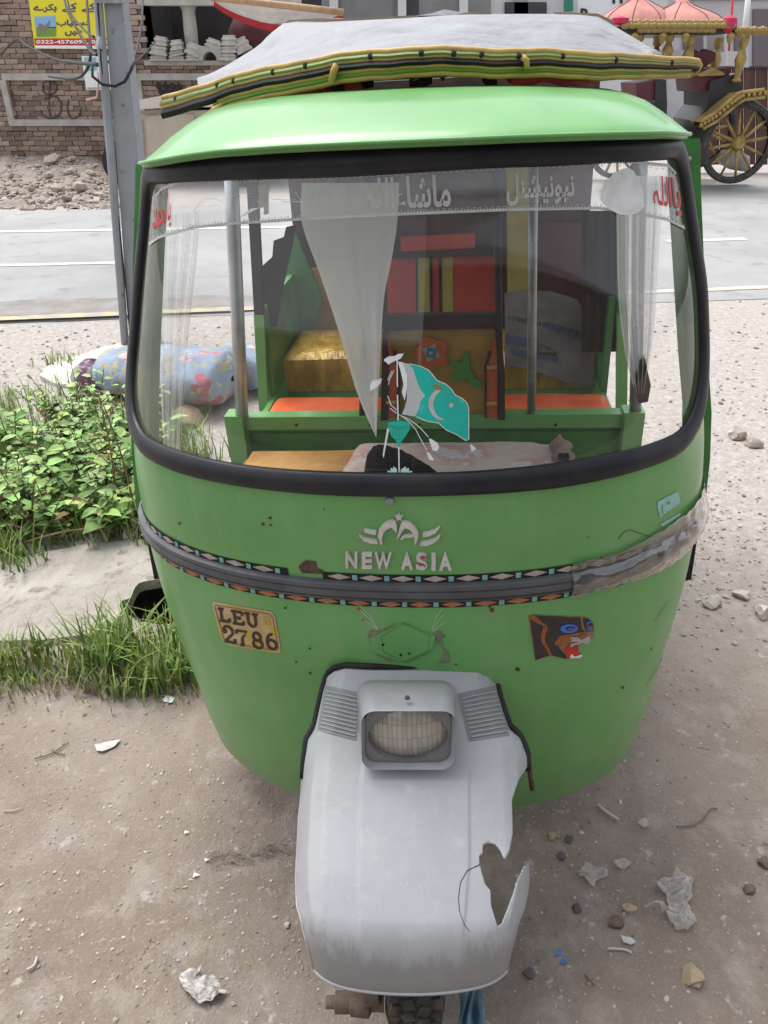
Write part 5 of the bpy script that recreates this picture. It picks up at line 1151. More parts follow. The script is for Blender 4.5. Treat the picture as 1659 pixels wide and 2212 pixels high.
v_ = _tc(n, 'Object'); mp_ = n.nodes.new('ShaderNodeMapping'); mp_.inputs['Rotation'].default_value = (pi/2, 0, 0); k(v_, mp_.inputs[0])
bk_ = n.nodes.new('ShaderNodeTexBrick'); bk_.offset = 0; bk_.inputs['Scale'].default_value = 1.; bk_.inputs['Brick Width'].default_value = .0085; bk_.inputs['Row Height'].default_value = .026; bk_.inputs['Mortar Size'].default_value = .0008; bk_.inputs['Mortar Smooth'].default_value = .6
bk_.inputs['Color1'].default_value = (.36, .345, .29, 1); bk_.inputs['Color2'].default_value = (.27, .25, .20, 1); bk_.inputs['Mortar'].default_value = (.17, .15, .115, 1); k(mp_.outputs[0], bk_.inputs['Vector'])
no = n.nodes.new('ShaderNodeTexNoise'); no.inputs['Scale'].default_value = 16; no.inputs['Detail'].default_value = 6; k(v_, no.inputs['Vector'])
rr_ = n.nodes.new('ShaderNodeMapRange'); rr_.inputs[1].default_value = .4; rr_.inputs[2].default_value = .7; rr_.inputs[4].default_value = .55; k(no.outputs['Fac'], rr_.inputs[0])
xx_ = n.nodes.new('ShaderNodeMix'); xx_.data_type = 'RGBA'; k(rr_.outputs[0], xx_.inputs[0]); k(bk_.outputs['Color'], xx_.inputs[6]); xx_.inputs[7].default_value = (.40, .37, .30, 1); k(xx_.outputs[2], p.inputs['Base Color'])
bp = n.nodes.new('ShaderNodeBump'); bp.inputs['Strength'].default_value = .5; bp.inputs['Distance'].default_value = .0015; k(bk_.outputs['Fac'], bp.inputs['Height']); bp.invert = True; k(bp.outputs[0], p.inputs['Normal'])
rp('headlamp_lens', m, LENS, mud, True)
m = MB(); Pn = []
for kk in range(8):
    r = kk/7; Pn.append([w2l((HX+.064*r*cos(a), 1.02-.03*r*r, HZ+.053*r*sin(a))) for a in [2*pi*i/24 for i in range(24)]])
m.grid(Pn, closev=True); rp('headlamp_reflector', m, pm('tarnished_reflector', (.5, .48, .42), .35, metal=.8, col2=(.3, .26, .2), nscale=30), mud, True)
m = MB(); m.lathe([(0, .004), (.004, .003), (.005, 0)], 8, w2l((HX-.002, .97, .726)), None); rp('headlamp_screw', m, RUST, mud)

# ---- front wheel
WX, WY, WZ, WR = wx(900, .72, .26), .93, .207, .207
TYRE = pm('dusty_tyre_rubber', (.03, .029, .028), .8, col2=(.09, .075, .06), nscale=22, nlo=.42, nhi=.7, bump=.2, bscale=120)
wc = Vector((WX, WY, WZ)); WM = Euler((0, pi/2, 0)).to_matrix()
m = MB(); prof = [(.115, -.042), (.14, -.052), (.175, -.054), (.193, -.048), (.199, -.036), (.202, -.015), (.202, .015), (.199, .036), (.193, .048), (.175, .054), (.14, .052), (.115, .042)]
m.lathe(prof, 60, wc, WM); m.v = [w2l(v) for v in m.v]; wh = empty('front_wheel', (0, 0, 0)); wh.parent = RK; 
rp('tyre', m, TYRE, wh, 40)
m = MB()
for kx, (xo, tw, ph) in enumerate(((-.038, .014, 0), (-.0135, .020, .5), (.0135, .020, 0), (.038, .014, .5))):
    for i in range(38):
        a = 2*pi*(i+ph)/38; R = Matrix.Rotation(a, 3, 'X'); c_ = wc+R @ Vector((xo, 0, .2005-abs(xo)*.07))
        m.box(c_, (tw, .026, .012), R @ Euler((0, 0, .25*(1 if kx % 2 else -1))).to_matrix())
m.v = [w2l(v) for v in m.v]; tag(rp('tread_block', m, TYRE, wh), kind='stuff')
m = MB(); m.lathe([(.02, -.05), (.05, -.045), (.06, -.02), (.10, -.03), (.118, -.042), (.118, .042), (.10, .03), (.06, .02), (.05, .045), (.02, .05)], 36, wc, WM); m.v = [w2l(v) for v in m.v]; rp('rim', m, STEEL, wh, 30)
KN = pm('rusty_dusty_iron', (.16, .115, .08), .85, col2=(.09, .06, .045), nscale=25, bump=.4, bscale=60)
m = MB(); kx = lambda px, py, Y: at(px, py, Y)
q = kx(770, 2165, .76); 
m.lathe([(0, -.055), (.011, -.055), (.011, -.04), (.019, -.038), (.019, -.012), (.023, -.010), (.026, .022), (.016, .028), (.016, .05), (0, .05)], 14, q, WM)
m.tube([q+Vector((.025, 0, 0)), q+Vector((.02, .08, .06)), q+Vector((.015, .17, .20))], .017, 10); m.box(q+Vector((.02, .01, .012)), (.03, .05, .04), (.3, .1, .2)); m.v = [w2l(v) for v in m.v]; rp('fork_arm', m, KN, smooth=40)
for s in (-1, 1):
    m = MB(); m.lathe([(.10, -.045), (.14, -.054), (.185, -.052), (.203, -.03), (.203, .03), (.185, .052), (.14, .054), (.10, .045)], 36, (s*.53, 2.75, .205-s*.027), WM); w2 = empty('rear_wheel', (0, 0, 0)); w2.parent = RK; rp('tyre', m, TYRE, w2, 40)
    m = MB(); m.lathe([(0, -.03), (.10, -.03), (.104, -.045), (.104, .045), (.10, .03), (0, .03)], 24, (s*.53, 2.75, .205-s*.027), WM); rp('rim', m, STEEL, w2, 40)

# ---- roof rack edge: padded strip with yellow piping
EDGE = [(352, 214), (385, 204), (440, 187), (500, 168), (600, 146), (720, 123), (800, 114), (900, 107), (1000, 108), (1100, 112), (1200, 113), (1300, 119), (1400, 126), (1470, 128), (1508, 132)]
def ry(x): return 1.40+.22*((x-900)/560)**2
EP = spline([(x, y, 0) for x, y in EDGE], 5)
def ed(t0, x0=352, x1=1510, jig=1.0):
    out = []
    for p in EP:
        if x0 <= p.x <= x1:
            sag = jig*(2.2*sin(p.x*.031)+1.4*sin(p.x*.083+1)); out.append(lat(p.x, p.y+t0*interp(p.x, [352, 500, 860, 1300, 1510], [1.25, 1.1, 1., .9, .55])+sag*.6, ry(p.x)))
    return out
rack = None
def rstrip(name, t0, t1, mat, x0=352, x1=1510, bulge=.006, parent=None):
    A, B = ed(t0, x0, x1), ed(t1, x0, x1); m = MB()
    m.grid([[lerp(a, b, v)+Vector((0, -bulge*sin(pi*v)+(.0)-.002, 0)) for v in (0, .25, .5, .75, 1)]+[lerp(b, a, v)+Vector((0, .014, 0)) for v in (0, 1)] for a, b in zip(A, B)], closev=True); return rp(name, m, mat, parent, smooth=50)
rack = rstrip('rack_edge_band', 1, 16, LGREEN); rstrip('rack_black_band', 17, 36, BLACK, bulge=.010, parent=rack); rstrip('rack_lower_band', 38, 52, pm('green_vinyl_strip', (.09, .24, .02), .4, col2=(.2, .22, .04), nscale=14), 455, 1500, parent=rack)
for t0, x0, x1 in ((0, 352, 1510), (16, 352, 1510), (36, 470, 1490), (53, 455, 1490)):
    m = MB(); m.tube(ed(t0, x0, x1), .0052, 8); rp('rack_piping', m, YPIPE, rack, True)
m = MB(); m.tube([lat(x, y, 1.52) for x, y in ((448, 255), (462, 238), (490, 222), (540, 205), (600, 190), (720, 168))], .0055, 8); rp('rack_piping', m, YPIPE, rack, True)
m = MB(); m.tube([lat(x, y, ry(720)-.014) for x, y in ((728, 140), (722, 152), (716, 176))], .006, 8); rp('piping_joint', m, YPIPE, rack, True); m = MB(); m.tube([lat(x, y, ry(1130)-.014) for x, y in ((1128, 124), (1137, 130), (1138, 150))], .005, 8); rp('piping_joint', m, YPIPE, rack, True)
m = MB(); m.tube([lat(x, y, ry(352)) for x, y in ((352, 214), (350, 226), (358, 234), (372, 240))], [.005, .006, .006, .002], 8); rp('piping_joint', m, YPIPE, rack, True); m = MB(); m.tube([lat(x, y, ry(1508)) for x, y in ((1508, 132), (1513, 142), (1505, 156), (1485, 165))], .0045, 8); rp('piping_joint', m, YPIPE, rack, True)
for x in (380, 470, 505, 590, 660, 800, 910, 980, 1040, 1120, 1215, 1330, 1450):
    y = polyat([(p.x, p.y) for p in EP], x); m = MB(); m.lathe([(0, .004), (.004, .002), (.005, 0)], 8, lat(x, y+8, ry(x)-.006), Euler((pi/2, 0, 0)).to_matrix()); rp('rack_stud', m, BROWN, rack)
# frame of the rack and dark things stored under it
for x in (560, 740, 900, 1060, 1250): a = lat(x, 190, 1.62); m = MB(); m.box((a.x, 1.82, 1.626), (.02, .5, .016)); rp('rack_bar', m, BROWN)
m = MB(); m.box((.02, 2.0, 1.640), (.62, .8, .012)); rp('rack_board', m, BROWN)
for nm, x0, x1, mt, lb in (('folded_red_cloth', 620, 735, REDV, 'dark red folded cloth stuffed under the roof rack, left of the middle'), ('folded_orange_cloth', 738, 770, OR2, 'small orange cloth roll stuffed under the roof rack'), ('folded_maroon_cloth', 1100, 1290, REDV, 'dark red cloth stuffed under the right half of the roof rack')):
    a, b = lat(x0, 175, 1.62), lat(x1, 175, 1.62); m = MB(); m.tube([(lerp(a.x, b.x, u), 1.60+.01*sin(u*9), 1.630+.006*sin(u*5)) for u in [k/8 for k in range(9)]], [.012]+[.02+.003*sin(k*2) for k in range(7)]+[.012], 10, flat=1.3); rtop(nm, m, mt, lb, 'cloth', smooth=True)
m = MB(); c_ = lat(925, 172, 1.56); P = []
for i in range(9):
    P.append([c_+Vector(((.055*(u-.5)+.006*nz((i, u*9, 1), .9)), .03*(i/8)+.008*nz((i, u*5, 3), .8), .022*sin(pi*u)*sin(pi*(i+1)/10)+.006*nz((i, u*7, 7), 1.1))) for u in [k/12 for k in range(13)]])
m.grid(P); rtop('plastic_bag', m, see_through('bag_film', (.7, .7, .7), .35, .15, 1.2), 'small clear plastic bag tucked on the green roof hood', 'bag', smooth=True)
# tarpaulin on the roof
TARP = pm('grey_white_tarpaulin', (.245, .25, .265), .6, col2=(.21, .214, .228), nscale=5, col3=(.19, .19, .205), n3scale=11, n3lo=.55, n3hi=.8, bump=1., bscale=5, bdist=.035, stretch=(1, 1.6, 1))
TOPL = [(432, 172), (500, 135), (560, 98), (590, 68), (612, 50), (640, 46), (700, 47), (860, 40), (1000, 31), (1150, 30), (1250, 31), (1295, 36), (1320, 52), (1380, 88), (1425, 117)]
m = MB(); P = []; NN = 66
for i in range(NN+1):
    u = i/NN; x = lerp(430, 1428, u); yb = polyat([(p.x, p.y) for p in EP], x)+6; yt = min(polyat(TOPL, x), yb-4); b_ = lat(x, yb, ry(x)+.012); hgt = (yb-yt)/80
    yy = 1.45+.5*min(1, hgt)**.8; t_ = lat(lerp(x, 930, .0), yt, max(yy, b_.y+.03)); row = []
    for v in [k/14 for k in range(15)]:
        q = lerp(b_, t_, v); row.append(q+Vector((0, -.02*sin(pi*v)*hgt, .012*sin(pi*v)*hgt+(.010*mnoise.noise(Vector((u*9+v*3, v*2.5, 1)))+.005*mnoise.noise(Vector((u*30-v*14, v*4, 5)))+.004*mnoise.noise(Vector((u*6+v*16, v*11-u*9, 8))))*sin(pi*min(1, v*1.1)))))
    row += [t_+Vector((0, .12, .004)), t_+Vector((0, .45, -.015)), t_+Vector((0, .9, -.06))]; P.append(row)
m.grid(P); tarp = rtop('tarpaulin', m, TARP, 'grey white tarpaulin stretched over the humped load on the rickshaw roof', 'tarpaulin', smooth=True)
m = MB(); m.prism([(1118, 58), (1124, 54), (1128, 57), (1128, 62), (1121, 63)], lambda x, y, h: lat(x, y, 1.70)+Vector((0, -h, 0)), 0, .002) if False else None
CARD = pm('weathered_cardboard', (.36, .29, .21), .85, col2=(.27, .21, .15), nscale=12, bump=.3, bscale=40)
for nm, pts, lb in (('cardboard_sheet', [(605, 60), (622, 44), (690, 40), (735, 41), (900, 34), (905, 41), (745, 49), (700, 50), (640, 50), (615, 66)], 'ragged cardboard edge along the left top of the roof tarpaulin'), ('cardboard_sheet', [(985, 33), (1010, 27), (1060, 25), (1062, 31), (1000, 36)], 'short cardboard scrap at the middle top of the roof tarpaulin'), ('cardboard_sheet', [(1205, 27), (1290, 30), (1322, 44), (1330, 56), (1312, 50), (1286, 37), (1210, 35)], 'bent cardboard edge at the right shoulder of the roof tarpaulin')):
    m = MB(); m.prism([(x, y) for x, y in pts], lambda x, y, h: lat(x, y-1, 1.93)+Vector((0, h, h*.05)), 0, .10); rtop(nm, m, CARD, lb, 'cardboard')
m = MB(); m.prism([(900, 34), (935, 28), (960, 20), (1000, 27), (1010, 33)], lambda x, y, h: lat(x, y, 1.95)+Vector((0, h, 0)), 0, .06); rtop('plastic_sheet_scrap', m, WHT, 'white plastic scrap poking up at the top of the roof tarpaulin', 'plastic')

# ---- things inside the cabin
BLK = pm('floral_blanket', (.46, .38, .32), .9, col2=(.45, .24, .20), nscale=11, nlo=.44, nhi=.62, col3=(.47, .46, .45), n3scale=13, n3lo=.57, n3hi=.62, bump=.5, bscale=90, bdist=.004, sheen=.3)
m = MB(); P = []
bx0, bx1 = latz(765, 950, SEATZ+.02).x, latz(1232, 950, SEATZ+.02).x
for i in range(31):
    u = i/30; row = []
    for j in range(19):
        v = j/18; x = lerp(bx0, bx1, u)+.008*nz((v*4, u, 2), 1.)-(.02*(1-v) if u < .2 else 0); y = lerp(1.56, 1.985-.012*(u > .85), v)
        e = min(u, 1-u)*30; row.append(Vector((x, y, SEATZ+.024-.022*max(0, 1-e/1.6)**2-.02*max(0, 1-min(v, 1-v)*18/1.5)**2+.005*nz((x*7, y*7, 0), 1.))))
    P.append(row)
m.grid(P); rtop('floral_blanket', m, BLK, 'faded pink floral blanket spread on the driver seat', 'blanket', smooth=True)
m = MB(); c_ = latz(1212, 985, SEATZ+.02); P = []
for i in range(15):
    a = 2*pi*i/14; P.append([c_+Vector(((.022+.010*sin(k*1.3))*cos(a)*(.7 if k in (0, 9) else 1), -.05+.012*k+.0*a, .016+(.020+.005*sin(a*3+k))*sin(a))) for k in range(10)])
m.grid(P); rtop('crumpled_cloth', m, pm('mauve_brown_cloth', (.22, .15, .13), .9, bump=.4, bscale=30), 'crumpled brown cloth at the right end of the floral blanket', 'cloth', smooth=True)
FLEECE = pm('black_fleece', (.010, .010, .012), .95, col2=(.02, .02, .023), nscale=40, bump=1., bscale=60, bdist=.01, spec=.1)
sil = [(786, 1046), (788, 1010), (796, 978), (812, 962), (832, 961), (868, 973), (906, 993), (940, 1016), (962, 1046)]
m = MB(); P = []; SS = spline([(x, y, 0) for x, y in sil], 5); cxp, cyp = 862, 1044
for i in range(13):
    v = -1+2*i/12; k_ = sqrt(max(0, 1-v*v)); row = []
    for j, q in enumerate(SS):
        x = lerp(cxp, q.x, .25+.75*k_); y = lerp(cyp, q.y, k_); n1 = mnoise.noise(Vector((j*.7, i*.8, 3)))*2.2
        row.append(lat(x+n1, y+mnoise.noise(Vector((j*.9, i*.7, 9)))*2.5, 1.42+.055*v))
    P.append(row)
m.grid(P); rtop('black_fleece_cloth', m, FLEECE, 'fluffy black cloth heaped behind the flag sticker at the windscreen foot', 'cloth', smooth=False)
# white sheets standing in for sky reflections in the windscreen
SHEER = see_through('sheer_white_reflection', (.97, .98, 1.), .82, .5, .0, dust=(6., .9)); PLEAT_REFL = see_through('pleated_white_reflection', (.95, .95, .95), .55, .4, .5)
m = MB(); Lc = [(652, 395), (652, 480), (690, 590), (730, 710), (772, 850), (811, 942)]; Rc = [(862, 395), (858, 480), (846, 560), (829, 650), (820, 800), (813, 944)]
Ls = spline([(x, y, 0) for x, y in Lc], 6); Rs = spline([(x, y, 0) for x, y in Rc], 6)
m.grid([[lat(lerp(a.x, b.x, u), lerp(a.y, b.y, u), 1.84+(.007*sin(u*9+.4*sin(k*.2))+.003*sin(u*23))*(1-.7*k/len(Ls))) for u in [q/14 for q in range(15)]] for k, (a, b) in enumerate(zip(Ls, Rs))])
rtop('sheer_reflection_sheet', m, SHEER, 'sheer white sheet standing in for a windscreen sky reflection, tapering to a point in the middle of the cabin', 'reflection_sheet', smooth=True)
m = MB(); Lc = [(1330, 380), (1332, 480), (1336, 640), (1350, 760), (1372, 850)]; Rc = [(1432, 380), (1428, 480), (1420, 600), (1412, 720), (1392, 850)]
Ls = spline([(x, y, 0) for x, y in Lc], 6); Rs = spline([(x, y, 0) for x, y in Rc], 6)
m.grid([[lat(lerp(a.x, b.x, u), lerp(a.y, b.y, u), 1.93+.016*sin(u*26)) for u in [q/30 for q in range(31)]] for a, b in zip(Ls, Rs)])
rtop('pleated_reflection_sheet', m, PLEAT_REFL, 'pleated white drape, mostly a stand-in for sky reflections, gathered at the right side of the cabin', 'reflection_sheet', smooth=True)  # drape shape that mostly carries the sky reflection on the glass
m = MB(); m.prism([(1378, 800), (1392, 770), (1406, 832), (1400, 868), (1380, 872), (1372, 842)], lambda x, y, h: lat(x, y, 1.92)+Vector((0, h, 0)), 0, .02); rtop('dark_rag', m, BROWN, 'dark rag tied at the foot of the right white sheet', 'rag')
m = MB(); Lc = [(336, 470), (338, 560), (340, 700), (348, 860), (356, 1000)]; Rc = [(432, 455), (425, 560), (410, 700), (398, 860), (388, 1005)]
Ls = spline([(x, y, 0) for x, y in Lc], 6); Rs = spline([(x, y, 0) for x, y in Rc], 6)
m.grid([[lat(lerp(a.x, b.x, u), lerp(a.y, b.y, u), 1.62+.012*sin(u*23+k*.1)) for u in [q/26 for q in range(27)]] for k, (a, b) in enumerate(zip(Ls, Rs))])
rtop('pleated_reflection_sheet', m, see_through('thin_clear_reflection', (.95, .96, .97), .22, .3, .8, dust=(5., .42)), 'thin see-through sheet standing in for white reflection streaks at the left of the windscreen', 'reflection_sheet', smooth=True)  # pale streaks of reflection on the glass, built as a pleated sheet
# printed sack on the rear seat, right side
z7 = Z(1150, 1000, 2300, 1659)
def pk(x, y, h=0.): return lat(x, y, 2.70-h)+Vector((0, .0006*(800-y), 0))
m = MB(); m.prism([(1092, 648), (1130, 640), (1200, 645), (1252, 660), (1272, 690), (1286, 745), (1283, 830), (1240, 828), (1150, 800), (1092, 790)], lambda x, y, h: pk(x, y, h), 0, .014)
sk = rtop('printed_sack', m, pm('dusty_white_sack', (.17, .155, .155), .7, col2=(.12, .105, .105), nscale=14, bump=.4, bscale=9, bdist=.02), 'white printed sack lying on the right rear seat', 'sack')
def on_sack(name, polys, mat, h=.017):
    for pl in polys:
        m2 = MB(); m2.prism(pl, lambda x, y, hh: pk(x, y, hh), h-.003, h); m2.v = [RKM @ (v-Vector((0, 1.4, 0))) for v in m2.v]; sub(name, m2, mat, sk)
BLU = pm('blue_print', (.06, .08, .15), .6)
on_sack('blue_print_bar', [zp(z7, [(855, 55), (1025, 105), (1030, 145), (860, 85)]), zp(z7, [(665, 112), (780, 130), (780, 165), (665, 148)]), zp(z7, [(690, 170), (900, 205), (900, 225), (700, 195)])], BLU)
on_sack('print_frame', [stroke(zp(z7, q), 1.2) for q in ([(780, 130), (900, 185), (905, 222), (785, 190)], [(820, 148), (822, 205)], [(860, 165), (862, 215)])], INK)
for s_, q in (('Reg No.422, NTN No. 2090873-9', [(1100, 692), (1262, 722), (1262, 736), (1100, 704)]),):
    m2 = quad_text(s_, q, lambda x, y: pk(x, y, .018), .01, mirror=True, res=2); m2.v = [RKM @ (v-Vector((0, 1.4, 0))) for v in m2.v]; sub('printed_line', m2, INK, sk)
# blue rag by the wheel
m = MB(); P = []
for i in range(13):
    u = i/12; P.append([at(lerp(988, 1046, u)+6*sin(v*4+u*5)-8*v*(u-.3), lerp(2138, 2232, v), .755+.014*sin(u*17+v*3)+.012*sin(v*5)) for v in [k/9 for k in range(10)]])
m.grid(P); thing('blue_rag', m, pm('faded_blue_cloth', (.14, .25, .33), .9, col2=(.09, .17, .24), nscale=18, bump=.5, bscale=40), 'dusty blue rag hanging beside the front tyre', 'rag', smooth=True)
# ------------------------------------------------------------------ ornate carriage across the road
CY = 12.9; GOLDP = pm('gold_ornament', (.38, .265, .085), .5, col2=(.24, .16, .05), nscale=9, metal=.2, bump=.4, bscale=30); CBLK = pm('carriage_black', (.022, .022, .026), .4); CMAR = pm('carriage_maroon', (.10, .018, .022), .5)
PINK = pm('faded_pink_cloth', (.50, .225, .19), .85, col2=(.40, .175, .15), nscale=3)
gp = gz(1588, 385); car = empty('horse_carriage', (gp.x-1, CY+.6, 0), 'ornate black and gold carriage with two pink domes across the road', 'carriage')
def ca(x, y, d=0.): return at(x, y, CY)+Vector((0, d, 0))
K = (CY*cos(PITCH)+.7)/FPX
def cwheel(px, py, r, d, spokes=12):
    c = ca(px, py, d); M = Euler((pi/2, 0, .12)).to_matrix()
    wv_ = empty('wheel', c-car.location); wv_.parent = car
    m = MB(); m.lathe([(r*.86, -.03), (r*.88, -.045), (r*.97, -.045), (r, -.02), (r, .02), (r*.97, .045), (r*.88, .045), (r*.86, .03)], 44, (0, 0, 0), M); m.f = m.f; o = link('tyre', m.mesh('tyre', TYRE, 40), wv_)
    m = MB(); m.lathe([(r*.83, -.025), (r*.87, -.03), (r*.87, .03), (r*.83, .025)], 44, (0, 0, 0), M); link('rim', m.mesh('rim', CBLK, 40), wv_)
    for i in range(spokes):
        a = 2*pi*(i+.3)/spokes; m = MB(); m.tube([M @ Vector((.07*cos(a), .07*sin(a), 0)), M @ Vector((r*.45*cos(a), r*.45*sin(a), 0)), M @ Vector((r*.85*cos(a), r*.85*sin(a), 0))], [.026, .024, .018], 8); link('spoke', m.mesh('spoke', GOLDP, True), wv_)
    m = MB(); m.lathe([(0, -.13), (.05, -.13), (.06, -.1), (.095, -.07), (.10, .04), (.07, .08), (0, .08)], 18, (0, 0, 0), M); link('hub', m.mesh('hub', GOLDP, 40), wv_)
cwheel(1588, 308, 79*K, -.1); cwheel(1588, 296, 79*K, 1.35); cwheel(1330, 318, 60*K, -.1); cwheel(1330, 310, 60*K, 1.35)
def cp(name, polys, mat, d0, d1):
    m = MB()
    for pl in polys: m.prism(pl, lambda x, y, h: ca(x, y)+Vector((0, h, 0)), d0, d1)
    return part(name, m, mat, car)
cp('carriage_tub', [[(1420, 176), (1444, 172), (1446, 230), (1442, 276), (1508, 300), (1506, 262), (1532, 232), (1540, 176), (1600, 158), (1612, 200), (1560, 242), (1530, 300), (1500, 330), (1420, 330)]], CBLK, .1, 1.1)
cp('rear_seat', [[(1506, 150), (1590, 146), (1580, 195), (1510, 200)]], CMAR, .2, 1.0); cp('rear_backrest', [[(1510, 122), (1526, 106), (1540, 112), (1548, 104), (1572, 112), (1570, 130), (1540, 150), (1506, 150)]], CMAR, .45, .6)
cp('front_seat', [[(1380, 180), (1440, 170), (1440, 215), (1382, 220)]], CMAR, .15, 1.0); cp('step_box', [[(1385, 225), (1412, 223), (1412, 320), (1385, 320)], [(1416, 240), (1436, 240), (1436, 325), (1416, 325)]], CBLK, -.1, .2)
cp('gold_seat_crest', [[(1514, 160), (1536, 150), (1548, 145), (1560, 152), (1572, 158), (1572, 163), (1514, 165)]], GOLDP, .12, .2)
# fenders with rows of gold beads
m = MB(); f1 = [(1497, 262), (1530, 242), (1565, 212), (1582, 200), (1632, 194)]; f2 = [(1504, 274), (1536, 254), (1572, 224), (1588, 212), (1634, 206)]
m.grid([[ca(a[0], a[1], -.28), ca(a[0], a[1], .12), ca(b[0], b[1], .12), ca(b[0], b[1], -.28)] for a, b in zip(f1, f2)], closev=True); fnd = part('fender', m, GOLDP, car)
m = MB()
for a, b in zip(f1, f1[1:]): m.tube([ca(a[0], a[1]-1, -.3), ca(b[0], b[1]-1, -.3)], .028, 8)
for a, b in zip(f2, f2[1:]): m.tube([ca(a[0], a[1]+2, -.3), ca(b[0], b[1]+2, -.3)], .026, 8)
part('fender_moulding', m, GOLDP, car, True)
bead = MB(); bead.lathe([(0, 1.1), (.8, .7), (1, 0), (.8, -.7), (0, -1.1)], 8); bead = bead.mesh('gold_bead', GOLDP, True)
def add_bead(p, r, name='gold_bead'):
    o = link(name, bead, car, p-car.location); o.scale = (r, r, r)
for i in range(18):
    u = i/17*3.999; k_ = int(u); a, b = f1[k_], f1[k_+1]; t = u-k_; add_bead(ca(lerp(a[0], b[0], t)+2, lerp(a[1], b[1], t)+6, -.31), .03)
for i in range(15):
    a = -1.35+i*.15; add_bead(ca(1588+92*sin(a+.9)*.95, 308-90*cos(a+.9)*.95, .25), .03)
m = MB(); m.tube([ca(1588+96*sin(a), 306-96*cos(a), .3) for a in [-.3+.17*i for i in range(12)]], .07, 6, flat=2.2); part('wheel_arch', m, CBLK, car, True)
# posts, canopy, fringe, domes
def cpost(px, y0, y1, d, r=.05):
    m = MB(); top, bot = ca(px, y0, d), ca(px, y1, d); h = top.z-bot.z
    m.lathe([(r, 0), (r*1.5, .04*h), (r*.9, .1*h), (r*1.2, .3*h), (r*1.9, .5*h), (r*1.1, .68*h), (r*.8, .75*h), (r*1.4, .8*h), (r*1.5, 1.*h)], 12, (bot.x, bot.y, bot.z)); part('gold_post', m, GOLDP, car, 50)
for px, y0, y1, d in ((1372, 70, 150, 0), (1436, 72, 148, 0), (1462, 72, 172, 1.2), (1478, 72, 170, 0), (1590, 78, 178, 0), (1602, 75, 180, 1.2)): cpost(px, y0, y1, d, .045 if d == 0 else .05)
cp('canopy_board', [[(1290, 70), (1300, 58), (1576, 58), (1580, 72), (1500, 76), (1300, 76)]], CBLK, -.15, 1.35)
def bump_row(x0, x1, y, n, d, r):
    for i in range(n): add_bead(ca(lerp(x0, x1, i/(n-1)), y+.6*sin(i*1.9), d), r*(1+.12*sin(i*2.3)), 'gold_fringe_bead')
bump_row(1338, 1570, 50, 44, -.2, .034); bump_row(1338, 1572, 57, 44, -.22, .038); bump_row(1372, 1530, 66, 32, -.2, .034); bump_row(1580, 1640, 66, 11, -.2, .04); bump_row(1584, 1640, 72, 11, -.18, .035)
cp('fringe_backing', [[(1334, 47), (1574, 47), (1576, 62), (1336, 62)], [(1366, 60), (1534, 60), (1532, 72), (1368, 72)], [(1576, 62), (1642, 62), (1642, 76), (1580, 76)]], GOLDP, -.17, -.1)
for px in (1362, 1422, 1470, 1566): p = ca(px, 80, -.2); m = MB(); m.lathe([(0, .06), (.05, .03), (.06, 0), (.03, -.07), (0, -.1)], 8, p); part('gold_pendant', m, GOLDP, car)
for px, top, wd in ((1395, -28, 78), (1492, -12, 96)):
    c_ = ca(px, 55, .55); R = wd*K; H = (ca(px, 55).z*0+(at(px, top, CY).z-at(px, 55, CY).z)); m = MB(); P = []
    for i in range(64):
        a = 2*pi*i/64; rib = 1-.035*abs(cos(a*4))**6
        P.append([c_+Vector((R*r*rib*cos(a), .62*r*rib*sin(a), H*h)) for r, h in ((1.02, -.08), (1., .05), (.93, .2), (.8, .37), (.6, .52), (.42, .62), (.27, .72), (.16, .84), (.07, 1.), (0, 1.02))])
    m.grid(P, closeu=True); dm = part('pink_dome', m, PINK, car, True)
    for i in range(8):
        a = 2*pi*(i+.5)/8; m = MB(); m.tube([c_+Vector((R*r*1.005*cos(a), .623*r*sin(a), H*h+.005)) for r, h in ((1., .05), (.93, .2), (.8, .37), (.6, .52), (.42, .62), (.27, .72), (.16, .84))], .0055, 5); part('dome_seam', m, CMAR, car)
m = MB(); p = ca(1566, 50, -.15); m.lathe([(0, .1), (.1, .05), (.12, -.04), (.05, -.12), (0, -.13)], 9, p); part('red_tassel', m, pm('crimson_tassel', (.45, .02, .07), .8), car); m = MB(); p = ca(1334, 46, -.15); m.lathe([(0, .06), (.12, .03), (.12, -.03), (0, -.06)], 9, p); part('red_tassel', m, pm('crimson_tassel', (.45, .02, .07), .8), car)
# white clutter behind the carriage
for px, py, w_, h_, mt, nm, lb in ((1480, 120, 60, 26, WB, 'white_sheet', 'pale sheet hung low behind the carriage posts'), (1545, 90, 36, 44, GB, 'grey_sheet', 'grey sheet hanging behind the carriage canopy'), (1596, 128, 40, 36, WB, 'white_sack', 'white bundle behind the rear carriage post')):
    m = MB(); m.prism([(px-w_/2, py-h_/2), (px+w_/2, py-h_/2+3), (px+w_/2+2, py+h_/2), (px-w_/2, py+h_/2-4)], lambda x, y, h: at(x, y, 14.6)+Vector((0, h, 0)), 0, .15); thing(nm, m, mt, lb, 'sheet')
p = gz(1592, 386); m = rock(ca(1612, 352, .5), .28, 77, .8); thing('white_sack', m, pm('dirty_white_sack', (.5, .48, .45), .8, col2=(.3, .28, .27), nscale=6), 'dirty white sack on the ground behind the big carriage wheel', 'sack', smooth=True)

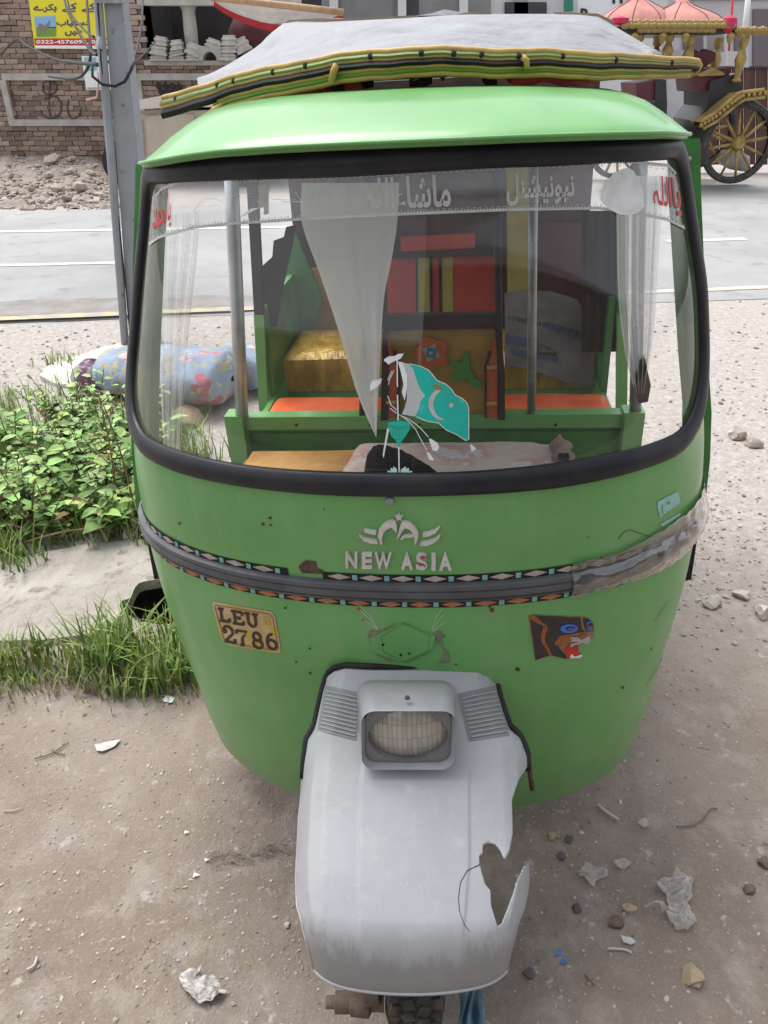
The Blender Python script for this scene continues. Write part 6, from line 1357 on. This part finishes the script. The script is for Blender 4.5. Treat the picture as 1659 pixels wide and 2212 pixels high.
# ------------------------------------------------------------------ utility pole with cables
PY_ = 5.1; PG = pm('grey_pole_paint', (.27, .285, .305), .55, col2=(.23, .243, .26), nscale=4, col3=(.09, .09, .095), n3scale=14, n3lo=.6, n3hi=.75, bump=.1, bscale=30)
b_ = gz(292, 765); pole_o = empty('utility_pole', b_, 'leaning grey steel utility pole beside the rickshaw', 'pole')
def pl_(px, py, d=0.): return at(px, py, PY_)+Vector((0, d, 0))
m = MB(); rows = []
for py, a, b in ((-120, 216, 252), (0, 224, 263), (350, 252, 300), (700, 278, 334), (790, 286, 344)):
    rows.append([pl_(a, py), pl_(b, py), pl_(b, py, .14), pl_(a, py, .14)])
m.grid(rows, closev=True); part('pole_shaft', m, PG, pole_o)
m = MB(); m.tube([pl_(203, -120, -.01), pl_(213, 0, -.01), pl_(242, 350, -.01), pl_(274, 780, -.01)], .026, 12); part('conduit_pipe', m, PG, pole_o, True)
m = MB(); m.tube([pl_(214, -60, -.03), pl_(216, 20, -.035), pl_(221, 90, -.03), pl_(222, 130, -.035), pl_(238, 260, -.02), pl_(252, 420, -.02), pl_(276, 640, -.02), pl_(284, 740, -.02)], .005, 8); part('pole_cable', m, BLACK, pole_o, True)
m = MB(); m.tube([pl_(222, 80, -.04), pl_(220, 105, -.045)], [.018, .024], 8); m.box(pl_(240, 0, -.02), (.15, .05, .035)); part('pole_clamp', m, STEEL, pole_o)
m = MB(); m.tube([pl_(203+0, 140, -.03), pl_(206, 165, -.05), pl_(228, 182, -.06), pl_(255, 186, -.06), pl_(275, 176, -.05), pl_(282, 150, .02), pl_(275, 130, .16), pl_(240, 128, .18), pl_(206, 138, .05)], .008, 8); part('cable_loop', m, BLACK, pole_o, True)
m = MB(); m.tube([pl_(216, 156, -.04), pl_(219, 175, -.045), pl_(214, 210, -.04), pl_(190, 216, -.03)], .006, 6); part('pink_wire', m, pm('pink_wire', (.5, .3, .26), .6), pole_o, True)
def cable(pts, r, label):
    m = MB(); q = spline([at(*p) for p in pts], 8); m.tube(q, r, 6); thing('overhead_cable', m, BLACK, label, 'cable', 'cables around the pole', True)
cable([(134, -30, 8), (145, 20, 7.5), (170, 70, 7), (196, 110, 6), (210, 118, 5.15)], .010, 'thin black cable sagging across the yellow banner to the pole')
cable([(142, -30, 8), (152, 25, 7.6), (180, 62, 6.5), (203, 80, 5.2)], .008, 'upper black cable crossing the top of the yellow banner')
cable([(185, -30, 7), (192, 60, 6.5), (196, 110, 6.2), (188, 150, 6.2), (160, 170, 6.6), (105, 165, 8)], .010, 'black cable hanging in a loop in front of the brick wall')
cable([(0, 120, 13), (35, 85, 12), (60, 100, 11), (120, 128, 9), (215, 140, 5.2)], .012, 'long drooping cable from the left edge to the pole')
cable([(309, -20, 9), (306, 50, 8), (294, 110, 7), (276, 144, 5.2)], .009, 'black cable dropping right of the pole')
cable([(336, 90, 14), (310, 118, 10), (278, 146, 5.2)], .009, 'short cable running from the pole to the house corner')

# ------------------------------------------------------------------ bedrolls by the weeds
def bed_mat():
    m, n, p = nodes('blue_floral_bedding'); k = n.links.new; v = _tc(n, 'Object'); p.inputs['Roughness'].default_value = .9
    def mixc(f, a, c):
        x = n.nodes.new('ShaderNodeMix'); x.data_type = 'RGBA'; k(f, x.inputs[0]); k(a, x.inputs[6]); x.inputs[7].default_value = (*c, 1); return x.outputs[2]
    def vor(s, lo, hi, seed):
        mp_ = n.nodes.new('ShaderNodeMapping'); mp_.inputs['Location'].default_value = (seed, seed, seed); k(v, mp_.inputs[0]); nn = n.nodes.new('ShaderNodeTexNoise'); nn.inputs['Scale'].default_value = s*2.3; nn.inputs['Detail'].default_value = 3; k(mp_.outputs[0], nn.inputs['Vector'])
        ad = n.nodes.new('ShaderNodeMix'); ad.data_type = 'RGBA'; ad.blend_type = 'LINEAR_LIGHT'; ad.inputs[0].default_value = .12; k(mp_.outputs[0], ad.inputs[6]); k(nn.outputs['Color'], ad.inputs[7])
        t = n.nodes.new('ShaderNodeTexVoronoi'); t.inputs['Scale'].default_value = s; k(ad.outputs[2], t.inputs['Vector']); r = n.nodes.new('ShaderNodeMapRange'); r.inputs[1].default_value = hi; r.inputs[2].default_value = lo; k(t.outputs['Distance'], r.inputs[0]); return r.outputs[0]
    no = n.nodes.new('ShaderNodeTexNoise'); no.inputs['Scale'].default_value = 6; no.inputs['Detail'].default_value = 6; k(v, no.inputs['Vector']); cr_ = n.nodes.new('ShaderNodeValToRGB'); cr_.color_ramp.elements[0].position = .35; cr_.color_ramp.elements[0].color = (.19, .25, .34, 1); cr_.color_ramp.elements[1].position = .7; cr_.color_ramp.elements[1].color = (.31, .38, .47, 1); k(no.outputs['Fac'], cr_.inputs[0]); c = cr_.outputs[0]
    c = mixc(vor(9., .30, .36, 3.), c, (.34, .32, .17)); c = mixc(vor(7., .24, .30, 8.), c, (.45, .42, .36)); c = mixc(vor(4.2, .27, .32, 1.), c, (.45, .15, .19)); c = mixc(vor(16., .18, .24, 5.), c, (.36, .25, .09))
    k(c, p.inputs['Base Color']); b = n.nodes.new('ShaderNodeBump'); b.inputs['Strength'].default_value = .6; b.inputs['Distance'].default_value = .05; k(no.outputs['Fac'], b.inputs['Height']); k(b.outputs[0], p.inputs['Normal']); return m
BED = bed_mat()
def bedroll(p0, p1, r0, r1, label, seed):
    m = MB(); P = []; a, b = Vector(p0), Vector(p1); ax = (b-a).normalized(); sd_ = ax.cross(Vector((0, 0, 1))).normalized(); n1 = 30
    for i in range(n1+1):
        u = i/n1; rr = lerp(r0, r1, u)*min(1, (1-abs(2*u-1)**9)+.12) if 0 < i < n1 else .02; c = lerp(a, b, u); row = []
        for k_ in range(28):
            t = 2*pi*k_/28; q = rr*(1+.10*nz((u*5, cos(t)*1.4, sin(t)*1.4), 1., seed)+.05*nz((u*13, cos(t)*3, sin(t)*3), 1., seed+4)); row.append(c+sd_*(q*1.25*cos(t))+Vector((0, 0, max(-c.z+.005, q*.78*sin(t)-.02))))
        P.append(row)
    m.grid(P, closev=True); thing('bedroll', m, BED, label, 'bedroll', smooth=True)
e1, e2, e3 = gz(240, 858), gz(440, 880), gz(600, 850)
bedroll((e1.x-.05, e1.y+.1, .15), (e2.x-.25, e2.y+.15, .16), .15, .17, 'blue floral bedroll with a red flower lying left behind the rickshaw', 2)
bedroll((e2.x-.30, e2.y+.10, .19), (e2.x+.18, e2.y+.0, .19), .20, .18, 'fat blue floral bedroll seen through the left of the windscreen', 6)
bedroll((e2.x+.12, e2.y+.22, .16), (e3.x+.05, e3.y+.3, .15), .17, .13, 'long blue floral bedroll behind the cabin post', 9)
m = MB(); c_ = gz(213, 858); P = []
for i in range(13):
    P.append([c_+Vector((.13*cos(2*pi*i/12)*sin(pi*v)*(1+.3*nz((i, v*4, 1), .8)), .10*sin(2*pi*i/12)*sin(pi*v), .10+.12*cos(pi*v)*(1+.2*nz((i, v*3, 5), .9)))) for v in [k/9 for k in range(10)]])
m.grid(P); thing('crumpled_cloth', m, pm('purple_dark_cloth', (.13, .06, .11), .9, col2=(.32, .28, .28), nscale=16, nlo=.5, nhi=.58, bump=.6, bscale=20), 'crumpled dark purple cloth at the left end of the bedrolls', 'cloth', smooth=True)

# ------------------------------------------------------------------ plants
LEAF = pm('weed_leaf', (.20, .34, .085), .55, col2=(.26, .39, .14), nscale=12, rand=.5, spec=.2); LEAF2 = pm('pale_weed_leaf', (.33, .44, .21), .6, col2=(.25, .37, .13), nscale=12, rand=.4, spec=.2); STEM = pm('weed_stem', (.16, .12, .06), .8, rand=.3); GRS = pm('grass_blade', (.27, .36, .10), .55, col2=(.17, .26, .07), nscale=5, rand=.45, spec=.4); DRYG = pm('dry_grass_blade', (.36, .31, .15), .8, rand=.3)
def leaf(m, base, d, n_, L_, W_):
    s_ = d.cross(n_).normalized(); q = lambda t, w, h: base+d*(L_*t)+s_*(W_*w)+n_*(L_*h)
    m.add([q(0, 0, 0), q(.3, .5, .06), q(.65, .42, .04), q(1, 0, -.12), q(.65, -.42, .04), q(.3, -.5, .06), q(.45, 0, -.02)], [(0, 1, 6), (1, 2, 6), (2, 3, 6), (3, 4, 6), (4, 5, 6), (5, 0, 6)])
def weed(pos, h, r, nst, mat, seed, label, ll=.055):
    rg = random.Random(seed); lm, sm, wm = MB(), MB(), MB(); pos = Vector(pos)
    for s in range(nst):
        a = rg.uniform(0, 2*pi); lean = rg.uniform(.1, 1.)*r; hh = h*rg.uniform(.55, 1.1); tip = pos+Vector((cos(a)*lean, sin(a)*lean, hh)); b0_ = pos+Vector((rg.uniform(-.05, .05), rg.uniform(-.05, .05), 0)); mid = lerp(b0_, tip, .5)+Vector((0, 0, hh*.12)); pth = [b0_, mid, tip]; sm.tube(pth, [.004, .003, .0015], 5)
        nl_ = rg.randint(9, 14)
        for k in range(nl_):
            t = .18+.82*(k+rg.random()*.5)/nl_; t = min(t, 1); p = lerp(lerp(pth[0], mid, t), lerp(mid, tip, t), t); b = a+k*2.4+rg.uniform(-.5, .5); up_ = rg.uniform(-.1, .45); d = Vector((cos(b), sin(b), up_)).normalized(); n_ = Vector((rg.uniform(-.35, .35)-.3*cos(b)*up_, rg.uniform(-.35, .35), 1)); n_ = (n_-d*n_.dot(d)).normalized(); L_ = ll*rg.choice((.45, .6, .75, .9, 1., 1.2))*rg.uniform(.85, 1.15)*(1.15-.55*t); leaf(wm if rg.random() < .07 and t < .7 else lm, p, d, n_, L_, L_*rg.uniform(.42, .68))
    e = empty('leafy_weed', pos, label, 'weed', 'weeds beside the concrete slab'); part('stem', sm, STEM, e); part('foliage', lm, mat, e)
    if wm.v: part('withered_foliage', wm, pm('withered_leaf', (.27, .16, .07), .8, rand=.4), e)
rg = random.Random(5); W_LAB = 'broad-leaved green weed in the clump left of the rickshaw'
spots = []
for _try in range(4000):
    if len(spots) >= 58: break
    px, py = rg.uniform(-60, 330), rg.uniform(935, 1165)
    if py < 985 and px < 120: continue
    q = gz(px, py)
    if all((q-s).length > .10 for s in spots): spots.append(q)
for i, q in enumerate(spots):
    px, py = wpx(q); ll_ = rg.choice((.05, .065, .085, .11)); pale = rg.random() > .6
    lb = '%s weed with %s leaves, %s row of the clump, %s' % ('pale green' if pale else 'fresh green', {.05: 'tiny', .065: 'small', .085: 'broad', .11: 'the largest'}[ll_], 'back' if py < 1010 else 'middle' if py < 1085 else 'front', 'at the picture edge' if px < 60 else 'beside the rickshaw' if px > 215 else 'in its centre')
    weed(q, rg.uniform(.14, .38), rg.uniform(.12, .22), rg.randint(4, 7), LEAF2 if pale else LEAF, 300+i, lb, ll=ll_)
def tall_stalk(px, py, topx, topy, label):
    b0_ = gz(px, py); t_ = at(topx, topy, b0_.y+.05); m = MB(); m.tube(spline([b0_, lerp(b0_, t_, .5)+Vector((.015, 0, .02)), t_], 5), [.006-.0004*k for k in range(11)], 6); r_ = random.Random(px)
    for k in range(7): p = lerp(b0_, t_, .35+.09*k); m.tube([p, p+Vector((r_.uniform(-.07, .07), r_.uniform(-.03, .03), r_.uniform(.03, .07)))], [.003, .001], 5)
    thing('dry_stalk', m, pm('reddish_dry_stalk', (.22, .12, .07), .8), label, 'stalk', smooth=True)
tall_stalk(300, 1150, 222, 870, 'reddish dry stalk rising highest among the weeds'); tall_stalk(110, 1050, 96, 880, 'thin dry stalk rising from the left of the weed clump'); tall_stalk(255, 1120, 210, 840, 'thin dry stalk leaning towards the bedrolls')
for i, (pts, lb) in enumerate((([(-10, 1160), (40, 1172), (110, 1178), (180, 1155), (255, 1085)], 'long bent brown twig arching under the weeds'), ([(60, 1195), (150, 1185), (240, 1160), (300, 1152)], 'pale brown twig lying along the slab edge'), ([(215, 1105), (250, 1085), (300, 1090), (330, 1070)], 'short forked brown twig near the rickshaw flank'))):
    m = MB(); q = spline([gz(*p)+Vector((0, 0, .05+.03*sin(k_*1.7))) for k_, p in enumerate(pts)], 6); m.tube(q, .0045, 6); thing('twig', m, pm('brown_twig', (.30, .18, .11), .8), lb, 'twig', smooth=True)
def blades(m, c, n_, h, spread, rg, wd=.004):
    for k in range(n_):
        a = rg.uniform(0, 2*pi); b = Vector(c)+Vector((rg.gauss(0, spread*.4), rg.gauss(0, spread*.4), 0)); hh = h*rg.uniform(.4, 1.15); ln = rg.uniform(.05, .8)*hh; d = Vector((cos(a), sin(a), 0)); s_ = Vector((-sin(a), cos(a), 0)); w_ = wd*rg.uniform(.6, 1.3); P = []
        for t in (0, .35, .7, 1.): c_ = b+d*(ln*t*t)+Vector((0, 0, hh*(t-.22*t*t*ln/hh))); ww = w_*(1-t**2)+.0002; P.append([c_-s_*ww, c_+s_*ww])
        m.grid(P)
def tuft(px, py, n_, h, sp, label, seed, mat=GRS):
    m = MB(); blades(m, gz(px, py), int(n_*.62), h*1.05, sp*1.2, random.Random(seed), .0046); thing('grass_tuft', m, mat, label, 'grass', 'grass tufts along the slab edge')
for i, (px, py, n_, h, sp, lb) in enumerate(((232, 1430, 190, .24, .11, 'tallest green grass tuft on the edge of the concrete slab'), (300, 1435, 150, .20, .11, 'bushy grass tuft right of the tallest one'), (385, 1455, 170, .21, .11, 'dense grass tuft against the rickshaw nose'), (345, 1478, 110, .14, .10, 'low grass tuft in front near the rickshaw nose'), (85, 1430, 60, .19, .07, 'sparse grass tuft left of the tallest one'), (12, 1450, 70, .15, .08, 'grass tuft at the left edge of the picture'), (270, 1480, 70, .10, .10, 'short trampled grass in front of the tallest tuft'), (160, 1445, 50, .10, .09, 'short thin grass between the two left tufts'), (410, 1400, 90, .22, .08, 'grass tuft hiding the dark hole'))):
    tuft(px, py, n_, h, sp, lb, 70+i)
for i, (px, py, n_, h, sp, lb) in enumerate(((10, 1195, 130, .20, .12, 'bright grass clump at the left picture edge below the weeds'), (40, 1225, 80, .16, .10, 'lower bright grass clump at the left picture edge'), (395, 1005, 110, .22, .14, 'grass clump seen through the lower left windscreen'), (440, 1012, 80, .18, .12, 'grass clump seen through the windscreen right of the other'), (140, 790, 70, .12, .12, 'small grass clump by the cement slab near the road'))):
    tuft(px, py, n_, h, sp, lb, 120+i)
m = MB(); rg = random.Random(9)
for i in range(210):
    px, py = rg.uniform(-40, 330), rg.uniform(850, 1185)
    if py < 900 and px > 200: continue
    blades(m, gz(px, py), 9, rg.uniform(.08, .2), .07, rg, .003)
for i in range(70): blades(m, gz(rg.uniform(-20, 440), rg.uniform(1455, 1500)), 5, rg.uniform(.03, .07), .05, rg, .003)
for i in range(60): blades(m, gz(rg.uniform(335, 440), rg.uniform(860, 1010)), 8, rg.uniform(.08, .16), .07, rg, .003)
tag(thing('ground_grass', m, GRS, None, None), kind='stuff')
m = MB()
for i in range(140): blades(m, gz(rg.uniform(-20, 430), rg.uniform(1400, 1510)), 3, rg.uniform(.02, .09), .06, rg, .0025)
for i in range(60): blades(m, gz(rg.uniform(-20, 330), rg.uniform(830, 1190)), 4, rg.uniform(.1, .25), .06, rg, .0025)
tag(thing('dry_grass', m, DRYG, None, None), kind='stuff')

# ------------------------------------------------------------------ stones and litter
STN = pm('pale_pebble', (.37, .335, .30), .95, col2=(.30, .265, .235), nscale=30, rand=.4, spec=.2); 
m = MB(); rg = random.Random(21)
for i in range(3600):
    if rg.random() < .62: px, py = rg.uniform(1100, 1680), 1060+1180*rg.random()**1.3 if rg.random() < .5 else rg.uniform(650, 1300)
    else: px, py = rg.uniform(-20, 700), rg.choice([rg.uniform(705, 860), rg.uniform(1500, 2230), rg.uniform(1500, 2230)])
    if 300 < px < 1500 and py < 1050 and rg.random() < .3: continue
    p = gz(px, py); s_ = rg.uniform(.001, .0036)*(1+p.y*.36)
    if rg.random() < .05: s_ *= 1.5
    if p.y > 1.9: s_ *= 1.45
    p.z = gheight(p.x, p.y)+s_*.2; q = rock(p, s_, 5000+i, .6); m.add(q.v, q.f)
tag(thing('gravel', m, STN, None, None), kind='stuff')
def stone(px, py, s_, label, mat=None, flat=.65, sd_=1):
    p = gz(px, py); p.z = gheight(p.x, p.y)+s_*.3; q = rock(p, s_*.92, 100+px+sd_, flat, 2); thing('stone', q, mat or STN, label, 'stone', smooth=28)
OCH = pm('ochre_stone', (.36, .28, .19), .9, col2=(.28, .21, .14), nscale=14, bump=.4, bscale=40); DKS = pm('dark_stone', (.10, .09, .09), .85, col2=(.07, .065, .065), nscale=20)
stone(1358, 1970, .017, 'ochre pebble below the crumpled plastic', OCH); stone(1493, 2118, .024, 'largest ochre stone at the lower right', OCH, .8); stone(1330, 2000, .018, 'brown clod left of the ochre pebble', KN); stone(1245, 1968, .013, 'dark brown stone right of the broken mudguard', DKS); stone(1213, 1855, .012, 'grey stone under the right of the rickshaw', DKS); stone(1192, 1812, .014, 'pale brown stone just below the nose edge at right', OCH); stone(1228, 1817, .012, 'dark stone beside the pale brown one at right', DKS); stone(1143, 2108, .012, 'dark blue grey stone near the broken mudguard tip', DKS); stone(1650, 1865, .02, 'brown stone at the right picture edge', KN); stone(1618, 1923, .014, 'reddish stone near the right picture edge', KN)
stone(1590, 945, .055, 'brown brick fragment on the gravel right of the rickshaw', RUB); stone(1625, 962, .05, 'tilted brick fragment beside the other on the gravel', RUB); stone(408, 915, .085, 'tan rock in front of the bedrolls seen through the windscreen', OCH, .7); stone(620, 2000, .009, 'small pebble left of the mudguard', STN); stone(505, 2108+60, .006, 'tiny pebble beside the grey paper', STN)
stone(1600, 1290, .03, 'pale stone on the gravel at the right edge', STN); stone(1645, 1330, .04, 'pale flat stone at the right picture edge', STN); stone(1535, 1310, .03, 'whitish stone right of the rickshaw side flap', STN)
PLAS = see_through('dirty_white_plastic', (.60, .56, .52), .72, .5, .12, dust=(20., .9)); PAP = pm('dirty_grey_paper', (.50, .475, .45), .85, col2=(.42, .395, .37), nscale=20, bump=.3, bscale=30)
def litter(name, pts, mat, label, cat, amp=.012, seed=0, lift=.006, cells=22):
    """crumpled sheet with a drawn outline lying on the ground"""
    vs, fs = fine([pts], cells*.35); m = MB(); out = []
    for x, y in vs:
        p = gz(x, y); k_ = amp*(.9*abs(nz((x*.035, y*.05, seed), 1.))+.35*abs(nz((x*.11+y*.05, y*.06, seed+3), 1.))+.1*abs(nz((x*.3, y*.3, seed+7), 1.))); p.z = gheight(p.x, p.y)+lift+k_; out.append(p)
    m.add(out, fs); return thing(name, m, mat, label, cat, smooth=35)
litter('paper_scrap', [(388, 2120), (392, 2108), (418, 2104), (438, 2092), (424, 2118), (440, 2112), (462, 2114), (470, 2122), (480, 2140), (492, 2146), (470, 2164), (440, 2176), (428, 2172), (402, 2150)], PAP, 'torn grey paper on the dirt at the lower left', 'paper', .03, 2)
litter('plastic_bag', [(1412, 1920), (1425, 1908), (1450, 1902), (1455, 1890), (1478, 1896), (1500, 1905), (1490, 1925), (1492, 1950), (1482, 1960), (1500, 1990), (1496, 2010), (1478, 2020), (1455, 2018), (1445, 2000), (1420, 1975), (1385, 1972), (1412, 1962), (1440, 1975), (1434, 1940), (1415, 1932)], PLAS, 'large crumpled white plastic bag on the dirt at the right', 'bag', .035, 5)
litter('plastic_bag', [(1250, 1895), (1262, 1875), (1282, 1880), (1312, 1888), (1310, 1900), (1285, 1910), (1282, 1925), (1262, 1912)], PLAS, 'small crumpled clear plastic right of the broken mudguard', 'bag', .03, 8)
litter('plastic_scrap', [(1375, 1788), (1380, 1778), (1395, 1775), (1402, 1790), (1390, 1796)], PLAS, 'white plastic scrap between the twigs at the right', 'plastic', .02, 9); litter('plastic_scrap', [(1322, 1868), (1345, 1860), (1362, 1872), (1350, 1884), (1330, 1882)], PLAS, 'crumpled pale plastic scrap near the small bag', 'plastic', .02, 11)
litter('paper_scrap', [(1338, 2028), (1358, 2034), (1372, 2044), (1360, 2050), (1345, 2045)], PAP, 'small pale paper scrap below the brown clod', 'paper', .008, 4); litter('paper_scrap', [(205, 1612), (225, 1608), (262, 1600), (250, 1615), (222, 1628), (210, 1625)], PAP, 'grey paper flattened into the dirt at left', 'paper', .006, 6)
litter('plastic_scrap', [(265, 1165), (275, 1150), (290, 1160), (286, 1175), (270, 1178)], WHT, 'white crumpled scrap at the foot of the weeds', 'plastic', .03, 12); litter('wrapper', [(350, 1513), (365, 1504), (378, 1510), (372, 1520), (355, 1520)], WHT, 'white and red wrapper before the grass tufts', 'wrapper', .012, 13)
litter('paper_scrap', [(616, 2000-185), (632, 1812), (640, 1826), (620, 1830)], WHT, 'tiny white paper triangle near the mudguard left side', 'paper', .003, 14) if False else None
m = MB(); rs = random.Random(44)
for i in range(90):
    u = rs.random(); px = lerp(448, 615, u)+rs.gauss(0, 6); py = lerp(1866, 1840, u)+rs.gauss(0, 8); p = gz(px, py); p.z = gheight(p.x, p.y)+.003+rs.random()*.008; a = rs.gauss(.1, .7); L_ = rs.uniform(.008, .035); d = Vector((cos(a), sin(a)*.8, rs.uniform(-.15, .3)))
    m.tube([p, p+d*L_*.5+Vector((0, 0, rs.uniform(0, .006))), p+d*L_], [.0014, .0018, .0006], 4, flat=.4)
thing('straw_heap', m, pm('pale_shreds', (.44, .39, .33), .9, col2=(.33, .28, .23), nscale=60, nlo=.45, nhi=.55), 'trampled pale straw and shreds left of the mudguard', 'straw')['kind'] = 'stuff'
for px, py, s_, lb in ((404, 2660*.6777, 6, 'small white shard on the dirt left of the straw'), (425, 1895, 8, 'pinkish paper triangle left of the straw'), (448, 1862, 6, 'small white flake at the left end of the straw')):
    litter('paper_flake', [(px-s_, py+s_*.6), (px-s_*.6, py-s_*.7), (px+s_, py-s_*.1)], WHT, lb, 'paper', .003, px)
for px, py, lb in ((1205, 2065, 'bright blue plastic scrap lower right of the mudguard'), (1217, 2083, 'second blue plastic scrap below the first one'), (255, 1472, 'blue bottle-cap scrap among the short grass')):
    litter('blue_scrap', [(px-9, py+7), (px-4, py-5), (px+9, py-8), (px+5, py+5)], pm('blue_plastic', (.05, .17, .42), .5), lb, 'plastic', .006, px)
def stick(pts, r, label, mat=None, name='twig'):
    m = MB(); m.tube(spline([gz(x, y)+Vector((0, 0, r+.004+gheight(gz(x, y).x, gz(x, y).y))) for x, y in pts], 5), r, 6, flat=.7); thing(name, m, mat or pm('grey_brown_twig', (.18, .14, .11), .85), label, 'twig', smooth=True)
stick([(1460, 1790), (1490, 1788), (1515, 1775), (1532, 1752), (1548, 1748)], .0022, 'thin curved twig on the dirt at the right'); stick([(1290, 1745), (1310, 1762), (1335, 1778)], .005, 'pale flat wood splinter below the nose edge', pm('pale_wood', (.5, .44, .37), .85), 'splinter')
stick([(75, 1640), (110, 1630), (150, 1605)], .0022, 'thin forked twig on the dirt at left'); stick([(112, 1610+10), (125, 1628), (140, 1632)], .0022, 'tiny twig crossing the forked one at left'); stick([(1310, 2058), (1345, 2060), (1362, 2068)], .0035, 'pale stick near the lower right blue scraps', pm('pale_wood', (.5, .44, .37), .85)); stick([(1262, 2112), (1282, 2135)], .003, 'short pale stick at the lower right'); stick([(8, 2585*.6777), (30, 1752), (50, 1745)], .002, 'pale curved straw at the left picture edge', pm('pale_wood', (.5, .44, .37), .85)); stick([(60, 2186*.96), (75, 2090), (82, 2072)], .004, 'pale torn strip at the lower left', pm('pale_wood', (.5, .44, .37), .85))

for o in bpy.data.objects:
    if '_o' in o.keys(): del o['_o']
    d_ = 0; q_ = o
    while q_.parent: q_ = q_.parent; d_ += 1
    if d_ > 2: o.parent = o.parent.parent
